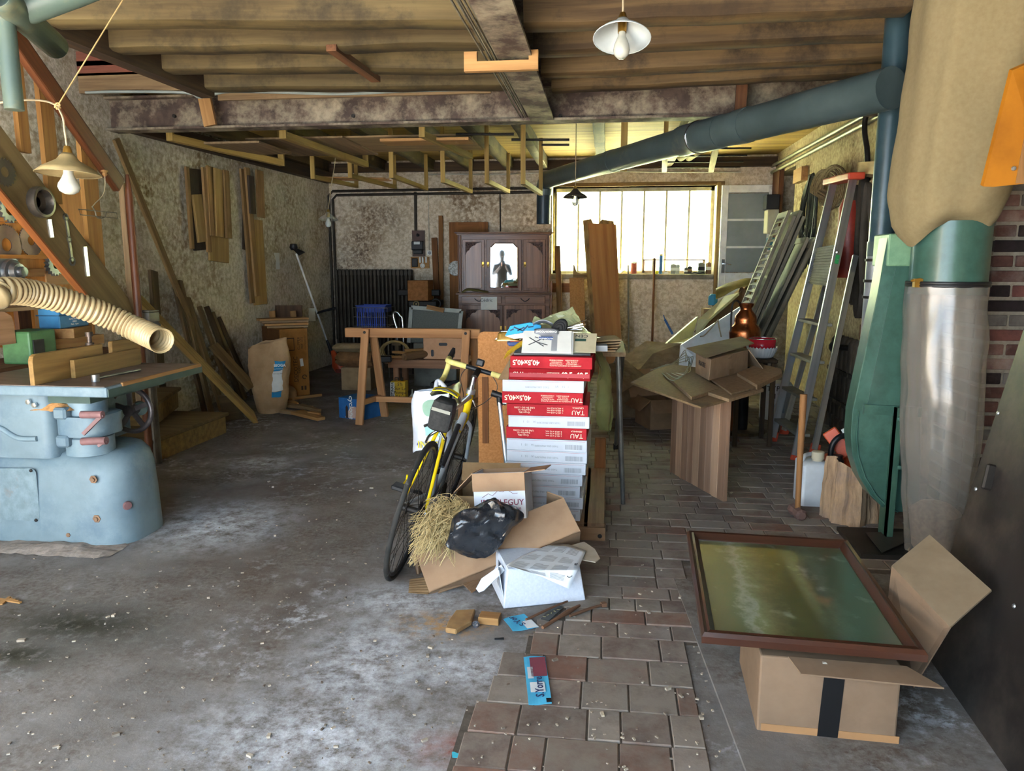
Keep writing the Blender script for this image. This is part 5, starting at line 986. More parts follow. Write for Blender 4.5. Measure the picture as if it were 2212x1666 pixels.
for i, a in enumerate((
    (420, 365, 438, 540, 38, HWD, 'dark backing panel hung at the left of the wall rack', .02), (403, 360, 415, 538, 7, HW, 'thin edge batten beside the dark backing panel', .05),
    (424, 420, 437, 523, 20, HWL, 'pale board set into the dark backing panel', .05), (440, 362, 452, 545, 9, HW, 'narrow brown batten between the backing panel and pale boards', .06),
    (468, 365, 473, 566, 42, HWL, 'longest pale board of the middle hung bundle', .03), (450, 360, 458, 510, 10, HW, 'narrow left batten in front of the middle bundle', .07), (470, 365, 474, 512, 16, HWL, 'pale batten at the centre of the middle bundle', .07), (487, 368, 494, 515, 12, HW, 'right batten with screw holes of the middle bundle', .07),
    (522, 365, 545, 655, 8, HW, 'long thin batten of the right hung bundle', .05), (533, 362, 556, 640, 10, HW, 'second long batten of the right hung bundle', .07), (552, 475, 563, 658, 28, HWL, 'wide board hanging low in the right bundle', .03), (541, 380, 546, 462, 12, HWD, 'dark short batten hung in the right bundle', .10), (560, 368, 564, 470, 15, HW, 'short brown board at the edge of the right bundle', .09), (530, 372, 530, 540, 10, HWD, 'dark strip behind the right hung bundle', .02))):
    hung(*a)
# ================================================================ centre: sack, cartons, bicycle, tile stack
# --- tall brown carton with stacked boards
A, B = onz(611, 859), onz(670, 853); hD = ony(604, 712, A.y).z; u_ = (B-A).normalized(); n_ = V((-u_.y, u_.x, 0)); dD = .62; wD = (B-A).length
DB = thing('tall_carton', (A+B)/2, 'tall brown radiator carton printed in black beside the kraft sack', 'carton')
DKR = card('brown_carton', '9a6a36', '855a2c', '6e4a26', dirt=.3)
mb = MB(); mb.box((A+B)/2+n_*(dD/2)+Z*(hD/2), (wD, dD, hD), basis(u_, n_)); mk('carton_body', mb, DKR, DB, bevel=.004)
mb = MB(); mb.box(A+n_*(dD/2)+Z*(hD/2)-u_*.004, (.006, dD*.98, hD*.99), basis(u_, n_)); mk('shaded_side', mb, card('shaded_side_brown', '6a4526', '583a20'), DB)  # darker brown sheet puts the shade of this side into its colour
def D_(a, z, o=.0009): return A+u_*(wD*a)+Z*z-n_*o
def U_(py): return ony(640, py, A.y).z
PR = flat('brown_print', '3e2a1c', rough=.9)
text('DECOTEC', D_(.52, U_(801)), Z, -u_, .062, PR, DB); text('PARIS', D_(.66, U_(802)), Z, -u_, .035, PR, DB); text('CLIPPER', D_(.66, U_(745)), Z, -u_, .04, PR, DB); text('REF  275', D_(.78, U_(744)), Z, -u_, .035, PR, DB); text('COLIS DE RENFORT', D_(.9, U_(744)), Z, -u_, .018, PR, DB)
mb = MB(); mb.bar(D_(.6, U_(830)), D_(.6, U_(774)), .003, .001, up=n_)
for a_, b_, y0, y1 in ((.2, .5, 732, 734), (.2, .5, 758, 760), (.2, .22, 734, 758), (.48, .5, 734, 758)): mb.box((D_((a_+b_)/2, (U_(y0)+U_(y1))/2)), (max(.004, (b_-a_)*wD), .001, max(.004, U_(y0)-U_(y1))), basis(u_, n_))
for a_, y in ((.36, 849), (.78, 843)):
    for k in range(2): mb.box(D_(a_-.06+.12*k, U_(y)), (.022, .001, .045), basis(u_, n_))
mb.tube([D_(.82, U_(819))+u_*(.022*math.cos(k))+Z*(.022*math.sin(k)) for k in [i*math.pi/6 for i in range(11)]], .005, 5)
mk('printed_marks', mb, PR, DB, kind='stuff')
mb = MB(); mb.box(D_(.74, U_(787), .0012), (.035, .001, .085), basis(u_, n_) @ Matrix.Rotation(-.1, 3, 'Y')); lb = mk('sticker', mb, PAPER, DB)
zt_ = hD+.002
for i, (s0, s1, w, l) in enumerate(((-.25, .75, .1, 'lowest board of the stack on the tall carton'), (-.1, .85, .12, 'second board of the stack on the tall carton'), (.05, .95, .1, 'third board of the stack on the tall carton'), (.0, .8, .12, 'top board of the stack on the tall carton'))):
    mb = MB(); c_ = A+u_*(wD*.5)+n_*(.1+.05*i); L1 = .62+.05*i; mb.box(c_+Z*(zt_+.0125)+n_*.1, (L1*.7, w*1.6, .022), basis(u_+n_*(-.25+.05*i), n_+u_*.2)); mk('stacked_board', mb, PINE if i % 2 else PINEG, label=l, cat='board'); zt_ += .0245
for i, (x0, x1, lab) in enumerate(((596, 615, 'dark brown panel leaning behind the tall carton'), (590, 648, 'wide dark veneered panel leaning behind the tall carton'))):
    yq = 8.78-.09*i; a, b = ony(x0, 660, yq), ony(x1, 660, yq); mb = MB(); mb.plate([a+V((0, .05, 0)), b+V((0, .05, 0)), V((b.x+.1, yq-.25, .004)), V((a.x+.1, yq-.25, .004))], .02, toward=CAM); mk('veneer_sheet', mb, wood('dark_veneer', '5a4230', '422f20', '34251a', .3), label=lab, cat='panel')
for i, x in enumerate((588, 633)):
    p = ony(x, 672, 8.6); mb = MB(); mb.bar(p, V((p.x+.12, 8.42, .0)), .075, .02, up=(0, 1, 0)); mk('pine_wedge', mb, PINE, label=('pine slat leaning on the left of the dark panels', 'pine slat leaning on the right of the dark panels')[i], cat='slat')
# --- kraft sack
sb = onz(572, 893); SK = thing('kraft_sack', sb, 'crumpled open kraft paper sack with a blue and white label', 'sack'); SKM = mat('kraft_sack_paper', 'b0906c', '9a7a56', scale=6, rough=.95, c3='8a6c4a', dirt=.35, bump=.35, bdist=.01)
sh = ony(560, 742, sb.y).z; sw = abs(ony(608, 800, sb.y).x-ony(522, 800, sb.y).x)/2
outl = [(0, .56), (.04, .66), (.2, .8), (.45, .93), (.7, 1.0), (.9, 1.02), (1, 1.0)]
def sackw(v):
    for (a, b), (c, d) in zip(outl, outl[1:]):
        if a <= v <= c: return b+(d-b)*(v-a)/(c-a)
    return 1
def sackp(u, v):
    t_ = u*6.2832; w = sackw(v)*sw; dpt = .15*(1-.62*v**2); lean = -.10*v
    zz = v*sh+(.05*math.cos(t_)*v**4) - (.10*max(0, -math.sin(t_))*max(0, math.cos(t_*1.5+.6)) if v > .97 else 0)
    cx = sb.x+.02+lean*.35
    p = V((cx+w*math.copysign(abs(math.cos(t_))**.75, math.cos(t_)), sb.y+.12+dpt*math.sin(t_)+.05*v, zz))
    return p+noise.noise_vector(p*7)*.022*min(1, v*5)+noise.noise_vector(p*19)*.009*min(1, v*5)
mb = MB(); mb.grid(sackp, 56, 34, True); k = len(mb.v); mb.f.append(tuple(range(56))[::-1]); mk('sack_body', mb, SKM, SK, smooth=50, solid=.004)
def sackf(u, v, o=.006):
    # point on the front of the sack: u across (0..1), v up
    p = sackp(.5+.5*u, v); return p+V((0, -o, 0))
def slabel(nm, u0, u1, v0, v1, m):
    mb = MB(); mb.grid(lambda u, v: sackf(u0+(u1-u0)*u, v0+(v1-v0)*v), 12, 10); return mk(nm, mb, m, SK, smooth=60)
WL = card('sack_label_white', 'c6c6c0', 'b6b6b0'); BL = card('sack_label_blue', '2f7fa6', '2a7094')
slabel('blue_label', .62, .84, .60, .735, BL); slabel('white_label', .62, .82, .33, .598, WL); slabel('blue_strip', .62, .79, .25, .325, BL)
p = sackf(.72, .685, .014); text('BIOGA', p, (1, .35, 0), Z, .036, PAPER, SK, bold=.0015); text('HAUTE PERFOR', sackf(.72, .625, .014), (1, .35, 0), Z, .013, PAPER, SK); text('ANTI-CALCAIRE', sackf(.71, .56, .014), (1, .35, 0), Z, .012, PR, SK)
mb = MB(); c_ = onz(612, 866); mb.grid(lambda u, v: c_+V((.1*math.cos(u*6.283)*math.sin(v*1.57), .1*math.sin(u*6.283)*math.sin(v*1.57)+.08, .16*math.cos(v*1.57))), 20, 8, True); mb.jit(.03, 9); mk('paper_bundle', mb, SKM, label='small crumpled kraft bundle beside the foot of the sack', cat='paper', smooth=50)
# --- scraps of wood on the floor
for i, (x0, y0, x1, y1, w, l) in enumerate(((622, 862, 694, 853, .07, 'thin pale lath lying in front of the tall carton'), (600, 873, 672, 882, .1, 'rough bark-edged slat on the floor by the sack'), (628, 868, 640, 874, .08, 'small wedge of wood among the floor scraps'), (648, 876, 690, 888, .06, 'short square offcut among the floor scraps'), (640, 890, 694, 905, .14, 'broad split slab lying on the floor before the scraps'), (610, 888, 640, 893, .07, 'broken bark strip on the floor by the sack'), (668, 892, 692, 896, .05, 'short batten end behind the broad split slab'))):
    mb = MB(); mb.bar(onz(x0, y0, .016+.004*i), onz(x1, y1, .016+.003*i), w, .028, w1=w*.6); mb.jit(.006, 14); mk('wood_scrap', mb, PINEG if i % 2 else PINE, label=l, cat='wood scrap')
# --- chipboard sheet with batten, telescopic handle
yq = onz(1040, 1000).y; a, b = ony(1033, 716, yq), ony(1110, 716, yq); CP = thing('chipboard_panel', (a.x, yq, 0), 'orange-brown chipboard panel standing behind the bicycle', 'panel')
mb = MB(); r = .04; mb.prism([(0, 0), (.62, 0), (.62, a.z), (r, a.z), (r*.3, a.z-r*.3), (0, a.z-r)], (a.x, yq, 0), (1, 0, 0), Z, .02); mk('sheet', mb, mat('orange_chipboard', 'b8814e', 'a36c3c', scale=70, rough=.85, c3='9a6538', dirt=.35, bump=.1), CP)
b0, b1 = ony(1042, 958, yq-.03), ony(1054, 815, yq-.03); mb = MB(); mb.bb((b0.x, yq-.03, b0.z), (b1.x, yq-.001, b1.z)); mk('batten', mb, RUSTP, CP)
# --- pallet
ypl = 3.80; PL = thing('pallet', (-.35, 4.3, 0), 'weathered wooden pallet carrying the tile cartons', 'pallet'); PLW = wood('pallet_wood', '8a6a4c', '6a4e36', '4e3c2a', .35)
pz = .10; px_r = onz(1307, 1170).x
for y in (ypl, ypl+.5, ypl+1.0): mb = MB(); mb.bb((-.85, y, .0), (px_r, y+.09, pz-.022)); mk('bearer', mb, PLW, PL)
for i, x in enumerate((-.84, -.62, -.40, -.18, px_r-.115)): mb = MB(); mb.bb((x, ypl+.01, pz-.0215), (x+.11, ypl+1.1, pz)); mk('deck_board', mb, PLW, PL, bevel=.002)
p = ony(1300, 1155, ypl-.001); mb = MB(); mb.lathe([(.012, 0), (.011, .003), (0, .004)], p+V((-.01, 0, -.01)), (0, -1, 0), 10); mk('nail', mb, DKMET, PL, smooth=50)
mb = MB(); a = ony(1284, 1010, 4.95); mb.bb((a.x, 4.93, .0), (a.x+.075, 4.96, .30)); mk('upright_board', mb, RUSTP, label='short reddish board standing up behind the pallet', cat='board', bevel=.006)
# --- tile cartons
ybx = 3.84; xL_ = ony(1092, 900, ybx).x; bw = .425; z_ = pz+.0008; nbx = 14; bh = (ony(1190, 771, ybx).z-pz)/nbx
kinds = list('RDWRSWTWWWWWWW')[::-1]
offs = [-.03, -.02, -.035, -.03, -.01, .0, .0, -.004, .004, -.004, -.025, -.025, .012, .02]
DRED = card('dark_red_card', '8e1a20', '7c161b', 'a84844', dirt=.3)
names = {'R': 'red tile carton with inverted cream size print', 'S': 'red tile carton with inverted dimensions print', 'T': 'red tile carton with inverted maker print between white ones', 'D': 'dark red tile carton with upright size print', 'W': 'white tile carton with faint stamped codes'}
cnt = 0
for i, kd in enumerate(kinds):
    from_top = nbx-1-i
    m = REDC if kd in 'RST' else (DRED if kd == 'D' else WHITEC)
    c_ = V((xL_+bw/2+offs[i]+.012, ybx+bw/2+random.uniform(-.006, .004), z_)); R_ = rotz(random.uniform(-.025, .02)-.012); h = bh-.001
    lab = names[kd]+(', on top of the pile', ', second from the top of the pile', ', third from the top', ', fourth from the top', ', fifth from the top', ', sixth from the top', ', seventh from the top', ', eighth from the top', ', ninth from the top', ', tenth from the top', ', fourth above the pallet', ', third above the pallet', ', second above the pallet', ', lying on the pallet')[from_top]
    t = thing('tile_carton', (0, 0, 0), lab, 'carton', 'tile cartons on the pallet')
    mb = MB(); mb.box((0, 0, h/2), (bw, bw, h)); mk('carton_body', mb, m, t, bevel=.002)
    yf = -bw/2-.0008; X_, Zc = V((1, 0, 0)), h/2
    def tx(s, x, z, sz, mm, inv=True, bold=0): return text(s, (x, yf, z), (-X_ if inv else X_), (-Z if inv else Z), sz, mm, t, ext=.0003, bold=bold)
    if kd == 'R': tx('40,5x40,5', -.13, Zc, .036, CREAMINK, True, .0008); tx('- PASTA BLANCA\n- PATE BLANCHE\n- WHITE BODY\n- WEISSCHERBIGE', .03, Zc, .0095, CREAMINK); tx('- PAVIMENTO DE GRES\n- GRES EMAILLE\n- FLOOR TILE\n- BODENFLIESEN', .11, Zc, .0095, CREAMINK); 
    if kd == 'R' and from_top > 1: tx('TAU', .18, Zc-.006, .032, CREAMINK)
    if kd in 'ST': tx('Grupo BIIa\nSuperficie GL\nUNE EN ISO 13.006', -.12, Zc, .013, CREAMINK); tx('1: 401,7 ± 0,2 mm.\n2: 402,5 ± 0,6 mm.\n3: 403,3 ± 0,2 mm.', .04, Zc, .0115, CREAMINK); tx('TAU', .16, Zc-.008, .034, CREAMINK); tx('CERÁMICA', .16, Zc+.016, .012, CREAMINK)
    if kd == 'D':
        tx('40,5x40,5', .13, Zc, .036, CREAMINK, False, .0012); tx('TAU', -.16, Zc+.002, .032, CREAMINK); tx('CERÁMICA\nGRES ESMALTADO', -.07, Zc, .0095, CREAMINK); tx('PAVIMENTO\nFLOOR TILE\nBODENFLIESEN', .02, Zc, .0095, CREAMINK)
        mb = MB(); mb.box((0, yf-.0004, Zc-.004), (bw*.98, .0006, h*.35)); mk('tape', mb, mat('shiny_tape', 'a83038', '98282e', rough=.5, spec=.3, bump=0), t)
    if kd == 'W':
        if from_top == 2: tx('1A    15   1', .1, Zc, .016, GREYINK, False)
        else: tx('1A    15   1', -.1, Zc, .016, GREYINK)
        tx('TASIS GRIS PREFORMI', .0 if from_top > 2 else -.03, Zc-.004, .013, GREYINK)
        mb = MB(); random.seed(40+i); x = .1
        while x < .19: w = random.choice((.001, .0016, .0024)); mb.box((x, yf+.0003, Zc-.006), (w, .0006, h*.4)); x += w+random.choice((.0012, .002))
        if from_top > 2: mk('barcode', mb, GREYINK, t, kind='stuff')
        mb = MB(); mb.box((0, yf, h*.9), (bw*.96, .0006, .0012)); mk('red_line', mb, flat('faint_red', 'b0686c'), t)
    place(t, c_, R_); z_ += bh
ztop = z_
# --- folding table behind the stack carrying the heap
ft_z = ztop-.03; FT = thing('folding_table', (0, 4.75, 0), 'small folding table with grey tube legs behind the tile cartons', 'table'); GT = mat('grey_tube', '6d6a64', '504d48', rough=.4, metal=.5)
mb = MB(); mb.bb((-.55, 4.33, ft_z-.025), (.12, 5.0, ft_z)); mk('table_top', mb, PINEG, FT)
e = onz(1330, 972)
for (x, y) in ((.08, 4.38), (-.5, 4.38), (.08, 4.95), (-.5, 4.95)): mb = MB(); mb.tube([(x, y, ft_z-.025), (x+.05, y+.06, 0)], .014, 10); mk('leg', mb, GT, FT, smooth=50)
mb = MB(); q = V((e.x, e.y, 0)); mb.tube([V((.12, 5.0, ft_z-.03)), q+V((0, 0, .04))], .016, 10); mk('outer_leg', mb, GT, FT, smooth=50)
mb = MB(); mb.cyl(q, q+V((0, 0, .05)), .02, n=12); mk('rubber_foot', mb, RUBBER, FT, smooth=50)
# --- heap on top
zt = ztop+.001
def P4(px, py, Y): return ony(px, py, Y)
mb = MB(); mb.box((-.28, 4.06, zt+.006), (.4, .36, .010), rotz(.04)); mk('dark_folder', mb, mat('dark_cover', '2e2a2a', '221f1f', rough=.4), label='dark folder lying flat on the top tile carton', cat='folder')
zt2 = zt+.0125
def leaf(nm, c, w, d, t_, tilt, rz, m, lab, cat, par=None):
    R_ = rotz(rz) @ Matrix.Rotation(tilt, 3, 'X'); mb = MB(); mb.box(V(c), (w, d, t_), R_); return mk(nm, mb, m, label=lab, cat=cat), R_
o, R_ = leaf('bicycle_leaflet', (-.30, 3.95, zt2+.052), .25, .17, .006, .62, .03, PAPER, 'white leaflet with a grey diagram propped on the heap', 'leaflet')
cc = V((-.30, 3.95, zt2+.052)); e1, e2, e3 = R_ @ V((1, 0, 0)), R_ @ V((0, 1, 0)), R_ @ V((0, 0, 1)); fp = cc+e3*.0036
mb = MB(); mb.box(fp+e1*.035, (.03, .15, .0006), R_); mk('grey_band', mb, GREYINK, o)
mb = MB()
for a_, b_ in (((-.1, .03), (-.02, -.04)), ((-.1, -.03), (-.03, .02)), ((-.07, .035), (-.02, .01)), ((-.05, -.01), (0, -.03))): mb.bar(fp+e1*a_[0]+e2*a_[1], fp+e1*b_[0]+e2*b_[1], .006, .0006, up=e3)
mk('diagram', mb, flat('dark_grey_print', '4a4c50'), o, kind='stuff')
mb = MB(); mb.box(cc-e3*.006+V((0, .0, 0)), (.27, .18, .004), R_); mk('under_sheet', mb, PAPER, o)
o, R_ = leaf('cream_booklet', (-.11, 3.98, zt2+.045), .13, .16, .008, .55, -.03, card('cream_cover', 'b5ac90', 'a49b80'), 'cream booklet with a dark green panel on the heap', 'booklet'); cc = V((-.11, 3.98, zt2+.045)); fp = cc+R_ @ V((0, 0, .0046))
mb = MB(); mb.box(fp+R_ @ V((-.02, .02, 0)), (.06, .022, .0006), R_); mk('green_panel', mb, flat('dark_green_print', '2c4a40'), o); text('CEN', fp+R_ @ V((-.015, .055, .0002)), R_ @ V((-1, 0, 0)), R_ @ V((0, -1, 0)), .035, INK, o)
o, R_ = leaf('grey_catalogue', (-.07, 4.08, zt2+.016), .16, .2, .03, .0, .05, card('grey_cover', '9a9c9c', '88898a'), 'thick grey catalogue under the cream booklet', 'catalogue')
# yellow net
net = MB(); NM = mat('yellow_net', 'c9a520', 'a88512', rough=.6)
n0, n1, n2 = P4(1092, 768, 3.9), P4(1112, 752, 3.94), P4(1140, 735, 4.0); path = catmull([n0, n1, n2], 8); rN = .022
for s_ in (1, -1):
    for k in range(10):
        net.tube([p+V((0, math.cos(s_*i*.55+k*.628)*rN, 0))+V((.4, 0, .9))*(math.sin(s_*i*.55+k*.628)*rN) for i, p in enumerate(path)], .0016, 4)
mk('yellow_net', net, NM, kind='stuff', label='rolled yellow plastic net hanging off the left of the heap', cat='net')
mb = MB(); c_ = P4(1116, 742, 4.1); mb.box(c_, (.1, .09, .022), rotz(.2)); o = mk('orange_packet', mb, flat('packet_blue', '4a5a88'), label='flat blue packet with an orange flash on the heap', cat='packet', bevel=.006); mb = MB(); mb.box(c_+V((.0, -.005, .0125)), (.07, .05, .002), rotz(.2)); mk('orange_flash', mb, flat('orange_print', 'd05a2a'), o)
def tray(nm, a, b, Y, lab):
    p, q = P4(*a, Y), P4(*b, Y); t = thing(nm, ((p.x+q.x)/2, Y, q.z), lab, 'tray'); w = q.x-p.x; h = p.z-q.z; m = mat('gold_blister', 'b08c46', '8f6e30', rough=.18, metal=.45, bump=0, spec=.7)
    mb = MB(); loft(mb, [[(x, y, z) for x, y in rrect(p.x+g, q.x-g, Y-.06+g, Y+.06-g, .03)] for z, g in ((q.z, 0), (q.z+.006, 0), (q.z+.007, .012), (q.z+h*.8, .018), (q.z+h, .03))]); mk('blister', mb, m, t, smooth=40); return t
tray('gold_tray', (1070, 716), (1128, 735), 4.35, 'shiny gold plastic tray at the left of the heap'); tray('gold_tray', (1212, 718), (1284, 735), 4.4, 'shiny gold plastic tray with a blue corner at the right')
mb = MB(); mb.grid(lambda u, v: P4(1264+20*u, 721+8*u*u+8*v, 4.33), 8, 4); mk('blue_wrapper', mb, flat('navy_foil', '1f3f5a', rough=.3), label='navy blue wrapper end tucked in the right gold tray', cat='wrapper', solid=.002)
c_ = P4(1130, 714, 4.15); BBX = thing('blue_tube_box', c_+V((0, 0, -.035)), 'blue and white inner-tube box printed with a cyclist silhouette', 'box'); LBL = card('light_blue_print', '3f9fd0', '358fc0')
mb = MB(); mb.prism([(-.1, -.03), (-.07, .025), (.04, .045), (.1, .03), (.1, -.005), (-.0, -.01)], c_+V((0, -.02, 0)), (1, 0, 0), Z, -.05); mk('box_body', mb, LBL, BBX)
mb = MB(); mb.prism([(-.1, -.03), (.0, -.012), (.1, -.006), (.09, -.035), (-.05, -.045)], c_+V((0, -.0202, 0)), (1, 0, 0), Z, -.052); mk('white_side', mb, PAPER, BBX)
mb = MB()
for a_, b_ in (((-.05, .02), (.0, .0)), ((0, .0), (.03, .03)), ((-.03, -.0), (.01, .02)), ((-.07, .0), (-.05, .01)), ((.03, .02), (.06, .025))): mb.bar(c_+V((a_[0], -.0205, a_[1])), c_+V((b_[0], -.0205, b_[1])), .001, .008, up=(0, 0, 1))
mk('cyclist_print', mb, flat('dark_blue_print', '16364e'), BBX, kind='stuff')
mb = MB(); c_ = P4(1180, 727, 4.08)
for k, r in enumerate((.055, .048, .041)): mb.tube([c_+V((r*1.35*math.cos(t_), r*.8*math.sin(t_), .012*(k % 2))) for t_ in [i*math.pi/12 for i in range(24)]], .012-.001*k, 8, closed=True)
mk('tape_roll', mb, mat('tan_tape', '9c7350', '7c5838', rough=.5), label='coiled tan rim tape under the silver sachet', cat='tape', smooth=60)
c_ = P4(1180, 726, 3.99); Rt = Matrix.Rotation(.9, 3, 'X'); SV = MB(); SV.grid(lambda u, v: c_+Rt @ V(((u-.5)*(.13-.03*v*0), (v-.5)*.085, .01*math.sin(u*3.14)+.004*math.sin(v*9))), 12, 8); so_ = mk('silver_sachet', SV, mat('silver_foil', 'b9bcc4', '9fa2aa', rough=.25, metal=.6, bump=0), label='silver sachet with inverted blue brand panel on the heap', cat='sachet', smooth=60, solid=.003)
mb = MB(); mb.box(c_+Rt @ V((0, -.025, .014)), (.075, .022, .001), Rt); mk('blue_panel', mb, flat('brand_blue', '2a4a86'), so_); text('HUTCHINSON', c_+Rt @ V((0, -.025, .0148)), (-1, 0, 0), Rt @ V((0, -1, 0)), .012, PAPER, so_, bold=.0004); text("CARBON'COMP", c_+Rt @ V((0, .018, .0155)), (-1, 0, 0), Rt @ V((0, -1, 0)), .016, PAPER, so_, bold=.0005)
mb = MB(); c_ = P4(1173, 706, 4.12); mb.grid(lambda u, v: c_+V(((u-.5)*.11, (v-.5)*.05, .02+.02*math.sin(u*3.14)-.02*v)), 10, 6); mk('grey_pouch', mb, mat('grey_foil', '8f9298', '74777d', rough=.35, metal=.3), label='grey printed pouch behind the silver sachet', cat='pouch', solid=.004, smooth=60)
mb = MB(); c_ = P4(1208, 709, 4.05)
for k in range(3):
    r = .036-.011*k; mb.tube([c_+V((.6, -.25, .75)).normalized()*(r*1.3*math.cos(t_))+V((-.55, .1, .5)).normalized()*(r*.75*math.sin(t_))+V((0, -.006*k, 0)) for t_ in [i*math.pi/10 for i in range(20)]], .013, 8, closed=True)
mk('inner_tube', mb, RUBBER, label='rolled black inner tube lying on the heap', cat='inner tube', smooth=60)
BAGM = mat('clear_green_plastic', 'c2c99a', 'a8b080', rough=.18, bump=.3, spec=.7, alpha=.55)
mb = MB(); sp = [(1150, 697), (1156, 682), (1166, 690), (1185, 686), (1200, 680), (1222, 672), (1238, 662), (1237, 684), (1230, 700)]; tops = [P4(x, y, 4.3) for x, y in sp]
mb.grid(lambda u, v: (lambda k: tops[int(k)].lerp(tops[min(len(tops)-1, int(k)+1)], k-int(k)))(u*(len(tops)-1))*(1-v)+V((-.28+.26*u, 4.12+.12*math.sin(u*5), zt+.10-.02*v))*v+V((0, .05*math.sin(u*14)*v*(1-v)*2, 0)), 26, 12); mb.jit(.014, 22); mk('clear_bag', mb, BAGM, label='crumpled clear greenish plastic bag sticking up from the heap', cat='plastic bag')
for i in range(9):
    p = P4(1222, 712, 4.12)+V((0, random.uniform(-.02, .02), random.uniform(-.01, .015))); q = p+V((random.uniform(.08, .12), random.uniform(-.04, .04), random.uniform(0, .04))); mb = MB(); mb.tube([p, q], .0022, 5); mk('spoke', mb, CHROME, label='loose bright spoke sticking out of the heap', cat='spoke', group='loose spokes on the heap')
mb = MB(); c_ = P4(1235, 736, 4.0); 
for i in range(5): mb.box((-.02+.004*i, 4.2+.01*i, zt+.008+.013*i), (.2-.012*i, .26, .008), rotz(.06*i-.15))
mb.jit(.02, 7); mk('cardboard_pile', mb, KRAFTD, label='dark wavy cardboard layers at the right of the heap', cat='cardboard', kind='stuff')
DRP = mat('olive_plastic_sheet', 'a3a468', '84864e', rough=.3, bump=.3, spec=.6, alpha=.85, scale=4)
cols = [(1252, 745), (1285, 745), (1304, 762), (1318, 800), (1328, 850), (1330, 900), (1318, 925)]
mb = MB(); left = [P4(x, y, 4.0+.08*i) for i, (x, y) in enumerate(((1250, 742), (1282, 765), (1290, 800), (1288, 830), (1286, 870), (1290, 905), (1300, 930)))]; right = [P4(x, y, 4.35+.05*i) for i, (x, y) in enumerate(((1262, 737), (1296, 748), (1316, 790), (1326, 835), (1330, 870), (1328, 900), (1316, 928)))]
def drp(u, v):
    k = v*6; i = min(5, int(k)); f = k-i; a_ = left[i].lerp(left[i+1], f); b_ = right[i].lerp(right[i+1], f); return a_.lerp(b_, u)+V((.02*math.sin(u*9+v*4), .02*math.cos(u*8), 0))
mb.grid(drp, 18, 26); mb.jit(.012, 20); mk('olive_sheet', mb, DRP, label='olive plastic sheet draped down the right of the tile stack', cat='plastic sheet', smooth=40)
mb = MB(); a_, b_, c_, d_ = P4(1102, 775, 3.95), P4(1076, 820, 3.85), P4(1098, 822, 3.85), P4(1102, 800, 3.9); mb.plate([a_, b_, c_, d_], .004); mk('torn_flap', mb, KRAFTD, label='dark torn cardboard flap hanging left of the red cartons', cat='flap')
# telescopic handle
p0, p1 = P4(1078, 862, 3.95), P4(1093, 995, 3.88); TP = thing('telescopic_pole', V((p1.x+.02, p1.y, pz)), 'grey pole with a black T handle leaning on the tile stack', 'pole'); mb = MB(); mb.tube([p0, p1, V((p1.x+.02, p1.y-.02, pz+.003))], .012, 10); mk('pole', mb, ALU, TP, smooth=50)
mb = MB(); mb.tube([P4(1062, 849, 3.95), P4(1090, 858, 3.95)], .018, 12); mb.tube([P4(1078, 855, 3.95), P4(1080, 876, 3.95)], .016, 12); mk('handle', mb, BLACK, TP, smooth=50)
# --- bicycle
R0, al, ph = V((-.955, 3.255, 0)), .02, .262
hF, sF = V((math.sin(al), math.cos(al), 0)), V((math.cos(al), -math.sin(al), 0)); uF = sF*math.sin(ph)+Z*math.cos(ph); sS = sF*math.cos(ph)-Z*math.sin(ph)
def K(f, u, s=0): return R0+hF*f+uF*u+sS*s
BK = thing('bicycle', R0+hF*.5, 'yellow and silver racing bicycle with drop handlebars leaning by the tile stack', 'bicycle')
TYRE = mat('dusty_tyre', '2c2b29', '1d1c1b', scale=12, rough=.85, c3='a8a39a', dirt=.36, dscale=5)
YF = mat('frame_yellow', 'd8bc1a', 'c4a812', rough=.25, coat=.5, bump=0); SF = mat('frame_silver', 'a9b4bc', '98a3ac', rough=.28, metal=.4, coat=.3, bump=0)
def wheel(f, yawn=0):
    w = MB(); c_ = K(f, .335); w.tube([c_+hF*(.322*math.cos(t))+uF*(.322*math.sin(t)) for t in [i*math.pi/24 for i in range(48)]], .0125, 10, closed=True); ty = mk('tyre', w, TYRE, BK, smooth=60)
    w = MB(); w.tube([c_+hF*(.303*math.cos(t))+uF*(.303*math.sin(t)) for t in [i*math.pi/24 for i in range(48)]], .009, 8, closed=True); mk('rim', w, mat('dark_rim', '3a3a3c', '2a2a2c', rough=.35, metal=.6), ty, smooth=60)
    w = MB()
    for i in range(28):
        t = 2*math.pi*i/28; tt = t+(.5 if i % 2 else -.5); sd = .03 if i % 4 < 2 else -.03
        w.tube([c_+sS*sd+hF*(.02*math.cos(tt))+uF*(.02*math.sin(tt)), c_+hF*(.298*math.cos(t))+uF*(.298*math.sin(t))], .0016, 4)
    mk('spokes', w, DKMET, ty, kind='stuff')
    w = MB(); w.cyl(c_-sS*.055, c_+sS*.055, .016); w.cyl(c_-sS*.03, c_-sS*.026, .03); w.cyl(c_+sS*.026, c_+sS*.03, .03); mk('hub', w, DKMET, ty, smooth=40); return ty
rw = wheel(0); fw = wheel(.985)
def tb(nm, p, q, r, m, r1=None, par=BK): mb = MB(); mb.tube([p, q], [r, r if r1 is None else r1], 12); return mk(nm, mb, m, par, smooth=50)
bb, st, h0, h1 = K(.41, .27), K(.27, .76), K(.865, .60), K(.825, .76)
tb('down_tube', bb, K(.80, .64), .02, SF); tb('down_tube_end', K(.70, .555), h0, .0205, YF); tb('top_tube', st, K(.835, .74), .016, SF); tb('seat_tube', bb, st, .016, SF); tb('head_tube', h0, h1, .021, YF)
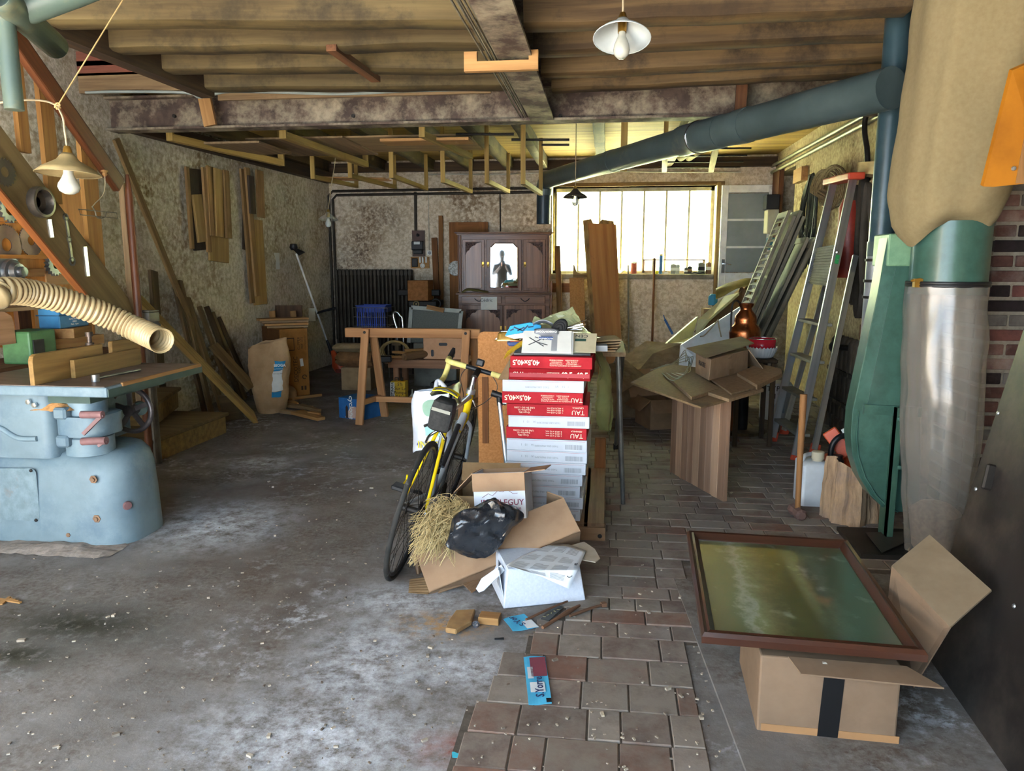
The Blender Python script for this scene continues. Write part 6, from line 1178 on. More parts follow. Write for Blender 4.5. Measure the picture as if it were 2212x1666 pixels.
for s in (-1, 1):
    tb('seat_stay', K(.265, .72, s*.012), K(.0, .345, s*.06), .0095, YF, .008); tb('chain_stay', K(.40, .27, s*.03), K(.0, .335, s*.06), .011, SF, .008)
    mb = MB(); mb.tube(catmull([h0, K(.885, .56, s*.04), K(.91, .5, s*.045), K(.985, .335, s*.05)], 5), .011, 10); mk('fork_blade', mb, SF, BK, smooth=60)
mb = MB(); pr = bb+sS*.05; mb.cyl(pr, pr+sS*.005, .09, n=36); mb.cyl(pr-sS*.005, pr-sS*.009, .07, n=32); mk('chainring', mb, DKMET, BK, smooth=30)
mb = MB()
for k in range(6): mb.cyl(K(0, .335, .03+.005*k), K(0, .335, .0325+.005*k), .052-.005*k, n=24)
mk('cassette', mb, DKMET, BK, smooth=30)
mb = MB(); mb.tube([K(.42, .36, .052), K(.2, .36, .05), K(.0, .387, .045), K(-.045, .335, .045), K(.02, .27, .045), K(.05, .21, .045), K(.2, .21, .05), K(.4, .18, .052), K(.5, .27, .052)], .004, 5, closed=True); mk('chain', mb, DKMET, BK)
mb = MB(); mb.box(K(.03, .26, .05), (.012, .05, .09), basis(sS, hF)); mk('rear_derailleur', mb, CHROME, BK, bevel=.006)
for s, a in ((-1, math.radians(160)), (1, math.radians(-20))):
    e = K(.41+.17*math.cos(a), .27+.17*math.sin(a), s*.075); cr = tb('crank', bb+sS*(s*.06), e, .012, DKMET, .009); mb = MB(); mb.box(e+sS*(s*.055), (.09, .07, .025), basis(sS, hF)); mk('pedal', mb, BLACK, cr, bevel=.006); mb = MB(); mb.tube([e+sS*(s*.06)+hF*.04, e+sS*(s*.06)+hF*.1+uF*.01, e+sS*(s*.06)+hF*.09+uF*.04], .005, 6); mk('toe_clip', mb, YF, cr)
# brakes, bottle pump
mb = MB(); mb.tube(catmull([K(.13, .70, -.07), K(.16, .72, -.03), K(.17, .69, 0), K(.15, .66, .04)], 4), .007, 8); mb.tube(catmull([K(.14, .73, .05), K(.17, .71, .02), K(.16, .66, -.035), K(.12, .63, -.04)], 4), .007, 8); mk('rear_brake', mb, CHROME, BK, smooth=60)
mb = MB(); mb.tube(catmull([K(.93, .69, -.04), K(.95, .7, 0), K(.93, .66, .04)], 4), .007, 8); mk('front_brake', mb, CHROME, BK, smooth=60)
tb('pump', K(.50, .41, .0), K(.70, .60, .0), .014, BLACK); tb('bottle_cage', K(.33, .42, .0)+hF*.03, K(.29, .62, .0)+hF*.03, .02, DKMET)
# saddle and bag
tb('seat_post', st, K(.245, .86), .013, CHROME)
SAD = MB(); prof = [(0.08, .065), (.12, .072), (.18, .06), (.24, .035), (.3, .022), (.35, .018), (.37, .012)]
vs, fs = [], []
for f, w in prof:
    for s, du in ((-1, -.03), (-.7, 0), (0, .012), (.7, 0), (1, -.03)): vs.append(K(f, .885+du+(.015 if f < .1 else 0), s*w))
for i in range(len(prof)-1):
    for j in range(4): fs.append((i*5+j, i*5+j+1, (i+1)*5+j+1, (i+1)*5+j))
SAD.add(vs, fs); sd_ = mk('saddle', SAD, mat('olive_saddle', '4a4630', '34321f', rough=.4), BK, smooth=60, solid=.012)
mb = MB(); vs = []
for f, du in ((.075, .004), (.12, .012)): vs += [K(f, .885+.012+du+dd, s*.062) for s, dd in ((-1, -.012), (-.4, 0), (.4, 0), (1, -.012))]
mb.add(vs, [(0, 1, 5, 4), (1, 2, 6, 5), (2, 3, 7, 6)]); mk('saddle_badge', mb, YF, sd_, solid=.004)
mb = MB(); loft(mb, [[tuple(K(.14+f, u, s)) for s, f in ((-w, -d), (-w*.5, -d-.015), (w*.5, -d-.015), (w, -d), (w, d), (-w, d))] for u, w, d in ((.70, .04, .02), (.71, .05, .032), (.80, .052, .045), (.845, .045, .05), (.855, .035, .04))]); bgp = mk('saddle_bag', mb, mat('dark_nylon', '2c2b2a', '1f1e1e', rough=.8, scale=60), BK, smooth=40)
mb = MB(); mb.add([K(.078, .80, -.045), K(.078, .80, .045), K(.078, .815, .045), K(.078, .815, -.045)], [(0, 1, 2, 3)]); mk('reflective_strip', mb, mat('grey_strip', '77776a', '66665a', rough=.4), bgp, solid=.002)
# bars
BT = mat('cream_bar_tape', 'cfc47a', 'b8ad62', scale=30, stretch=(2, .2, .2), rough=.7)
hb = K(.91, .885); tb('stem_quill', h1, K(.818, .86), .016, CHROME); tb('stem', K(.815, .855), hb, .017, DKMET); tb('headset', h1, K(.822, .785), .026, ALU)
mb = MB(); mb.tube([hb-sS*.08, hb+sS*.08], .0135, 10); mk('bar_centre', mb, BLACK, BK, smooth=50)
for s in (-1, 1):
    pts = [hb+sS*(s*.075), hb+sS*(s*.17)+hF*.0, hb+sS*(s*.19)+hF*.03, hb+sS*(s*.195)+hF*.085+uF*-.0, hb+sS*(s*.195)+hF*.10-uF*.05, hb+sS*(s*.195)+hF*.06-uF*.11, hb+sS*(s*.195)-hF*.06-uF*.13]
    mb = MB(); mb.tube(catmull(pts, 5), .016, 10); dp = mk('bar_drop', mb, BT, BK, smooth=60)
    mb = MB(); e = pts[-1]; mb.lathe([(.015, 0), (.013, .004), (0, .006)], e, -hF, 12); mk('bar_plug', mb, CHROME, dp, smooth=50)
    mb = MB(); mb.tube([pts[3], pts[3]+hF*.05+uF*.035, pts[3]+hF*.055+uF*.06], [.018, .016, .008], 10); mb.tube([pts[3]+hF*.05, pts[3]+hF*.07-uF*.08], .006, 6); mk('brake_hood', mb, BLACK, dp, smooth=50)
mb = MB(); mb.box(hb+uF*.045-hF*.01, (.045, .03, .04), basis(sS, hF)); mk('front_lamp', mb, BLACK, BK, bevel=.008, bseg=2)
mb = MB()
for s, b in ((-1, .05), (1, .09)): mb.tube(catmull([hb+sS*(s*.07)+hF*.01, hb+sS*(s*(b+.04))-uF*.07, hb+sS*(s*b)-uF*.16, K(.86, .66, s*.02)], 5), .0025, 5)
mk('brake_cable', mb, BLACK, BK, smooth=60, kind='stuff')
for s in (-1, 1): text('AQUILA', K(.16, .55, s*.045)-hF*.0105, (K(0, .345, s*.06)-K(.265, .72, s*.012)).normalized(), sS, .022, INK, BK)
# --- carrier bag on the handlebar
bc = hb+sS*-.195-hF*.06-uF*.13; PB = thing('carrier_bag', bc+V((-.1, 0, -.45)), 'white plastic carrier bag with blue and yellow print hung on the handlebar', 'bag')
WPL = mat('white_plastic', 'b6bac2', 'a8acb6', rough=.3, bump=.25, spec=.5, scale=9)
cx = ony(934, 900, bc.y-.02); bwid = abs(ony(978, 900, bc.y).x-ony(894, 900, bc.y).x)/2; bt_, tp_ = ony(934, 970, bc.y).z, ony(934, 842, bc.y).z
def bagp(u, v):
    t = u*6.2832; w = bwid*(.86+.2*math.sin(v*1.3+.5))*(1 if v < .82 else 1-.9*(v-.82)); d = .07*(1-.55*v)
    p = V((cx.x+w*math.copysign(abs(math.cos(t))**.7, math.cos(t)), bc.y-.02+d*math.sin(t), bt_+(tp_-bt_)*v-(.02*math.cos(t*2) if v < .1 else 0)))
    return p+noise.noise_vector(p*11)*.012+noise.noise_vector(p*27)*.004
mb = MB(); mb.grid(bagp, 44, 22, True); mb.f.append(tuple(range(44))[::-1]); mk('bag_body', mb, WPL, PB, smooth=50)
top = V((cx.x+bwid*.45, bc.y-.03, tp_-.01)); mb = MB(); mb.tube(catmull([top+V((-.05, 0, -.06)), top+V((-.03, 0, .01)), bc+V((0, 0, .018)), top+V((.045, 0, .0)), top+V((.05, 0, -.07))], 5), .012, 8); mk('bag_handle', mb, WPL, PB, smooth=50)
def bagf(u, v, o=.004): return bagp(.5+.5*u, v)+V((0, -o, 0))
mb = MB(); mb.grid(lambda u, v: bagf(.42+.2*(.5-.5*math.cos(u*3.1416)), .72+.13*(v-.5)*math.sin(u*3.1416)*2), 12, 9); mk('round_print', mb, flat('green_print', '7fa08a'), PB)
mb = MB(); mb.grid(lambda u, v: bagf(.5+.42*u, .42+.1*u+.14*v*(1-.3*u)), 12, 6); mk('blue_print', mb, flat('sky_print', '4a9ac4'), PB)
mb = MB(); mb.grid(lambda u, v: bagf(.46+.2*u, .27+.15*v), 8, 6); mk('teal_print', mb, flat('teal_print', '8fbcb8'), PB)
text('INTER', bagf(.5, .12, .012), (1, .0, 0), Z, .055, flat('yellow_print', 'c9b430'), PB, bold=.001)
mb = MB(); mb.grid(lambda u, v: bagf(.3+.06*u, .11+.04*v+.02*u), 5, 4); mk('purple_mark', mb, flat('purple_print', '3a3a8a'), PB)
# --- cartons in front of the stack
def open_box(nm, o, ux, uy, w, d, h, m, lab, t_=.005, inner=None, flaps=(), cat='carton'):
    # o = front-left-bottom corner, ux along the front, uy towards the back
    o, ux = V(o), V(ux).normalized(); uy = V(uy).normalized(); uz = ux.cross(uy).normalized(); uy = uz.cross(ux); t = thing(nm, o+ux*(w/2)+uy*(d/2), lab, cat); R_ = basis(ux, uy)
    def wall(n, c, s, mm=m): mb = MB(); mb.box(o+ux*c[0]+uy*c[1]+uz*c[2], s, R_); return mk(n, mb, mm, t)
    wall('front_wall', (w/2, t_/2, h/2), (w, t_, h)); wall('back_wall', (w/2, d-t_/2, h/2), (w, t_, h), inner or m); wall('side_wall', (t_/2, d/2, h/2), (t_, d-2*t_, h), m); wall('side_wall', (w-t_/2, d/2, h/2), (t_, d-2*t_, h), m); wall('base', (w/2, d/2, t_/2), (w-2*t_, d-2*t_, t_))
    for side, L1, ang in flaps:
        mb = MB(); ca, sa = math.cos(ang), math.sin(ang)
        if side == 'front': p, q, n = o+uz*h, o+ux*w+uz*h, -uy
        elif side == 'back': p, q, n = o+uy*d+uz*h, o+ux*w+uy*d+uz*h, uy
        elif side == 'left': p, q, n = o+uz*h, o+uy*d+uz*h, -ux
        else: p, q, n = o+ux*w+uz*h, o+ux*w+uy*d+uz*h, ux
        dr = n*ca+uz*sa; mb.plate([p, q, q+dr*L1, p+dr*L1], .004); mk('flap', mb, inner or m, t)
    t['_f'] = 0; del t['_f']; return t, (o, ux, uy, uz)
# dark open carton behind
open_box('open_carton', (-.70, 3.40, .012), (1, .06, 0), (-.06, 1, 0), .3, .26, .34, KRAFTD, 'dark brown open carton behind the white wine carton', flaps=(('back', .1, .9),))
# white wine carton
wz = ony(1065, 1100, 3.36).z
W1, fr = open_box('wine_carton', ony(1026, 1100, 3.33)+V((0, 0, -.05)), (1, -.06, .085), (.06, 1, -.16), .245, .2, .215, WHITEC, 'white open wine carton with a printed mountain outline', inner=KRAFTL, flaps=(('left', .13, -.75), ('right', .1, .1)))
o, ux, uy, uz = fr; mb = MB(); mb.box(o+ux*.1225+uz*.172-uy*.006, (.25, .006, .085), basis(ux, uy)); mk('folded_flap', mb, KRAFTL, W1)
PURP = flat('wine_print', '7a3a52'); text('IROULEGUY', o+ux*.135+uz*.075-uy*.0008, ux, uz, .038, PURP, W1, bold=.0005); text('Pays Basque', o+ux*.17+uz*.048-uy*.0008, ux, uz, .022, PURP, W1)
mb = MB(); mt = [(.04, .1), (.07, .118), (.09, .108), (.115, .13), (.14, .125), (.16, .135), (.19, .115), (.21, .118)]; mb.tube([o+ux*a+uz*b-uy*.0006 for a, b in mt], .0011, 4); mk('mountain_outline', mb, PURP, W1)
# long carton tipped over the heap
A = onz(930, 1280, .012); B = ony(1252, 1149, 3.32); ux = (B-A).normalized(); D = ony(889, 1205, 3.17); v = (D-A); v = (v-ux*v.dot(ux)); hh = v.length; v.normalize(); nb_ = ux.cross(v)       # points to the camera or away
uyb = -nb_ if nb_.y < 0 else nb_
L1 = (B-A).length; LC = thing('long_carton', A.lerp(B, .5), 'long tan carton tipped on its side holding straw and a black bag', 'carton'); dd = .30
def lw(nm, a, b, c, d, t_=.005, m=KRAFTL): mb = MB(); mb.plate([a, b, c, d], t_, toward=CAM); return mk(nm, mb, m, LC)
Pf = lambda x, y, z: A+ux*(x*L1)+v*(y*hh)+uyb*(z*dd)
lw('front_wall', Pf(0, 0, 0), Pf(1, 0, 0), Pf(1, 1, 0), Pf(0, 1, 0)); lw('back_wall', Pf(0, 0, 1), Pf(1, 0, 1), Pf(1, 1, 1), Pf(0, 1, 1)); lw('base', Pf(0, 0, 0), Pf(1, 0, 0), Pf(1, 0, 1), Pf(0, 0, 1)); lw('end_wall', Pf(0, 0, 0), Pf(0, 1, 0), Pf(0, 1, 1), Pf(0, 0, 1)); lw('end_wall', Pf(1, 0, 0), Pf(1, 1, 0), Pf(1, 1, 1), Pf(1, 0, 1))
lw('flap', Pf(1, 1, 0), Pf(.93, 1.38, .1), Pf(.93, 1.42, .75), Pf(1, 1, 1)); lw('flap', Pf(.35, 1, 1), Pf(1, 1, 1), Pf(1, 1.35, 1.1), Pf(.35, 1.35, 1.1), m=KRAFT); lw('flap', Pf(0, 1, 0), Pf(-.03, 1.05, .0), Pf(-.06, .8, .9), Pf(0, 1, 1))
# straw
STR = mat('straw', 'bba678', '9a8558', rough=.8, vary=.0)
mb = MB(); random.seed(5)
for i in range(850):
    b_ = ony(random.uniform(925, 1015), random.uniform(1085, 1170), random.uniform(3.2, 3.36)); q = ony(random.uniform(880, 985), random.uniform(1110, 1225), random.uniform(3.1, 3.3))
    if i % 3 == 0: b_ = ony(random.uniform(950, 1010), random.uniform(1085, 1110), 3.3); q = b_+V((random.uniform(-.1, .03), random.uniform(-.08, .02), random.uniform(-.12, .05)))
    m_ = b_.lerp(q, .5)+V((random.uniform(-.02, .02), random.uniform(-.03, .0), random.uniform(.0, .05))); mb.tube(catmull([b_, m_, q], 3), .0013, 3, cap=False)
mk('straw_tuft', mb, STR, kind='stuff', label='dry straw spilling out of the long tan carton', cat='straw')
# black bag
BKB = mat('black_bin_bag', '2a2c30', '1b1c20', rough=.22, bump=.5, spec=.65, scale=10, stretch=(1, 1, 1), bdist=.01)
cb = ony(1043, 1136, 3.12); mb = MB()
def blk(u, v_):
    t = u*6.2832; r = math.sin(v_*3.1416*.93+.07); p = cb+ux*(.195*r*math.cos(t))+(V((0, -.8, .35)).normalized()*(.09*r*math.sin(t)))+V((-.01, .15, 1)).normalized()*(-.135+.25*v_)
    n = noise.noise_vector(p*9)*.03; q_ = V((p.x*1.5+p.z*1.2, p.y, p.z-p.x*.6)); rdg = abs(noise.noise(q_*11))*.03+abs(noise.noise(q_*26+V((3, 1, 2))))*.014
    return p+n+V((0, rdg, -rdg*.6))
mb.grid(lambda u, w_: blk(u, w_), 60, 36, True); mb.jit(.004, 40); mk('black_bag', mb, BKB, label='crumpled shiny black bin bag lying in the long tan carton', cat='bin bag', smooth=35)
# white carton underneath with its flaps and the leaflet
wa, wb_, wc, wd = onz(1092, 1313, .004), onz(1258, 1296, .004), None, None; ux2 = (wb_-wa).normalized(); uy2 = V((-ux2.y, ux2.x, 0)); wl = (wb_-wa).length; wh = .165
SP = mat('speckled_white_card', 'b2b8c2', 'a6acb8', scale=90, rough=.9, bump=0, c3='8f9298', dirt=.3, dscale=45)
WC = thing('white_carton', wa+ux2*(wl/2), 'speckled white carton lying upside down on the floor', 'carton'); rings = []
for z, g in ((0, .012), (wh, -.012)): rings.append([tuple(wa+ux2*a+uy2*b+Z*z) for a, b in ((-g, -g), (wl+g, -g), (wl+g, .26+g), (-g, .26+g))])
mb = MB(); loft(mb, rings); mk('carton_body', mb, SP, WC, bevel=.004)
mb = MB(); p = wa+Z*.002; mb.plate([p+V((0, .0, 0)), p+V((-.03, .02, wh*.95)), p+V((-.06, .22, wh*.8)), p+V((-.07, .2, 0))], .004); mk('side_flap', mb, SP, WC)
mb = MB(); q = [ony(x, y, Y) for x, y, Y in ((1083, 1220, 3.05), (1090, 1232, 3.03), (1045, 1276, 2.98), (1034, 1280, 2.98), (1028, 1272, 2.99), (1040, 1250, 3.01))]; mb.plate(q, .004); mk('rounded_flap', mb, WHITEC, WC)
mb = MB(); zf = wh+.004; fl = [onz(x, y, zf) for x, y in ((1225, 1182), (1262, 1172), (1285, 1188), (1296, 1208), (1286, 1216), (1240, 1208))]; mb.plate(fl, .004, toward=(0, 0, -5)); mk('rounded_flap', mb, card('beige_flap', 'a89e90', '968c7e'), WC)
LFm = card('newsprint', 'ccd2d8', 'c0c6cc')
lz = wh+.0135; c4 = [onz(1092, 1214, lz+.02), onz(1228, 1178, lz+.01), onz(1266, 1190, lz+.005), None]; c4[3] = ony(1230, 1273, wa.y-.035)
tl, tr, br, bl = onz(1090, 1222, lz+.004), onz(1240, 1176, lz+.004), onz(1266, 1188, lz+.004), None
e_r = [onz(1250, 1176, lz), onz(1266, 1190, lz), ony(1232, 1274, wa.y-.03)]
g00, g10, g01, g11 = onz(1092, 1220, lz+.03), ony(1232, 1274, wa.y-.032), onz(1190, 1178, lz+.03), onz(1266, 1189, lz)
edge = onz(1165, 1240, lz); edge2 = onz(1250, 1222, lz)
NL = MB(); rows = [[onz(1188, 1176, lz), onz(1228, 1176, lz), onz(1266, 1190, lz)], [onz(1130, 1200, lz), onz(1195, 1205, lz), onz(1255, 1215, lz)], [onz(1092, 1222, lz), onz(1165, 1232, lz), onz(1248, 1232, lz)], [None]*3]
by = wa.y-.016
rows = rows[:3]+[[ony(1118, 1229, by), ony(1172, 1247, by-.004), ony(1230, 1273, by-.006)]]
def nlp(u, w_):
    k = w_*3; i = min(2, int(k)); f = k-i; j = 0 if u < .5 else 1; g = u*2-j
    a_ = rows[i][j].lerp(rows[i][j+1], g); b_ = rows[i+1][j].lerp(rows[i+1][j+1], g); return a_.lerp(b_, f)
NL.grid(nlp, 13, 13); NLO = mk('printed_leaflet', NL, LFm, label='printed technical leaflet draped over the speckled white carton', cat='leaflet', smooth=40, solid=.001)
random.seed(21)
mb = MB()
for r_ in range(4):
    for c_ in range(3):
        u0, v0 = .06+.29*c_, .05+.235*r_
        for k in range(6):
            vv = v0+.028*k; mb.grid(lambda u, w_: nlp(min(.98, u0+(.22 if k else .12)*u), min(.98, vv+.014*w_))+V((0, -.0012, .0015)), 5, 2)
mk('text_block', mb, flat('grey_print', '9ea2a6', rough=.9), NLO, kind='stuff')
p, q = nlp(.93, .45), nlp(.93, .8); text('Cabasse', p.lerp(q, .5)+V((0, -.003, .003)), (p-q).normalized(), (nlp(.7, .6)-nlp(.95, .6)).normalized(), .03, INK, NLO)
# corrugated layers beneath the long carton
for i, (pp, m, l) in enumerate(((((885, 1252), (980, 1240), (925, 1285), (882, 1282)), KRAFTD, 'grey corrugated sheet flat under the long carton'), (((960, 1262), (1060, 1228), (1078, 1238), (985, 1285), (945, 1283)), KRAFTL, 'torn tan cardboard layer below the long carton'), (((1000, 1262), (1075, 1226), (1086, 1236), (1020, 1282)), KRAFT, 'torn wavy cardboard layer beside the rounded flap'))):
    z = .004+.008*i; P_ = [onz(x, y, z+.003) for x, y in pp]; c0, ex_ = P_[0], (P_[1]-P_[0]); ey_ = P_[-1]-P_[0]; mb = MB(); mb.grid(lambda u, v_: c0+ex_*u+(ey_)*v_+(P_[2]-P_[1]-ey_)*(u*v_)+V((0, 0, .003*math.sin(v_*40))), 12, 44); mk('corrugated_sheet', mb, m, label=l, cat='cardboard', solid=.0015)
# --- litter on the bricks and concrete
mb = MB(); P_ = [onz(x, y, .012) for x, y in ((985, 1328), (1027, 1326), (1018, 1352), (985, 1372), (962, 1368), (968, 1352))]; mb.plate(P_, .022, toward=(0, 0, -9)); mb.v = [v_-Z*.0 for v_ in mb.v]; mk('sandy_block', mb, mat('sandy_wood', '9a7a50', '846440', scale=8, rough=1, c3='6b5a48', dirt=.4), label='dusty tan wood slab lying on the concrete', cat='wood block', bevel=.004)
mb = MB(); c_ = onz(1058, 1336, .017); mb.box(c_, (.085, .06, .03), rotz(-.06)); mk('small_block', mb, PINE, label='small rectangular pine block on the paving beside the white carton', cat='wood block', bevel=.002)
STB = card('label_blue', '4fa8cc', '4298be'); STW = card('label_white', 'c8ced2', 'b8bec2'); STR_ = flat('label_maroon', '7a3a48')
def lab_strip(nm, quad, lab, parts, z=.0125):
    P_ = [onz(x, y, z) for x, y in quad]; f = lambda u, v_: P_[0].lerp(P_[1], u).lerp(P_[3].lerp(P_[2], u), v_); mb = MB(); mb.grid(lambda u, v_: f(u, v_)+V((0, 0, .002*math.sin(u*5+v_*3))), 8, 12); o = mk(nm, mb, STB, label=lab, cat='label', solid=.0008); return o, f
o, f = lab_strip('bottle_label', ((1131, 1420), (1178, 1417), (1192, 1521), (1142, 1523)), 'blue and maroon bottle label lying face up on the paving', ())
for nm, u0, u1, v0, v1, m in (('maroon_panel', .25, .97, .04, .46, STR_), ('white_patch', .1, .35, .25, .5, STW), ('white_oval', .15, .8, .58, .78, STW)):
    mb = MB(); mb.grid(lambda u, v_: f(u0+(u1-u0)*u, v0+(v1-v0)*v_)+V((0, 0, .0035)), 6, 6); mk(nm, mb, m, o)
text('S.Yorre', f(.55, .68)+V((0, 0, .005)), (f(.5, 0)-f(.5, 1)).normalized(), (f(0, .5)-f(1, .5)).normalized(), .04, flat('navy_print', '22305a'), o, bold=.0006)
mb = MB()
for k in range(7): mb.grid(lambda u, v_: f(.78+.03*k, .9+.08*v_)*1+V((.004*u, 0, .0035)), 2, 2)
mk('barcode', mb, INK, o, kind='stuff')
o, f = lab_strip('bottle_label', ((1087, 1338), (1132, 1325), (1164, 1356), (1108, 1364)), 'crumpled pale blue bottle label between the sticks', (), .014)
mb = MB(); mb.grid(lambda u, v_: f(.55+.45*u, .5+.5*v_)+V((0, 0, .0035)), 5, 5); mk('white_back', mb, STW, o); text('S.Yor', f(.42, .42)+V((0, 0, .005)), (f(.3, .1)-f(.6, .9)).normalized(), (f(.1, .6)-f(.9, .3)).normalized(), .04, flat('navy_print', '22305a'), o, bold=.0006)
mb = MB(); P_ = [onz(x, y, .0125) for x, y in ((1168, 1338), (1198, 1306), (1218, 1312), (1186, 1342))]; mb.plate(P_, .002, toward=(0, 0, -9)); o = mk('dark_card', mb, flat('dark_print_card', '3a3a34', rough=.4), label='dark printed card under the sticks on the paving', cat='card'); mb = MB()
for k in range(5): p = P_[0].lerp(P_[2], .15+.15*k)+V((0, 0, .003)); mb.box(p, (.012, .004, .0006), rotz(.8*k))
mk('pale_print', mb, flat('pale_yellow_print', 'a8a070'), o, kind='stuff')
for i, (x0, y0, x1, y1, r, l) in enumerate(((1136, 1339, 1226, 1299, .005, 'straight thin brown stick beside the white carton'), (1172, 1356, 1252, 1308, .007, 'knotty brown stick lying beside the dark card'), (1231, 1331, 1304, 1306, .006, 'rusty rod with a flat end lying on the paving'))):
    p, q = onz(x0, y0, .02), onz(x1, y1, .021); mb = MB(); mb.tube([p, p.lerp(q, .4)+V((0, 0, .002)), p.lerp(q, .62)+V((.003, .003, .003)), q], [r, r*1.1, r*1.6 if i == 1 else r, r*.8], 8)
    if i == 2: mb.box(q, (.022, .02, .016), rotz(.4))
    mk('stick', mb, wood('stick_brown', '6e4e38', '503626'), label=l, cat='stick', smooth=40)
mb = MB(); P_ = [onz(x, y, .003) for x, y in ((976, 1625), (981, 1625), (1016, 1639), (977, 1637))]; mb.plate(P_, .001, toward=(0, 0, -9)); mk('torn_label', mb, flat('cyan_scrap', '3fb0c8'), label='tiny torn cyan label scrap on the concrete', cat='paper scrap')
mb = MB(); c_ = onz(1027, 1350, .012); mb.lathe([(0, -.01), (.014, -.006), (.018, .004), (.01, .014), (0, .016)], c_, Z, 10); mb.jit(.008, 60); mk('foil_ball', mb, mat('foil', 'b8bcc8', '8f93a0', rough=.25, metal=.8, bump=0), label='scrunched foil scrap beside the tan wood slab', cat='foil')
mb = MB(); c_ = onz(1078, 1380, .008); mb.box(c_, (.035, .014, .006), rotz(.2)); mb.jit(.004, 50); mk('dark_chip', mb, RUBBER, label='small dark chip on the concrete beside the paving', cat='debris')
# loose specks over the floor
random.seed(77); mb = MB()
for i in range(900):
    px, py = random.uniform(-50, 1650), random.uniform(980, 1690); p = onz(px, py); s = random.uniform(.002, .007)*(1 if random.random() < .9 else 2)
    if -3.4 < p.x < -2.3 and p.y > 3.3 or (p.x > .4 and p.y < 3.6) or p.x < XL(p.y)+.1 or (-1.1 < p.x < .1 and 2.95 < p.y < 5.2): continue
    mb.box(p+V((0, 0, .0105 if (-.4 < p.x < .35) else s*.3)), (s*random.uniform(1, 2.2), s, s*.7), rotz(random.uniform(0, 3)))
mk('floor_debris', mb, mat('pale_debris', 'a79b8a', '5e5146', scale=3, rough=1, vary=0, lo=.4, hi=.6), kind='stuff', label='pale crumbs and chips strewn over the floor', cat='debris')
mb = MB()
for k in range(5): mb.bar(onz(-30+8*k, 1290+4*k, .006), onz(45-6*k, 1302-3*k, .008), .012, .006)
mk('wood_splinters', mb, PINE, kind='stuff', label='pale wood splinters on the floor below the machine', cat='splinters')
# ================================================================ right side
# --- framed picture on the big carton
BXF = card('big_carton', '75614f', '6b5847', '604e3e', dirt=.3)
b0, b1 = onz(1641, 1585), onz(1942, 1615); hb_ = .262; w = (b1-b0).length; ub = (b1-b0).normalized(); vb = V((-ub.y, ub.x, 0)); vb = (vb+ub*-.05).normalized()
CT = thing('big_carton', b0+ub*(w/2)+vb*.2, 'large tan carton taped with black tape under the framed picture', 'carton')
Rb = basis(ub, vb); mb = MB(); mb.box(b0+ub*(w/2)+vb*.21+Z*(hb_/2), (w, .42, hb_), Rb); mk('carton_body', mb, BXF, CT, bevel=.006, bseg=2)
mb = MB(); mb.box(b0+ub*(w*.50)-vb*.0015+Z*(hb_*.45), (.06, .001, hb_*.88), Rb @ Matrix.Rotation(.04, 3, 'Y')); mk('black_tape', mb, flat('black_tape', '141416', rough=.4), CT)
for z, h in ((.018, .036),): mb = MB(); mb.box(b0+ub*(w*.5)-vb*.001+Z*z, (w*.99, .001, h), Rb); mk('parcel_tape', mb, flat('brown_tape', '9a7450', rough=.35), CT)
mb = MB(); p = b0+Z*hb_-vb*.0; mb.plate([p+ub*.07, p+ub*(w+.0), p+ub*(w+.07)-vb*.085-Z*.012, p+ub*.09-vb*.075-Z*.012], .005, toward=(0, 0, -9)); fl = mk('front_flap', mb, BXF, CT)
text('5', p+ub*.17-vb*.012+Z*.0025, -ub, vb*-1+Z*.1, .035, PAPER, fl, bold=.001)
q = [ony(1960, 1153, 2.72), ony(2087, 1272, 2.40), ony(1968, 1362, 2.36), ony(1877, 1220, 2.62)]
q[2] = q[1]+q[3]-q[0]; q = [p_+V((.075, .0, 0)) for p_ in q]; mb = MB(); e1 = b0+ub*(w-.01)+vb*.41+Z*hb_; mb.plate(q, .006, toward=CAM); mk('raised_flap', mb, card('flap_tan', '7d6e5a', '726350', '675946', dirt=.3), CT)
mb = MB(); mb.plate([q[3], q[2], b0+ub*(w+.10)+vb*.18+Z*.1, b0+ub*(w+.10)+vb*.45+Z*.1], .005, toward=CAM); mk('flap_root', mb, BXF, CT)
PFz = hb_+.012
FRM = wood('mahogany_frame', '43261a', '2e1810', '20100a', .3, rough=.3, coat=.4)
c4 = [onz(1493, 1152, PFz+.055), onz(1835, 1172, PFz+.055), onz(2003, 1418, PFz+.045), onz(1503, 1375, PFz+.045)]
o_ = sum(c4, V())/4; PFR = thing('framed_picture', V((o_.x, o_.y, PFz-.01)), 'mahogany framed green landscape picture lying on the big carton', 'picture')
ex_ = ((c4[1]-c4[0])+(c4[2]-c4[3])).normalized(); ey_ = ((c4[0]-c4[3])+(c4[1]-c4[2])); nz = ex_.cross(ey_).normalized(); ey_ = nz.cross(ex_); LX = ((c4[1]-c4[0]).length+(c4[2]-c4[3]).length)/2; LY = ((c4[0]-c4[3]).length+(c4[1]-c4[2]).length)/2
o_.z -= .02
def FQ(a, b, c=0): return o_+ex_*(a*LX/2)+ey_*(b*LY/2)+nz*c
fw_ = .045
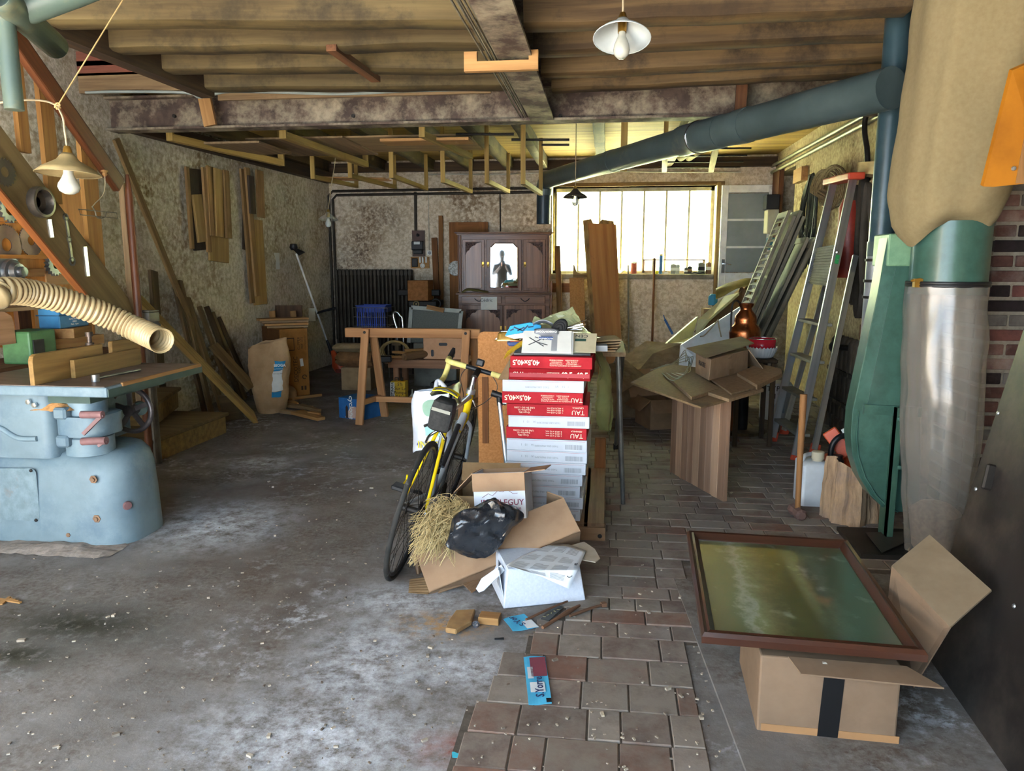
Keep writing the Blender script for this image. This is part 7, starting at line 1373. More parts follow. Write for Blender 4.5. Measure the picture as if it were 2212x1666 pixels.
for (a, b), (c, d), hx in (((-1, -1), (1, -1), 0), ((1, -1), (1, 1), 1), ((1, 1), (-1, 1), 0), ((-1, 1), (-1, -1), 1)):
    p, q = FQ(a, b), FQ(c, d); dr = (q-p).normalized(); inn = nz.cross(dr); prof = [(0, 0), (0, .022), (.008, .034), (.018, .03), (.026, .034), (.036, .022), (.045, .012), (.045, 0)]; m = len(prof); vs, ls = [], []
    for e, sg in ((p, 1), (q, -1)):
        for x, z in prof: vs.append(e+inn*x+dr*(sg*x)+nz*z); ls.append(V((0 if sg > 0 else (q-p).length, x, z)))
    mb = MB(); mb.add(vs, [(i, (i+1) % m, m+(i+1) % m, m+i) for i in range(m)]+[tuple(range(m))[::-1], tuple(range(m, 2*m))], ls); mk('frame_side', mb, FRM, PFR, smooth=25)
# generic painted landscape: dark trees, pale sky patches, light band of foliage
pm_ = bpy.data.materials.new('painted_landscape'); pm_.use_nodes = True; nt = pm_.node_tree; N = nt.nodes; L = nt.links; b = N['Principled BSDF']; b.inputs['Roughness'].default_value = .3; b.inputs['Coat Weight'].default_value = 1; b.inputs['Coat Roughness'].default_value = .03
at = N.new('ShaderNodeAttribute'); at.attribute_name = 'lc'; n1 = N.new('ShaderNodeTexNoise'); n1.inputs['Scale'].default_value = 9; n1.inputs['Detail'].default_value = 9; n1.inputs['Roughness'].default_value = .7; L.new(at.outputs['Vector'], n1.inputs['Vector'])
sx = N.new('ShaderNodeSeparateXYZ'); L.new(at.outputs['Vector'], sx.inputs[0])
ad = N.new('ShaderNodeMath'); ad.operation = 'MULTIPLY_ADD'; L.new(n1.outputs['Fac'], ad.inputs[0]); ad.inputs[1].default_value = .38; L.new(sx.outputs[0], ad.inputs[2])
cr = N.new('ShaderNodeValToRGB'); el = cr.color_ramp.elements; el[0].position = 0; el[0].color = lin('62664a'); el[1].position = 1; el[1].color = lin('40503c')
for pos, c in ((.27, '646a4c'), (.36, '5a684c'), (.43, '8a9488'), (.475, '6c7a58'), (.56, '5a5e44'), (.66, '38442c'), (.8, '33402c'), (.93, '4c5e4c')): e = el.new(pos); e.color = lin(c)
L.new(ad.outputs[0], cr.inputs[0])
n2 = N.new('ShaderNodeTexNoise'); n2.inputs['Scale'].default_value = 5; n2.inputs['Detail'].default_value = 8; L.new(at.outputs['Vector'], n2.inputs['Vector'])
r2 = N.new('ShaderNodeMapRange'); r2.inputs[1].default_value = .6; r2.inputs[2].default_value = .74; L.new(n2.outputs['Fac'], r2.inputs[0])
mx = N.new('ShaderNodeMix'); mx.data_type = 'RGBA'; L.new(r2.outputs[0], mx.inputs[0]); L.new(cr.outputs[0], mx.inputs[6]); mx.inputs[7].default_value = lin('8a9a8c'); L.new(mx.outputs[2], b.inputs['Base Color'])
mb = MB(); P_ = [FQ(-1, -1, .008)+ex_*.04+ey_*.04, FQ(1, -1, .008)-ex_*.04+ey_*.04, FQ(1, 1, .008)-ex_*.04-ey_*.04, FQ(-1, 1, .008)+ex_*.04-ey_*.04]
mb.add(P_+[p-nz*.006 for p in P_], [(0, 1, 2, 3), (7, 6, 5, 4), (0, 4, 5, 1), (1, 5, 6, 2), (2, 6, 7, 3), (3, 7, 4, 0)], [V((0, 0, 0)), V((1, 0, 0)), V((1, 1.3, 0)), V((0, 1.3, 0))]*2, off=V((0, 0, 0))); mk('canvas', mb, pm_, PFR)
# --- slatted pine panel standing upright
s0, s1 = onz(1450, 1021), onz(1566, 1086); hs = .645; us = (s1-s0).normalized(); ns = V((us.y, -us.x, 0)); SP_ = thing('slatted_panel', s0.lerp(s1, .5), 'upright panel of glued pinkish pine slats under the loose boards', 'panel'); Ls = (s1-s0).length
SLT = [wood('slat_%d' % i, a, b_, c, .3, scale=4) for i, (a, b_, c) in enumerate((('9c7a62', '7d5e48', '6a503e'), ('a8866a', '8a684e', '73563f'), ('8d6c54', '6f5340', '5c4536')))]
n_s = 9
for i in range(n_s):
    mb = MB(); c_ = s0+us*(Ls*(i+.5)/n_s); mb.box(c_+Z*(hs/2), (Ls/n_s-.0015, .028+random.uniform(-.002, .002), hs-random.uniform(0, .006)), basis(us, -ns)); mk('slat', mb, SLT[i % 3], SP_, bevel=.0015)
# --- loose boards lying over it
zt0 = hs+.004; HB = [mat('hardboard_%d' % i, a, b_, scale=40, rough=.9, c3=c, dirt=.35, bump=.08) for i, (a, b_, c) in enumerate((('8a7050', '786040', '5e4a34'), ('94785a', '806648', '66523c'), ('a28260', '8c6e4e', '745a40')))]
def board(nm, pts, z, t_, m, lab, cat='board'):
    P_ = [onz(x, y, z+t_) for x, y in pts]; mb = MB(); mb.plate(P_, t_, toward=(0, 0, 99)); return mk(nm, mb, m, label=lab, cat=cat, bevel=.002)
board('loose_board', ((1362, 826), (1440, 785), (1555, 800), (1585, 860), (1514, 879)), zt0, .014, HB[0], 'large dusty board tipping over the slatted panel')
board('loose_board', ((1548, 832), (1500, 838), (1575, 862), (1650, 840), (1600, 812)), zt0+.0145, .02, HB[1], 'grooved board with a pale edge at the right of the slatted panel')
board('loose_board', ((1433, 806), (1478, 793), (1556, 838), (1494, 858)), zt0+.0155, .022, HB[1], 'small crumbling chipboard piece tilted on the large board')
board('loose_board', ((1592, 806), (1640, 785), (1688, 797), (1690, 806), (1636, 832)), zt0+.036, .03, HB[2], 'thick pale board end jutting towards the ladder')
board('loose_board', ((1530, 815), (1590, 795), (1650, 832), (1580, 850)), zt0+.0352, .012, HB[1], 'square flat board carrying the dented carton')
# cable reel with post below
RL = thing('cable_reel', onz(1600, 945), 'round wooden reel base with a dark post under the loose boards', 'reel'); c_ = onz(1600, 935); 
mb = MB(); mb.lathe([(.2, 0), (.2, .035), (0, .0355)], c_, Z, 32); mk('lower_disc', mb, OLDD, RL, smooth=30); mb = MB(); mb.lathe([(.19, hs-.04), (.19, hs-.012), (0, hs-.0115)], c_, Z, 32); mk('upper_disc', mb, PINEG, RL, smooth=30)
mb = MB(); mb.cyl(c_+Z*.036, c_+Z*(hs-.04), .055, n=16); mk('core', mb, DKMET, RL, smooth=40); mb = MB(); mb.bb(c_+V((-.16, -.1, .036)), c_+V((-.07, -.05, hs-.04))); mk('post', mb, BROWN, RL)
BU = onz(1662, 920)+V((.12, .35, 0)); t = thing('white_drum', BU, 'white chemical drum printed with black letters behind the ladder', 'drum'); mb = MB(); mb.lathe([(.14, 0), (.145, .01), (.145, .33), (.13, .35), (0, .351)], BU, Z, 24); mk('drum_body', mb, WHITEC, t, smooth=40); text('TYPE\n817', BU+V((-.04, -.1455, .27)), (1, 0, 0), Z, .07, INK, t); mb = MB(); mb.bb(BU+V((-.08, -.147, .08)), BU+V((.05, -.143, .16))); mk('blue_label', mb, flat('pale_blue_label', '9fb0c8'), t)
# dented carton on the boards
zq = zt0+.049; a, b_, c_ = onz(1531, 823, zq), onz(1615, 801, zq), onz(1497, 804, zq); uq = (b_-a).normalized(); vq = (c_-a); hq = ony(1521, 775, a.y).z-zq; vq.z = 0; vn = vq.normalized(); wq, dq = (b_-a).length, min(.34, vq.length)
DC = thing('dented_carton', a+uq*(wq/2)+vn*(dq/2), 'dented brown carton with loose lid sitting on the boards', 'carton'); DCM = card('dented_card', 'a08468', '8d7258', '7a614a', dirt=.35)
V8 = [a, a+uq*wq, a+uq*wq+vn*dq, a+vn*dq]; top = [p+Z*hq+V((random.uniform(-.012, .012), 0, random.uniform(-.012, .012))) for p in V8]; mb = MB(); mb.hexa(V8+top); mk('carton_body', mb, DCM, DC, bevel=.004)
LDM = card('grey_lid', '7d6a54', '6c5a46', '5a4a38', dirt=.35); lid = [ony(1480, 758, a.y+.1), ony(1525, 772, a.y-.03), ony(1626, 735, b_.y-.05), ony(1560, 728, c_.y+.2)]
for i in range(4): lid[i].z = top[0].z+.012+(.03 if i > 1 else .0)
mb = MB(); mb.plate([top[0]+V((-.04, -.02, .01)), top[1]+V((.03, -.03, .045)), top[2]+V((.05, .03, .05)), top[3]+V((-.06, .03, .012))], .006, toward=(0, 0, -9)); mk('lid', mb, LDM, DC)
mb = MB(); mb.plate([top[1]+V((.002, .0, 0)), top[2], top[2]+V((.1, -.02, -.14)), top[1]+V((.1, -.04, -.13))], .005); mk('side_flap', mb, DCM, DC)
mb = MB(); mb.box(a+uq*(wq*.55)+Z*(hq*.14)-vn*.001, (.07, .003, .045), basis(uq, vn)); mb.box(a+uq*(wq*.5)+Z*(hq*.9)-vn*.001, (.06, .003, .03), basis(uq, vn)); mk('tape_patch', mb, flat('tan_tape_patch', '8a6a4a'), DC, kind='stuff')
text('FRAGILE', a+vn*(dq*.5)+Z*(hq*.6)-uq*.006, -vn, Z, .045, INK, DC)
# string tangle
mb = MB(); random.seed(9); base = onz(1475, 800, zt0+.06)
for k in range(5):
    pts = [onz(x, y, zt0+.05+random.uniform(0, .05)) for x, y in ((1405+8*k, 800-3*k), (1440+5*k, 790-2*k), (1480, 780-6*k), (1497-4*k, 770+3*k), (1488, 800-6*k), (1455+9*k, 822-5*k), (1430+10*k, 806))]; mb.tube(catmull(pts, 6), .0028, 5)
mk('string_tangle', mb, mat('pale_string', 'b9b49c', '9a957e', rough=.9), kind='stuff', label='tangle of pale string lying over the large board', cat='string')
# open carton under the boards
a, b_, c_ = onz(1404, 931), onz(1452, 931), onz(1370, 912); uc = (c_-a).normalized(); h_ = .27
OC, fr = open_box('brown_carton', a+uc*.36, -uc, V((.75, .66, 0)), .36, .30, h_, KRAFT, 'brown open carton on the floor left of the slatted panel', flaps=(('front', .14, -.7), ('left', .12, -.5), ('right', .14, -.8)))
# dirty cardboard heap in the back
DIRT = card('mouldy_card', '8a7860', '6f5e48', '4a3c2c', dirt=.45)
for i, (pts, lab) in enumerate(((((1340, 775, 7.6), (1395, 737, 7.9), (1472, 742, 7.7), (1465, 792, 7.3), (1380, 800, 7.2)), 'mouldy cardboard sheet bent up behind the open carton'), (((1350, 800, 7.0), (1460, 792, 7.25), (1450, 850, 6.95), (1362, 858, 6.8)), 'pale torn cardboard sheet lying over the heap'), (((1300, 790, 6.6), (1352, 778, 6.9), (1398, 815, 6.7), (1340, 850, 6.3), (1300, 845, 6.3)), 'dark creased cardboard sheet at the left of the heap'))):
    P_ = [ony(*p) for p in pts]; mb = MB(); cpt = sum(P_, V())/len(P_); m = len(P_)
    mb.add(P_+[cpt+V((0, 0, .02))]+[p-Z*.006 for p in P_]+[cpt+V((0, 0, .014))], [(k, (k+1) % m, m) for k in range(m)]+[(m+1+(k+1) % m, m+1+k, 2*m+1) for k in range(m)]+[(k, m+1+k, m+1+(k+1) % m, (k+1) % m) for k in range(m)]); mk('cardboard_sheet', mb, DIRT if i != 1 else KRAFTL, label=lab, cat='cardboard')
mb = MB(); mb.hexa([V((.0, 7.0, 0)), V((.62, 7.15, 0)), V((.75, 7.8, 0)), V((.12, 7.8, 0)), V((.0, 7.0, .40)), V((.6, 7.15, .42)), V((.72, 7.75, .5)), V((.12, 7.8, .5))]); mk('crushed_carton', mb, DIRT, label='big crushed dirty carton supporting the cardboard heap', cat='carton', bevel=.01)
# long leaning boards: white sheet, cream board, long carton
WSH = mat('white_laminate', 'd0d4d4', 'bec2c0', rough=.35, c3='9a9686', dirt=.3); CRM = mat('cream_laminate', 'cfcca0', 'b9b486', rough=.4)
def slab(nm, pts, t_, m, lab, cat='board', Zf=None):
    P_ = [ony(*p) for p in pts]; mb = MB(); mb.plate(P_, t_, toward=CAM); return mk(nm, mb, m, label=lab, cat=cat)
slab('white_sheet', ((1472, 745, 7.0), (1600, 662, 7.4), (1610, 690, 7.4), (1605, 730, 7.4), (1530, 800, 7.0), (1468, 800, 7.0)), .02, WSH, 'large white laminated sheet leaning behind the dented carton')
slab('cream_board', ((1440, 742, 7.75), (1508, 684, 8.4), (1496, 728, 8.25), (1474, 742, 7.75)), .025, CRM, 'cream laminated board end leaning on the back wall')
slab('cream_board', ((1508, 690, 8.1), (1565, 640, 8.65), (1596, 632, 8.65), (1530, 690, 8.15), (1500, 728, 8.0)), .03, CRM, 'long curved cream board lying along the carton tube')
LT = thing('long_tube_carton', ony(1560, 690, 8.5), 'long narrow brown carton sloping up to the shutters', 'carton'); p, q = ony(1505, 728, 8.25), ony(1612, 632, 9.1); mb = MB(); mb.bar(p+V((.06, .05, 0)), q+V((.02, .05, 0)), .12, .17, up=(-.3, .2, 1)); mk('carton_body', mb, KRAFT, LT, bevel=.004)
mb = MB(); qq = q+V((.02, .05, 0)); mb.plate([ony(1600, 618, 9.0), ony(1626, 640, 8.95), ony(1606, 655, 8.9), ony(1590, 645, 8.95)], .005); mk('end_flap', mb, KRAFT, LT)
mb = MB(); pts = [(1546, 625), (1570, 612), (1615, 600), (1640, 608), (1656, 622), (1640, 628), (1600, 630), (1560, 648), (1547, 645)]
mb.grid(lambda u, v_: ony(1546+108*u, 622-18*math.sin(u*2.2)+(24-18*u)*v_, 8.75-.25*v_)+V((0, 0, .03*math.sin(v_*3.1))), 20, 8); mb.jit(.015, 8); mk('olive_tarpaulin', mb, mat('olive_card', '857338', '665826', rough=.8), label='stiff olive tarpaulin lying over the long carton', cat='tarpaulin', solid=.008, smooth=40)
mb = MB(); p = ony(1540, 650, 9.2); mb.lathe([(.05, 0), (.055, .01), (.055, .1), (.03, .13), (0, .131)], p+V((0, 0, -.05)), Z, 16); mk('blue_lid_tin', mb, flat('teal_tin', '3a8aa4'), label='small teal tin behind the cream board', cat='tin', smooth=40)
mb = MB(); p = ony(1540, 672, 9.2); mb.bb((p.x-.12, 9.1, 0), (p.x+.12, 9.35, p.z+.03)); mk('dark_carton', mb, KRAFTD, label='dark upright carton by the back wall carrying the teal tin', cat='carton')
for i, (pts, l) in enumerate(((((1513, 727), (1522, 724), (1540, 705), (1552, 690)), 'curved wire hanging over the white sheet'), (((1551, 690), (1553, 705), (1558, 728)), 'short straight wire hanging over the white sheet'))):
    mb = MB(); mb.tube(catmull([ony(x, y, 6.95+.3*(x-1513)/80) for x, y in pts], 5), .006, 6); mk('hanging_wire', mb, CORDM, label=l, cat='wire', smooth=60)
# stool with jug, saucepan and bowl
ST_ = ony(1640, 776, 6.0); sx, sy, szz = ST_.x, 6.15, ST_.z
SO = thing('dark_stool', (sx, sy, 0), 'dark wooden stool carrying the copper jug and saucepan', 'stool'); mb = MB(); mb.bb((sx-.2, sy-.17, szz-.03), (sx+.14, sy+.22, szz)); mk('seat', mb, DKWOOD, SO, bevel=.006)
for x in (-.17, .1):
    for y in (-.14, .18): mb = MB(); mb.bb((sx+x, sy+y, 0), (sx+x+.035, sy+y+.035, szz-.03)); mk('leg', mb, DKWOOD, SO)
bp_ = V((ony(1645, 770, 6.1).x, 6.1, szz+.001)); BWc = MB(); n = 40
prof = [(.06, 0), (.085, .01), (.105, .05), (.115, .085)]
def bowlp(u, v_):
    k = v_*(len(prof)-1); i = min(len(prof)-2, int(k)); f = k-i; r = prof[i][0]*(1-f)+prof[i+1][0]*f; z = prof[i][1]*(1-f)+prof[i+1][1]*f; return bp_+V((r*math.cos(u*6.2832), r*math.sin(u*6.2832), z+(.006*math.sin(u*6.2832*26) if v_ > .95 else 0)))+V((math.cos(u*6.2832), math.sin(u*6.2832), 0))*(.002*math.sin(u*6.2832*26))
BWc.grid(bowlp, 104, 12, True); BWc.f.append(tuple(range(104))[::-1]); mk('white_bowl', BWc, flat('white_porcelain', 'd8dadc', rough=.25), label='white crimped porcelain bowl under the red saucepan', cat='bowl', smooth=50, solid=.004)
rp = bp_+Z*.062; t = thing('red_saucepan', rp, 'red enamel saucepan with a bright rim standing in the white bowl', 'saucepan'); RDM = flat('red_enamel', 'a81e2c', rough=.2); mb = MB(); mb.open_lathe([(.0, 0), (.09, .0), (.098, .012), (.102, .088)], rp, Z, 36); mk('pan_body', mb, RDM, t, smooth=40, solid=.004); mb = MB(); mb.tube([rp+V((.102*math.cos(k), .102*math.sin(k), .09)) for k in [i*math.pi/18 for i in range(36)]], .004, 6, closed=True); mk('rim', mb, CHROME, t, smooth=60)
JP = V((ony(1609, 725, 6.3).x, 6.3, szz+.0)); jz = ony(1609, 727, 6.3).z; COP = mat('copper', 'a8643c', '7c4426', rough=.25, metal=.95, bump=.05); 
t = thing('copper_jug', (JP.x, JP.y, szz), 'bulbous copper jug with a tall black handle on the stool', 'jug'); k = .42
jp = V((JP.x, JP.y, szz)); s = (ony(1609, 655, 6.3).z-szz)
mb = MB(); mb.lathe([(.11, 0), (.118, .02), (.118, .06), (.122, .30*s), (.125, .42*s), (.115, .53*s), (.086, .60*s), (.09, .66*s), (.082, .76*s), (.05, .86*s), (.045, .9*s), (.06, .96*s), (.062, 1.0*s), (.052, 1.0*s), (.04, .93*s)], jp, Z, 36); mk('jug_body', mb, COP, t, smooth=60)
mb = MB(); mb.tube(catmull([jp+V((-.115, -.02, .45*s)), jp+V((-.118, -.02, .75*s)), jp+V((-.112, -.02, .98*s)), jp+V((-.08, -.01, 1.05*s)), jp+V((-.045, 0, .99*s))], 5), .008, 8); mk('handle', mb, DKMET, t, smooth=60)
# --- shutters stacked against the wall
SHM = mat('grey_shutter', '77705e', '5c5646', scale=5, stretch=(.3, 3, 3), rough=.7, c3='443e32', dirt=.42, bump=.2)
def shutter(i, b_near, t_near, wid, lab):
    b_near, t_near = V(b_near), V(t_near); up = (t_near-b_near); Ln = up.length; up.normalize(); wd_ = V((.0, 1, 0)); nn = up.cross(wd_).normalized()
    t = thing('louvred_shutter', b_near+wd_*(wid/2), lab, 'shutter', 'shutters leaning on the right wall'); R_ = basis(up, wd_)
    for a in (.02, wid-.02): mb = MB(); mb.box(b_near+up*(Ln/2)+wd_*a, (Ln, .04, .03), R_); mk('stile', mb, SHM, t)
    for a in (.03, Ln*.5, Ln-.03): mb = MB(); mb.box(b_near+up*a+wd_*(wid/2), (.06, wid-.08, .028), R_); mk('rail', mb, SHM, t)
    if i == 0:
        ns_ = 30
        for k in range(ns_):
            a = .09+(Ln-.18)*k/(ns_-1)
            if abs(a-Ln*.5) < .05: continue
            mb = MB(); mb.box(b_near+up*a+wd_*(wid/2), (.045, wid-.08, .006), R_ @ Matrix.Rotation(.6, 3, 'Y')); mk('louvre', mb, SHM, t)
    else: mb = MB(); mb.box(b_near+up*(Ln/2)+wd_*(wid/2), (Ln-.1, wid-.08, .012), R_); mk('louvre_panel', mb, SHM, t)
    mb = MB(); mb.box(b_near+up*(Ln*.28)-wd_*.012, (.05, .02, .012), R_); mk('hinge', mb, DKMET, t)
bx, tx_ = ony(1537, 866, 7.6).x-.04, ony(1706, 456, 7.6)
bd = V((bx, 7.6, .0)); td = V((tx_.x, 7.6, tx_.z)); wid = .42
ordl = ('outermost grey louvred shutter catching the window light', 'second grey shutter of the leaning stack', 'third grey shutter of the leaning stack', 'fourth grey shutter of the leaning stack', 'fifth grey shutter of the leaning stack', 'sixth grey shutter of the leaning stack', 'innermost grey shutter touching the wall')
for i in range(7): shutter(i, bd+V((.045*i, -.03*(i % 3), 0)), td+V((.045*i, -.03*(i % 3), -.05*(i % 2)-(.25 if i > 3 else 0))), wid, ordl[i])
# --- step ladder
LD = thing('step_ladder', onz(1700, 970), 'folded aluminium step ladder with orange feet and top cap', 'ladder'); OR = mat('orange_ladder_plastic', 'b8442a', '9c3720', rough=.5)
F1, F2, R1, R2 = onz(1667, 955), onz(1718, 996), onz(1692, 940), onz(1758, 983)
T1, T2 = onx(1800, 396, 1.93), onx(1842, 388, 1.93)
def rail(nm, p, q, w=.062, t_=.025, m=ALU): mb = MB(); mb.bar(p, q, w, t_, up=(0, 1, 0)); return mk(nm, mb, m, LD, bevel=.003)
fx_ = V((0, 0, .0))
rail('front_rail', F1+Z*.04, T1); rail('front_rail', F2+Z*.04, T2)
RT2, RT1 = onx(1848, 552, 2.02), onx(1800, 560, 2.02); rail('rear_rail', R1+Z*.04, RT1, .045); rail('rear_rail', R2+Z*.04, RT2, .045)
for e, tt in ((F1, T1), (F2, T2), (R1, RT1), (R2, RT2)): d = (tt-e).normalized(); mb = MB(); mb.bar(e, e+d*.09, .075, .036, up=(0, 1, 0)); mk('foot', mb, OR, LD, bevel=.006)
mb = MB(); d = (T1-F1).normalized(); c_ = T1.lerp(T2, .5)+d*.02; mb.bar(T1+V((.0, .1, .02)), T2+V((0, -.1, .02)), .13, .055); mk('top_cap', mb, OR, LD, bevel=.012, bseg=2)
def on_rail(F_, T_, py):
    # point of the rail that projects to picture row py
    lo_, hi_ = 0.0, 1.0
    for _ in range(30):
        m_ = (lo_+hi_)/2; p = F_.lerp(T_, m_)-CAM; c_ = (_x.x*0); cv = V((V((_x.x, _y.x, _z.x)).dot(p), V((_x.y, _y.y, _z.y)).dot(p), V((_x.z, _y.z, _z.z)).dot(p))); yy = H/2-cv.y/cv.z*FP
        if yy > py: lo_ = m_
        else: hi_ = m_
    return F_.lerp(T_, lo_)
for y0, y1 in ((690, 703), (763, 785), (838, 862), (908, 938)):
    a, b_ = on_rail(F1, T1, y0), on_rail(F2, T2, y1); zz = (a.z+b_.z)/2; mb = MB(); mb.bar(V((a.x+.02, a.y, zz)), V((b_.x+.02, b_.y, zz)), .1, .022); mk('step', mb, mat('dusty_step', '8a857a', '6e6a60', rough=.7, metal=.3), LD, bevel=.003)
a0, a1, c0_, c1_ = on_rail(F1, T1, 535), on_rail(F1, T1, 612), on_rail(F2, T2, 528), on_rail(F2, T2, 618); mb = MB(); mb.plate([a0+V((-.012, -.03, 0)), c0_+V((-.012, .03, 0)), c1_+V((-.012, .03, 0)), a1+V((-.012, -.03, 0))], .02, toward=CAM); PLM = mat('dull_platform', '7d7a70', '66635a', rough=.75, metal=.2); pf = mk('platform', mb, PLM, LD)
for k in range(14):
    f = (k+.5)/14; p, q = a0.lerp(a1, f)+V((-.016, -.035, 0)), c0_.lerp(c1_, f)+V((-.016, .035, 0)); mb = MB(); mb.tube([p, q], .005, 6); mk('platform_rib', mb, PLM, pf, smooth=60)
for y in (545,): p = on_rail(F2, T2, y); mb = MB(); mb.lathe([(.016, 0), (.012, .01), (0, .012)], p+V((-.02, -.03, 0)), (-.6, -.8, 0), 12); mk('rivet', mb, CHROME, LD, smooth=50)
d2 = (T2-F2).normalized(); s0_ = on_rail(F2, T2, 605); s1_ = on_rail(F2, T2, 550); mb = MB(); mb.bar(s0_+V((.0, -.0145, 0)), s1_+V((.0, -.0145, 0)), .045, .003, up=(0, 1, 0)); sk = mk('sticker', mb, PAPER, LD)
for f, m_ in ((.72, 'g'), (.9, 'g'), (.3, 'k')): c_ = s0_.lerp(s1_, f)+V((0, -.017, 0)); mb = MB(); mb.bar(c_-d2*.018, c_+d2*.018, .03, .002, up=(0, 1, 0)); mk('sticker_mark', mb, flat('green_mark', '2a8a4a') if m_ == 'g' else INK, sk)
for y in (640, 707, 782, 850): p = on_rail(F2, T2, y); mb = MB(); mb.bar(p+V((0, -.0145, 0))-d2*.012, p+V((0, -.0145, 0))+d2*.012, .024, .004, up=(0, 1, 0)); mk('rung_socket', mb, DKMET, LD)
# --- right wall: coils, extinguisher, belts, radiator, fuse boxes
XW = XR
def wr(px, py, off=.0): return onx(px, py, XW-off)
mb = MB(); a = wr(1738, 392, .06); mb.bb((XW-.07, wr(1745, 380).y, wr(1736, 393).z), (XW, wr(1727, 380).y, wr(1736, 364).z)); mk('wooden_peg_block', mb, PINE, label='pine block on the wall from which black cables hang', cat='block')
BLC = mat('black_cable', '1c1b19', '121110', rough=.6); mb = MB(); random.seed(3); hk = wr(1757, 378, .08)
for k in range(14):
    dx = random.uniform(-.16, .16); L1 = random.uniform(.55, 1.0); w_ = random.uniform(.1, .26)
    pts = [hk+V((-.01*(k % 4), dx*.3, 0)), hk+V((-.02, dx+w_, -L1*.3)), hk+V((-.02-.01*(k % 3), dx+w_*.9, -L1*.75)), hk+V((-.02, dx, -L1)), hk+V((-.03, dx-w_*.9, -L1*.7)), hk+V((-.02, dx-w_*.8, -L1*.25)), hk+V((-.01, dx*.3, .01))]; mb.tube(catmull(pts, 5), .011, 6)
mk('black_cable_coil', mb, BLC, kind='stuff', label='tangled black cable coil hanging on the right wall', cat='cable')
mb = MB(); hk = wr(1800, 370, .1)
for k in range(9): mb.tube([hk+V((-.02, .3*math.cos(t)+.09*(k-4)*.6, -.16+.17*math.sin(t)+.02*math.sin(k)))+V((-.04*math.cos(t*.5), 0, 0)) for t in [i*math.pi/10 for i in range(20)]], .014, 6, closed=True)
mk('rope_coil', mb, mat('brown_rope', '6a563a', '4d3e2a', rough=.95, scale=40), kind='stuff', label='coiled brown rope hung above the ladder', cat='rope')
mb = MB(); a, b_ = wr(1868, 363, .0), wr(1900, 363, .0); mb.bar(wr(1902, 362, .3), wr(1862, 362, .02), .08, .09); mk('wall_bracket', mb, PINE, label='thick pine bracket fixed to the right wall by the duct', cat='bracket')
EX = wr(1828, 600, .12); t = thing('fire_extinguisher', EX, 'old red fire extinguisher hung behind the ladder', 'extinguisher'); h = wr(1828, 425, .12).z-EX.z; mb = MB(); mb.lathe([(.09, 0), (.1, .02), (.1, h*.85), (.07, h*.95), (.03, h), (0, h+.002)], EX, Z, 24); mk('cylinder', mb, mat('old_red', '8e2f22', '702318', rough=.4), t, smooth=50); mb = MB(); mb.lathe([(.02, 0), (.02, .05), (.0, .06)], EX+Z*h, Z, 12); mk('valve', mb, BRASS, t, smooth=50); mb = MB(); mb.bb(EX+V((-.02, .06, h*.3)), EX+V((.12, .12, h*.36))); mk('wall_hook', mb, DKMET, t)
BLT = mat('leather_belt', '3c342b', '28231d', rough=.75)
for i, (x, y0, y1, w_, l) in enumerate(((1858, 400, 660, .09, 'broad dark drive belt hanging nearest the ladder'), (1872, 380, 690, .07, 'long dark drive belt hanging between two others'), (1884, 395, 640, .08, 'dark drive belt hanging closest to the duct'))):
    p = wr(x, y0, .1+.03*i); q = wr(x-6, y1, .1+.03*i); mb = MB(); L_ = p.z-q.z; yy = p.y
    ring = [V((p.x-.02*math.sin(k), yy+w_*1.3*math.cos(k)*(1-.3*math.sin(k)), p.z-L_/2+L_/2*math.sin(k))) for k in [j*math.pi/14 for j in range(28)]]; vs = []
    for r_ in ring: vs += [r_+V((-.03, 0, 0)), r_+V((.03, 0, 0))]
    n = len(ring); mb.add(vs, [(2*j, 2*j+1, 2*((j+1) % n)+1, 2*((j+1) % n)) for j in range(n)]); mk('drive_belt', mb, BLT, label=l, cat='belt', solid=.008, smooth=60)
    mb = MB(); mb.bb((p.x-.01, yy-.03, p.z-.01), (XW, yy+.03, p.z+.02)); mk('belt_peg', mb, PINEG, label='wooden wall peg holding the '+('broad dark drive belt', 'long middle drive belt', 'drive belt closest to the duct')[i], cat='peg', group='belt pegs')
RA2 = thing('slotted_radiator', V((XW-.1, 6.6, 0)), 'rusty brown cast iron radiator with long slots on the right wall', 'radiator'); r0, r1 = wr(1880, 800, .14).y, wr(1800, 800, .14).y; zt_r = wr(1830, 728, .14).z
for k in range(8):
    y = r0+(r1-r0)*(k+.5)/8; mb = MB(); mb.tube([(XW-.14, y, .12), (XW-.14, y, zt_r-.04), (XW-.14, y, zt_r)], [.05, .05, .02], 8); mb.bb((XW-.2, y-.052, zt_r*.62), (XW-.08, y+.052, zt_r*.66)); mb.bb((XW-.2, y-.052, zt_r*.3), (XW-.08, y+.052, zt_r*.34)); mb.bb((XW-.19, y-.02, 0), (XW-.1, y+.02, .13)); mk('rib', mb, RADM, RA2, smooth=50)
p = wr(1818, 745, .2); mb = MB(); mb.cyl(V((XW-.22, p.y, zt_r-.08)), V((XW-.05, p.y-.25, zt_r-.08)), .025); mb.lathe([(.05, 0), (.05, .04), (.02, .06)], V((XW-.24, p.y, zt_r-.08)), (-1, 0, 0), 14); mk('valve', mb, DKMET, RA2, smooth=50)
mb = MB(); p = wr(1895, 715, .1); mb.bb((XW-.2, p.y-.1, p.z-.08), (XW, p.y+.1, p.z+.04)); mk('wall_wood_block', mb, BROWN, label='brown wooden block on the wall above the slotted radiator', cat='block')
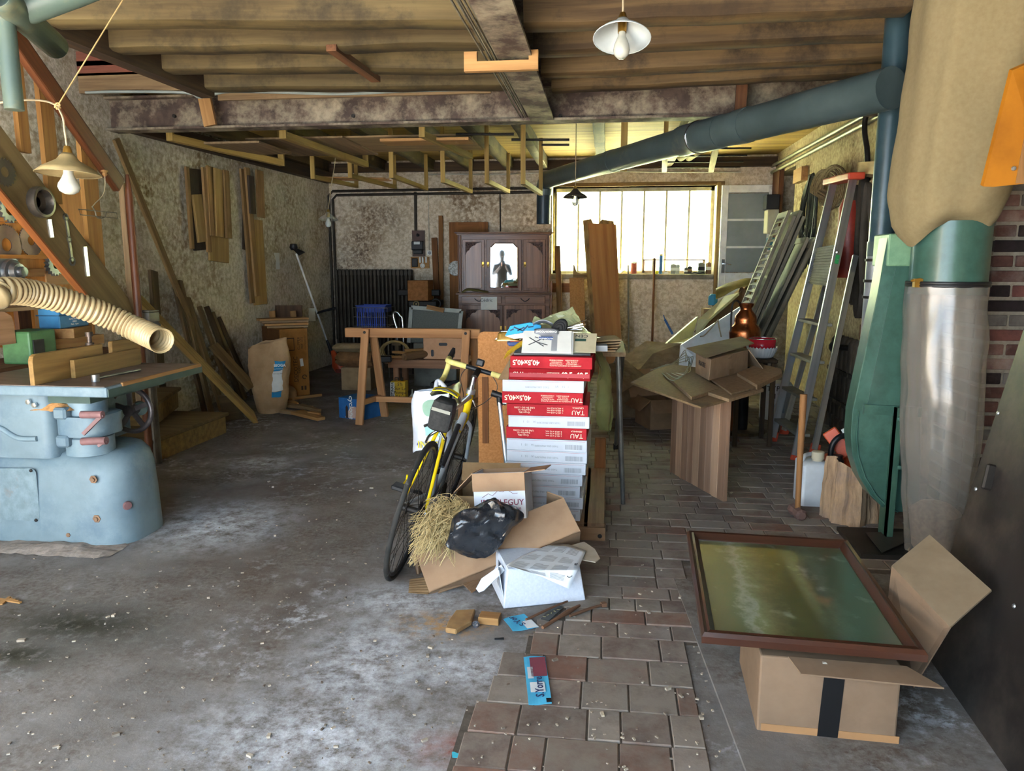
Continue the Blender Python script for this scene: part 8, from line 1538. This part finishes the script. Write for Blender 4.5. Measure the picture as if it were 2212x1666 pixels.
# fuse boxes beside the white door
yfz = 9.2
mb = MB(); a, b_ = wr(1683, 372), wr(1672, 372); mb.bb((XW-.06, wr(1690, 450).y, wr(1682, 560).z), (XW, wr(1676, 450).y, wr(1682, 372).z)); mk('wall_post', mb, BROWN, label='brown vertical batten on the right wall beside the fuse boxes', cat='batten')
fz = wr(1668, 480, .12).y
for i, (y0, y1, m, l, o2) in enumerate(((424, 455, BLACK, 'black fuse box with a pale face on the batten', .16), (455, 505, flat('grey_fuse', 'a9a48e'), 'tall grey fuse box below the black one', .14), (514, 540, flat('teal_switch', '3a6a70'), 'small teal switch box under the fuse boxes', .1))):
    z1, z0 = wr(1668, y0, .1).z, wr(1668, y1, .1).z; t = thing('fuse_box', (XW-.1, fz, z0), l, 'fuse box'); mb = MB(); mb.bb((XW-.06-o2, fz-.1, z0), (XW-.061, fz+.12, z1)); mk('box_body', mb, m, t, bevel=.008); mb = MB(); mb.bb((XW-.06-o2+.01, fz+.12, z0+.01), (XW-.08, fz+.128, z1-.01)); mk('face_plate', mb, card('yellowish_face', 'c6c48a', 'b4b278'), t)
# conduits high on the right wall
GREYP = mat('grey_steel_conduit', '8d8a72', '6f6c58', rough=.45, metal=.4)
for i, (y0, y1, l) in enumerate(((232, 385, 'upper grey conduit running along the top of the right wall'), (250, 398, 'lower grey conduit running along the top of the right wall'))):
    p, q = wr(1905, y0, .04), wr(1622, y1, .04); zm = (p.z+q.z)/2; pipe('conduit', [(XW-.05, p.y-.6, p.z), (XW-.05, q.y, q.z)], .022, GREYP, l, 'conduit')
mb = MB()
for k in range(4): mb.tube([(XW-.03-.012*k, wr(1665, 400).y+.02*k, wr(1665, 345).z), (XW-.03-.012*k, wr(1665, 400).y+.02*k, wr(1665, 422).z)], .008, 6)
mk('cable_bundle', mb, mat('grey_sheath', '8a8878', '6d6b5e', rough=.6), kind='stuff', label='bundle of grey cables dropping to the fuse boxes', cat='cable')
mb = MB(); p = wr(1890, 240, .06); mb.tube(catmull([p+V((0, 0, .05)), p+V((-.03, .12, -.02)), p+V((-.03, .12, -.15)), p+V((-.02, .06, -.3)), p+V((0, .05, -.55)), p+V((0, .05, -.9))], 5), .022, 8); mk('black_pipe_drop', mb, DKMET, label='black pipe bending down the right wall beside the blue duct', cat='pipe', smooth=60)
# --- blue ducts
BD = mat('blue_grey_duct', '465252', '384444', scale=3, rough=.4, c3='6e6a56', dirt=.36, dscale=2.5, bump=.05)
DU = thing('extraction_duct', ony(1180, 480, 9.3), 'blue-grey extraction duct crossing under the ceiling to the window', 'duct')
d0, d1, d2_, d3 = ony(1926, 190, 4.25), ony(1525, 293, 5.65), ony(1500, 298, 5.85), ony(1182, 388, 9.2)
def tb2(nm, pts, r, m=BD, par=DU): mb = MB(); mb.tube(pts, r, 22); return mk(nm, mb, m, par, smooth=40)
tb2('near_pipe', [d0, d1], .108); tb2('elbow', catmull([d1.lerp(d0, .12), d1, d2_, d2_.lerp(d3, .05)], 4), .112); tb2('far_pipe', [d2_, d3], .1); j = d2_.lerp(d3, .42); tb2('joint_sleeve', [j, j+(d3-d2_).normalized()*.14], .104); jj = d1.lerp(d0, .22); tb2('joint_sleeve', [jj, jj+(d0-d1).normalized()*.12], .113)
mb = MB(); dd_ = (d2_-d1).normalized(); d, s_, u_2 = frame(dd_); mb.tube([d1.lerp(d2_, .5)+s_*(.114*math.cos(k))+u_2*(.114*math.sin(k)) for k in [i*math.pi/14 for i in range(28)]], .006, 6, closed=True); mk('clamp_ring', mb, CHROME, DU, smooth=60)
e = V((d3.x, d3.y+.03, d3.z)); tb2('end_elbow', catmull([d3, e+V((-.03, .06, -.05)), e+V((-.05, .08, -.16))], 4), .1); q = ony(1163, 484, 9.28); tb2('drop_pipe', [e+V((-.05, .08, -.14)), V((e.x-.05, e.y+.08, q.z))], .085, mat('dark_blue_pipe', '2b3840', '20292f', rough=.35))
VD = thing('vertical_duct', ony(1893, 720, 4.5), 'dark blue vertical duct rising beside the canvas filter bag', 'duct'); yv = 4.45
top_, mid_ = ony(1943, -20, yv), ony(1914, 530, yv); xv = (top_.x+mid_.x)/2-.01
tb2('blue_pipe', [(xv, yv, zfp-.01), (xv, yv, mid_.z)], .066, mat('deep_blue_duct', '2e4147', '25363c', rough=.3, c3='42545a', dirt=.35, bump=0), VD); tb2('collar', [(xv, yv, mid_.z-.06), (xv, yv, mid_.z+.02)], .071, BD, VD); tb2('zinc_pipe', [(xv-.01, yv, .45), (xv-.01, yv, mid_.z-.05)], .06, mat('zinc_pipe', '8d9196', '74787d', rough=.4, metal=.5), VD)
for y in (565, 610, 645): z = ony(1893, y, yv).z; tb2('clip', [(xv-.01, yv, z), (xv-.01, yv, z+.015)], .067, DKMET, VD)
# --- dust collector
GRN = mat('hammer_green', '3c5c50', '314e43', scale=14, rough=.35, c3='4a6c60', dirt=.4, coat=.2, bump=.12); GRL = mat('hammer_green_light', '6f8f70', '5b7c60', scale=14, rough=.4, bump=.1)
GC = thing('dust_collector', onz(1945, 1150), 'green sheet-metal dust collector with canvas and plastic bags', 'dust collector')
yg = 4.0; outl = [(1918, 512), (1895, 640), (1868, 765), (1842, 888), (1838, 940), (1842, 985), (1856, 1030), (1880, 1070), (1905, 1095), (1928, 1106)]
fr_ = [(1990, 506), (1990, 700), (1990, 888), (1990, 990), (1985, 1108)]
P_ = [ony(x, y, yg) for x, y in outl]; Q_ = [ony(x, y, yg) for x, y in fr_[::-1]]; mb = MB(); mb.plate(P_+Q_, .12, toward=CAM); mk('blower_housing', mb, GRN, GC, smooth=25, bevel=.004)
mb = MB(); inn = [(1935, 580), (1990, 583), (1990, 880), (1872, 885)]; mb.plate([ony(x, y, yg-.006) for x, y in inn], .006, toward=CAM); mk('front_sheet', mb, GRN, GC)
mb = MB(); pts = [ony(x+12, y, yg-.004) for x, y in outl[3:]]; mb.tube(pts, .005, 6); mk('seam', mb, GRN, GC, smooth=60)
mb = MB(); mb.bar(ony(1866, 884, yg-.01), ony(1990, 890, yg-.01), .02, .05); mk('joint_flange', mb, GRN, GC)
dc = V((1.60, 3.80, 0)); zd1, zd0 = ony(2058, 492, 3.7).z, ony(2058, 618, 3.7).z; mb = MB(); mb.lathe([(.165, zd0-.04), (.165, zd1+.03), (0, zd1+.031)], dc, Z, 36); mk('filter_drum', mb, GRN, GC, smooth=40)
mb = MB(); mb.bb((ony(1918, 512, yg).x, yg-.02, ony(1918, 575, yg).z), (dc.x-.1, yg+.2, ony(1918, 505, yg).z)); mk('connector_box', mb, GRL, GC, bevel=.006)
mb = MB(); a, b_ = ony(1933, 880, yg-.03), ony(1952, 1145, yg-.03); mb.bb((a.x, yg-.05, 0), (a.x+.035, yg-.02, a.z)); mb.bb((a.x, yg-.05, 0), (a.x+.006, yg+.06, a.z)); mk('support_post', mb, mat('green_post', '3a5a4a', '2e4a3d', rough=.5), GC)
for y in (905, 1010): mb = MB(); mb.lathe([(.012, 0), (.01, .006), (0, .007)], ony(1943, y, yg-.055), (0, -1, 0), 10); mk('rivet', mb, GRN, GC, smooth=50)
mb = MB(); mb.bb((1.28, 3.72, .004), (1.88, 4.12, .03)); mk('base_plate', mb, DKMET, GC)
mb = MB(); zc0 = ony(2058, 612, 3.7).z
for k in range(2): mb.tube([dc+V((.172*math.cos(t), .172*math.sin(t), zc0-.012+.012*k)) for t in [i*math.pi/18 for i in range(36)]], .008, 6, closed=True)
mk('bag_strap', mb, BLACK, GC, smooth=60)
mb = MB(); p = dc+V((-.16, -.07, zc0)); mb.box(p, (.035, .03, .04)); mb.cyl(p+V((-.03, 0, .01)), p+V((.03, 0, .02)), .006); mk('strap_clamp', mb, BRASS, GC)
CNV = mat('canvas_cloth', '857656', '786848', scale=50, rough=1, c3='857350', dirt=.3, dscale=3, bump=.06, lo=.2, hi=.8, vary=0)
def canv(u, v_):
    t = u*6.2832; z = zd1-.03+(zfp-.03-(zd1-.03))*v_; r = .19+.045*min(1, v_*7)+.07*v_; r *= 1-.35*max(0, 1-v_*16)**2
    r += .008*math.sin(t*5+2*v_)+.004*math.sin(t*9+1.3)+.02*math.exp(-((t-4.0)/.12)**2)*min(1, v_*4)
    c_ = dc+V((-.055+.14*v_, -.02, 0)); p = c_+V((r*math.cos(t), r*math.sin(t), z-.05*max(0, 1-v_*10)*math.cos(t*2))); return p+noise.noise_vector(p*5)*.012
mb = MB(); mb.grid(canv, 72, 40, True); mk('canvas_bag', mb, CNV, GC, smooth=60)
PLS = bpy.data.materials.new('cloudy_plastic_film'); PLS.use_nodes = True; nt = PLS.node_tree; b = nt.nodes['Principled BSDF']; b.inputs['Base Color'].default_value = lin('7a746c'); b.inputs['Roughness'].default_value = .22; b.inputs['Alpha'].default_value = .62; b.inputs['Specular IOR Level'].default_value = .7; MATS['film'] = PLS
def plas(u, v_):
    t = u*6.2832; z = .035+(zc0-.01-.035)*v_; r = .178+.02*math.sin(v_*3.1)-.045*(1-v_)**1.5; r += .003*math.sin(t*11+3*v_)+.002*math.sin(t*17); p = dc+V((.05*(1-v_)+r*math.cos(t)*.95, .0+r*math.sin(t), z)); return p+noise.noise_vector(p*6)*.012
mb = MB(); mb.grid(plas, 80, 34, True); mb.f.append(tuple(range(80))[::-1]); mk('plastic_bag', mb, PLS, GC, smooth=60)
mb = MB(); mb.lathe([(.09, .04), (.105, .06), (.115, .18), (.12, .24), (.07, .28), (0, .29)], dc+V((.04, 0, 0)), Z, 24); mb.jit(.02, 8); mk('sawdust_fill', mb, mat('pink_sawdust', '8f7666', '7c6556', scale=50, rough=1), GC, smooth=50)
# --- stump, jerrycan, sledgehammer, chainsaw
c_ = V((1.42, 4.33, 0)); mb = MB(); n = 30
def lg(u, v_):
    t = u*6.2832; r = .155+.025*math.sin(t*3+1)+.012*math.sin(t*7)+.006*math.sin(t*23); z = v_*(.38-.09*math.cos(t)*1.0 if v_ > .99 else .33); zz = v_*(.30-.07*math.cos(t-.2)); return c_+V((r*(1.05-.12*v_)*math.cos(t), r*(1.05-.12*v_)*math.sin(t)*.8, zz))
mb.grid(lg, 60, 12, True); k = len(mb.v)-60; mb.f += [tuple(range(60))[::-1], tuple(range(k, k+60))]; mb.jit(.01, 14); mk('chopping_block', mb, mat('weathered_stump', 'a18568', '77604a', scale=9, stretch=(3, 3, .5), rough=.95, c3='6a5c58', dirt=.42, bump=.8, bdist=.012), label='weathered split log stump standing before the dust collector', cat='stump', smooth=35)
j0 = onz(1758, 1098); J = thing('white_jerrycan', j0+V((0, .08, 0)), 'white plastic jerrycan with a beige cap beside the stump', 'jerrycan'); jh = ony(1750, 1000, j0.y).z; JM = mat('white_hdpe', 'c6cbd0', 'b4b9be', rough=.4, c3='a29a8e', dirt=.25)
wj = abs(ony(1778, 1050, j0.y).x-ony(1718, 1050, j0.y).x); mb = MB(); loft(mb, [[(x, y, z) for x, y in rrect(j0.x-wj/2+g, j0.x+wj/2-g, j0.y+g, j0.y+.2-g, .025)] for z, g in ((0, .008), (.01, 0), (jh*.92, 0), (jh*.97, .01), (jh, .03))]); mk('can_body', mb, JM, J, smooth=40)
mb = MB(); mb.lathe([(.03, jh-.005), (.03, jh+.012), (.036, jh+.013), (.036, jh+.055), (.032, jh+.058), (0, jh+.058)], (j0.x+.02, j0.y+.06, 0), Z, 20); mk('cap', mb, flat('beige_cap', 'b9b099'), J, smooth=40); mb = MB(); mb.tube(catmull([(j0.x-.07, j0.y+.06, jh-.01), (j0.x-.06, j0.y+.06, jh+.02), (j0.x-.03, j0.y+.1, jh+.025), (j0.x+.05, j0.y+.16, jh+.02), (j0.x+.07, j0.y+.17, jh-.01)], 4), .013, 8); mk('carry_handle', mb, JM, J, smooth=60)
sg = onz(1723, 1122); SG = thing('sledgehammer', sg, 'sledgehammer standing on its rusty head with a wooden handle', 'hammer'); tp = ony(1736, 852, sg.y+.05); mb = MB(); mb.tube([sg+V((0, .015, .06)), sg.lerp(tp, .4)+V((0, .015, .05)), tp], [.016, .017, .021], 12); mk('handle', mb, wood('hammer_handle', '8a6038', '6b4626', '543620', .3), SG, smooth=50)
mb = MB(); n_ = 8; dsl = V((.15, -1, 0)).normalized(); mb.lathe([(.022, -.075), (.034, -.062), (.036, -.03), (.03, 0), (.036, .03), (.034, .062), (.022, .075)], sg+V((0, .02, .0375)), dsl, 8); mk('hammer_head', mb, mat('rusty_head', '6b5048', '4d3a35', rough=.8, c3='9a9088', dirt=.3), SG)
ch = V((ony(1815, 960, 4.85).x, 4.85, 0)); CS = thing('chainsaw', ch, 'orange chainsaw with a black handle beside the stump', 'chainsaw'); mb = MB(); loft(mb, [[(ch.x+x, ch.y+y, z) for x, y in rrect(-.13+g, .13-g, -.1+g, .1-g, .03)] for z, g in ((0.0, .02), (.03, 0), (.16, 0), (.22, .03), (.25, .05))]); mk('engine_body', mb, MATS['orange_plastic'], CS, smooth=35)
mb = MB(); p, q = ony(1790, 930, 4.8), ony(1832, 985, 4.75); mb.bar(p, q, .09, .02, up=(0, 1, .3)); mk('hand_guard', mb, MATS['orange_plastic'], CS, bevel=.006); mb = MB(); mb.tube(catmull([ony(1793, 1005, 4.72), ony(1797, 965, 4.72), ony(1812, 945, 4.72), ony(1835, 940, 4.74)], 5), .018, 10); mk('front_handle', mb, BLACK, CS, smooth=60)
mb = MB(); p = ony(1808, 1000, 4.72); mb.lathe([(.04, -.08), (.04, .02), (.03, .03), (.03, .05), (0, .051)], p, Z, 16); mk('oil_cap', mb, BLACK, CS, smooth=40)
mb = MB(); mb.bar(ony(1825, 925, 4.74), ony(1842, 955, 4.74), .05, .012, up=(0, 1, .3)); mk('white_cover', mb, PAPER, CS)
# --- brick pier
BP = thing('brick_pier', V((2.05, 4.3, 0)), 'weathered brick pier with pale mortar behind the plastic bag', 'pier'); bxl = ony(2128, 700, 4.12).x; yp = 4.12
MOR = mat('pale_mortar', '9a9284', '7f776a', scale=25, rough=1, bump=.5); mb = MB(); mb.bb((bxl+.008, yp+.008, 0), (XR-.004, yp+.5, zfp-.03)); mk('mortar_core', mb, MOR, BP)
PB_ = [mat('pier_brick_%d' % i, a, b_, scale=12, rough=.95, c3=c, dirt=.42, bump=.6, vary=.18) for i, (a, b_, c) in enumerate((('7d5048', '643e38', '4a3a38'), ('6a4a42', '523832', '8c8078'), ('352a2a', '241d1d', '5a4a44'), ('8a6a60', '6e5048', 'a09488'), ('77706a', '5c5650', '8c857c')))]
z = .0; row = 0
while z < zfp-.1:
    xs_ = [bxl, bxl+(.11 if row % 2 else .22), XR]
    for a, b2 in zip(xs_, xs_[1:]):
        mb = MB(); mb.bb((a+.006, yp+random.uniform(-.003, .004), z+.009), (b2-.006, yp+.105, z+.066)); mb.jit(.002, 40); mk('brick', mb, random.choice(PB_), BP, bevel=.004)
    y_ = yp+.115
    while y_ < yp+.48: mb = MB(); mb.bb((bxl+random.uniform(-.003, .003), y_+.006, z+.009), (bxl+.1, min(yp+.5, y_+.21), z+.066)); mk('brick', mb, random.choice(PB_), BP, bevel=.004); y_ += .22
    z += .075; row += 1
# --- dark leaning panels in the right foreground
pb0, pb1 = V((1.165, 2.02, .004)), V((1.215, 2.84, .004)); BPN = thing('black_door_panel', pb0.lerp(pb1, .5), 'black painted sheet-metal door leaning on the right', 'door'); lean = V((.33, .03, 1.55)); BPM = mat('sooty_black_sheet', '2b2826', '201d1c', scale=3, rough=.45, c3='4c443c', dirt=.46, dscale=1.3, metal=.2, bump=.08)
mb = MB(); mb.plate([pb0, pb1, pb1+lean*1.25, pb0+lean*1.25], .025, toward=CAM); mk('sheet', mb, BPM, BPN)
def pbn(a, b_): return pb1+(pb0-pb1)*a+lean*b_+V((-.004, 0, 0))
for y in (1055, 1220):
    pass
nrm = (pb0-pb1).cross(lean).normalized()
if nrm.x > 0: nrm = -nrm
def hitp(px, py):
    d = ray(px, py); return CAM+d*((pb0-CAM).dot(nrm)/d.dot(nrm))+nrm*.003
mb = MB(); p, q = hitp(2150, 1005), hitp(2137, 1060); mb.bar(p, q, .02, .05, up=nrm); hs_ = mk('handle_plate', mb, DKMET, BPN, bevel=.006); mb = MB(); mb.bar(p.lerp(q, .15)+nrm*.012, p.lerp(q, .85)+nrm*.012, .006, .022, up=nrm); mk('slot', mb, BLACK, hs_)
for x, y in ((2110, 1057), (2158, 893), (2193, 1310)): mb = MB(); mb.lathe([(.008, 0), (.006, .004), (0, .005)], hitp(x, y), nrm, 10); mk('rivet', mb, ALU, BPN, smooth=50)
mb = MB(); mb.plate([V((1.16, 1.55, .004)), V((1.12, 1.97, .004)), V((1.33, 2.0, 1.0)), V((1.42, 1.55, 1.0))], .03, toward=CAM); mk('brown_board', mb, wood('brown_smooth', '5f4a3c', '4a382d', '3a2c24', .3), label='smooth brown board leaning at the edge of the black door', cat='board')
mb = MB(); mb.plate([V((1.02, 1.60, .004)), V((1.0, 1.86, .004)), V((1.2, 1.9, .30)), V((1.22, 1.6, .30))], .02, toward=CAM); mk('pale_board', mb, mat('pale_grey_board', '9a9a96', '8a8a86', rough=.7), label='pale grey board end in front of the brown board', cat='board')
mb = MB(); Yo = 3.25; P_ = [ony(x, y, Yo) for x, y in ((2187, 152), (2260, 120), (2260, 392), (2145, 404), (2124, 403))]; P_.insert(2, V((XR-.002, Yo+.1, P_[1].z))); P_.insert(3, V((XR-.002, Yo+.1, P_[3].z))); mb.plate(P_, .02, toward=CAM); OB = mk('orange_sheet', mb, mat('orange_paint', '9e620e', '8c5409', rough=.6, c3='7c480c', dirt=.3), label='orange painted panel jutting from the right wall up high', cat='panel')
mb = MB(); P2 = [ony(x, y, Yo-.003) for x, y in ((2212, 300), (2240, 300), (2240, 398), (2194, 396))]; mb.plate(P2, .003, toward=CAM); mk('bare_wood_patch', mb, PINE, OB); mb = MB(); mb.lathe([(.01, 0), (.007, .005), (0, .006)], ony(2190, 364, Yo-.005), (0, -1, 0), 10); mk('screw', mb, ALU, OB, smooth=50)
mb = MB(); P_ = [onz(x, y, .04) for x, y in ((1870, 1152), (1965, 1150), (1950, 1175), (1905, 1195))]; mb.plate(P_, .004, toward=(0, 0, -9)); mk('metal_offcut', mb, mat('dull_sheet', '4a4642', '3a3632', rough=.4, metal=.5), label='dark triangular sheet-metal offcut on the collector base', cat='metal sheet')
# ================================================================ hanging from the ceiling
YELB = wood('yellow_batten', '9c8044', '7a602c', '5c4620', .3)
def hanger(front, back, Yf, Yb, ztop, lab, w=.05, posts=(1, 1)):
    # U-shaped wooden hanger: a bottom batten between two pixels at depths Yf, Yb and two posts up to the ceiling
    p, q = ony(*front, Yf), ony(*back, Yb); z = (p.z+q.z)/2; t = thing('timber_hanger', p.lerp(q, .5), lab, 'hanger')
    mb = MB(); mb.bar(p, q, w, w); mk('bottom_batten', mb, YELB, t)
    for e, on in ((p, posts[0]), (q, posts[1])):
        if on: mb = MB(); mb.bb((e.x-w/2, e.y-.015, e.z-w/2), (e.x+w/2, e.y+.015, ztop)); mk('post', mb, YELB, t)
    return t
zt_c = zjr-.002
hanger((368, 297), (608, 352), 6.4, 7.6, zrp-.02, 'yellow timber hanger under the ceiling along the left wall', .06)
hanger((612, 292), (790, 355), 6.35, 8.2, zrp-.02, 'long yellow timber hanger left of the stored panels', .06)
hanger((912, 290), (1016, 338), 6.4, 7.9, zrp-.02, 'yellow timber hanger right of the stored panels', .05)
for i, (f, b, Yf, Yb, l) in enumerate((((676, 382), (770, 402), 8.2, 9.6, 'low dark hanger holding thin laths near the left wall'), ((757, 380), (853, 404), 8.1, 9.9, 'low hanger holding thin laths beside the lamp cord'), ((846, 380), (921, 408), 8.0, 9.9, 'low empty hanger before the meter board'), ((957, 390), (1017, 414), 7.9, 9.9, 'low empty hanger above the brown panel door'), ((1052, 392), (1098, 414), 7.9, 9.9, 'low empty hanger above the dresser'), ((1130, 393), (1168, 418), 7.3, 8.8, 'low empty hanger beside the drop pipe of the duct'))):
    hanger(f, b, Yf, Yb, zrp-.02, l, .045)
# boards and laths stored up there
for i, (x0, y0, x1, y1, Y0, Y1, t_, l) in enumerate(((530, 300, 740, 333, 6.9, 8.0, .018, 'wide grey-brown panel stored flat under the ceiling'), (690, 296, 1010, 316, 7.0, 7.9, .018, 'long panel stored beside the wide one under the ceiling'), (820, 304, 1012, 312, 6.7, 6.95, .025, 'narrow pine board stored in front of the long panel'), (440, 310, 560, 330, 6.6, 7.3, .02, 'short board stored above the left hanger'))):
    a, b = ony(x0, y0, Y0), ony(x1, y0, Y0); z = ony((x0+x1)/2, y0, Y0).z; mb = MB(); mb.bb((a.x, Y0, z), (b.x, Y1, z+t_)); mk('stored_panel', mb, (PINEG, PINEG, PINE, PINEG)[i], label=l, cat='panel', bevel=.002)
for i in range(5):
    a, b = ony(690+6*i, 378, 8.8+.07*i), ony(820+5*i, 378, 8.8+.07*i); mb = MB(); z = ony(700, 381, 8.6).z; mb.bar((a.x, 8.75+.06*i, z+.004+.012*(i % 2)), (b.x, 8.95+.06*i, z+.004+.012*(i % 2)), .045, .010); mk('thin_lath', mb, PINE, label='thin pale lath lying in the low hangers', cat='lath', group='laths in the hangers')
# iron rack with rolls above the door corner
RK = thing('iron_rod_rack', ony(1515, 340, 8.6), 'wooden brackets with iron rods slung under the ceiling by the door', 'rack')
for x, Y in ((1438, 8.2), (1548, 8.2)):
    p, q = ony(x, 312, Y-.9), ony(x-3 if x < 1500 else x-12, 368, Y+1.6); mb = MB(); mb.bar(p, q, .06, .05); mk('bracket', mb, YELB, RK); mb = MB(); mb.bb((p.x-.02, p.y-.02, p.z), (p.x+.02, p.y+.02, zrp-.02)); mk('post', mb, YELB, RK)
for k in range(5):
    f = k/4; a = ony(1438, 312, 7.3).lerp(ony(1435, 368, 9.8), f); b = ony(1548, 312, 7.3).lerp(ony(1536, 368, 9.8), f); mb = MB(); mb.tube([a+V((-.05, 0, .035)), b+V((.35, 0, .035))], .009, 6); mk('rod', mb, DKMET, RK, smooth=50)
for i, dx in enumerate((0, .09)):
    p, q = ony(1518, 322, 7.9)+V((dx, 0, .07)), ony(1470, 357, 8.9)+V((dx, 0, .08)); mb = MB(); mb.tube([p, q], .04, 14); mk('paper_roll', mb, card('cream_roll', 'cfc6a0', 'bcb28a'), label=('cream paper roll resting on the iron rods', 'second cream paper roll alongside on the iron rods')[i], cat='roll', smooth=40)
# short iron straps between the rear joists
for i, (x0, x1, y, Y) in enumerate(((985, 1110, 290, 7.0), (1105, 1230, 302, 7.4), (1170, 1230, 313, 7.8))):
    a, b = ony(x0, y, Y), ony(x1, y, Y); mb = MB(); mb.tube([a, b], .012, 8); mk('iron_bar', mb, DKMET, label=('iron bar hooked across under the rear joists nearest the girder', 'iron bar hooked across the joists above the dresser', 'short iron bar beside the far duct')[i], cat='bar', smooth=50)
mb = MB(); p = ony(1348, 320, 7.2); mb.bb((p.x-.03, 7.18, ony(1348, 370, 7.2).z), (p.x+.03, 7.24, zrp-.01)); mk('duct_hanger_post', mb, YELB, label='yellow post hanging from the ceiling beside the far duct', cat='post')
# lamps
l2 = ony(1243, 408, 7.9); t = pendant('pendant_lamp', l2, .125, (0, .05, 1), ENK, 'black pendant lamp with a clear bulb before the window', clear=True, cord=[l2+V((0, 0, .025)), l2+V((.0, .0, .3)), V((l2.x, l2.y, zrp-.005))])
l3 = ony(1345, 42, 3.35); t = pendant('pendant_lamp', l3, .118, (.02, .30, 1), ENW, 'white enamel pendant lamp hanging from the dark joists', cord=[l3+V((0, .0, .025)), l3+V((.0, .0, .08)), V((l3.x-.004, l3.y+.02, zfp-.005))])
l4 = ony(709, 458, 8.3); t = pendant('pendant_lamp', l4, .11, (0, .1, 1), mat('clear_glass_shade', 'b8b8a8', 'a8a898', rough=.1, alpha=.25, bump=0), 'clear glass pendant lamp hanging by the pipes', clear=True, cord=[l4+V((0, 0, .02)), ony(716, 400, 8.3), ony(724, 345, 8.3), V((ony(726, 335, 8.3).x, 8.3, zrp-.005))])
# ================================================================ the photographer, seen only in the dresser mirror
PS = thing('person', (0, -.34, 0), 'person in grey clothes and a hat photographing from the doorway, seen in the mirror', 'person')
def skin(nm, J, E_, m, sub=2):
    me = bpy.data.meshes.new(nm); me.from_pydata([V(j[0])-ORG[PS.name] for j in J], E_, []); a = me.attributes.new('lc', 'FLOAT_VECTOR', 'POINT')
    o = bpy.data.objects.new(nm, me); C.objects.link(o); o.parent = PS; ORG[o.name] = ORG[PS.name]; bm = bmesh.new(); bm.from_mesh(me); L_ = bm.verts.layers.skin.verify()
    for v_, j in zip(bm.verts, J): v_[L_].radius = j[1] if isinstance(j[1], tuple) else (j[1], j[1]); v_[L_].use_root = (v_.index == 0)
    bm.to_mesh(me); bm.free(); o.modifiers.new('skin', 'SKIN'); s_ = o.modifiers.new('sub', 'SUBSURF'); s_.levels = s_.render_levels = sub; me.materials.append(m); return o
GC_ = flat('grey_clothes', '4a4a4e', rough=.9); yb_ = -.36
J = [((0, yb_, .95), (.16, .11)), ((0, yb_, 1.15), (.15, .1)), ((0, yb_, 1.36), (.18, .11)), ((0, yb_, 1.47), (.08, .07)), ((0, yb_+.02, 1.53), .055), ((0, yb_+.03, 1.60), (.075, .09)), ((0, yb_+.03, 1.70), (.075, .095))]; E_ = [(0, 1), (1, 2), (2, 3), (3, 4), (4, 5), (5, 6)]
for s in (-1, 1):
    k = len(J); J += [((s*.19, yb_, 1.40), .06), ((s*.25, yb_+.04, 1.14), .048), ((s*.10, yb_+.24, 1.34), .036), ((s*.055, yb_+.285, 1.42), .03), ((s*.1, yb_, .9), .095), ((s*.11, yb_+.02, .5), .065), ((s*.11, yb_-.02, .09), .045), ((s*.12, yb_+.12, .04), .04)]
    E_ += [(2, k), (k, k+1), (k+1, k+2), (k+2, k+3), (0, k+4), (k+4, k+5), (k+5, k+6), (k+6, k+7)]
skin('body', J, E_, GC_)
SKN = flat('skin_tone', 'b08a72', rough=.6)
for s in (-1, 1):
    for i in range(5): b0_ = V((s*.052, -.075, 1.40+.018*i)); skin('finger', [(b0_, .009), (b0_+V((-s*.004, .03, .004)), .0085), (b0_+V((-s*.022, .042, .004)), .008)], [(0, 1), (1, 2)], SKN, 1)
mb = MB(); mb.grid(lambda u, v_: V((.085*math.cos(u*6.2832)*math.sin(v_*2.1), yb_+.03+.1*math.sin(u*6.2832)*math.sin(v_*2.1), 1.70+.13*math.cos(v_*2.1))), 20, 8, True); mk('hat', mb, GC_, PS, smooth=60)
mb = MB(); mb.lathe([(.012, 0), (.006, .02), (0, .022)], (0, yb_+.125, 1.64), (0, 1, 0), 8); mk('nose', mb, SKN, PS)
mb = MB(); mb.bb((-.04, -.03, 1.375), (.04, -.022, 1.53)); mk('phone', mb, BLACK, label='dark phone held up by the person in the doorway', cat='phone', bevel=.003)
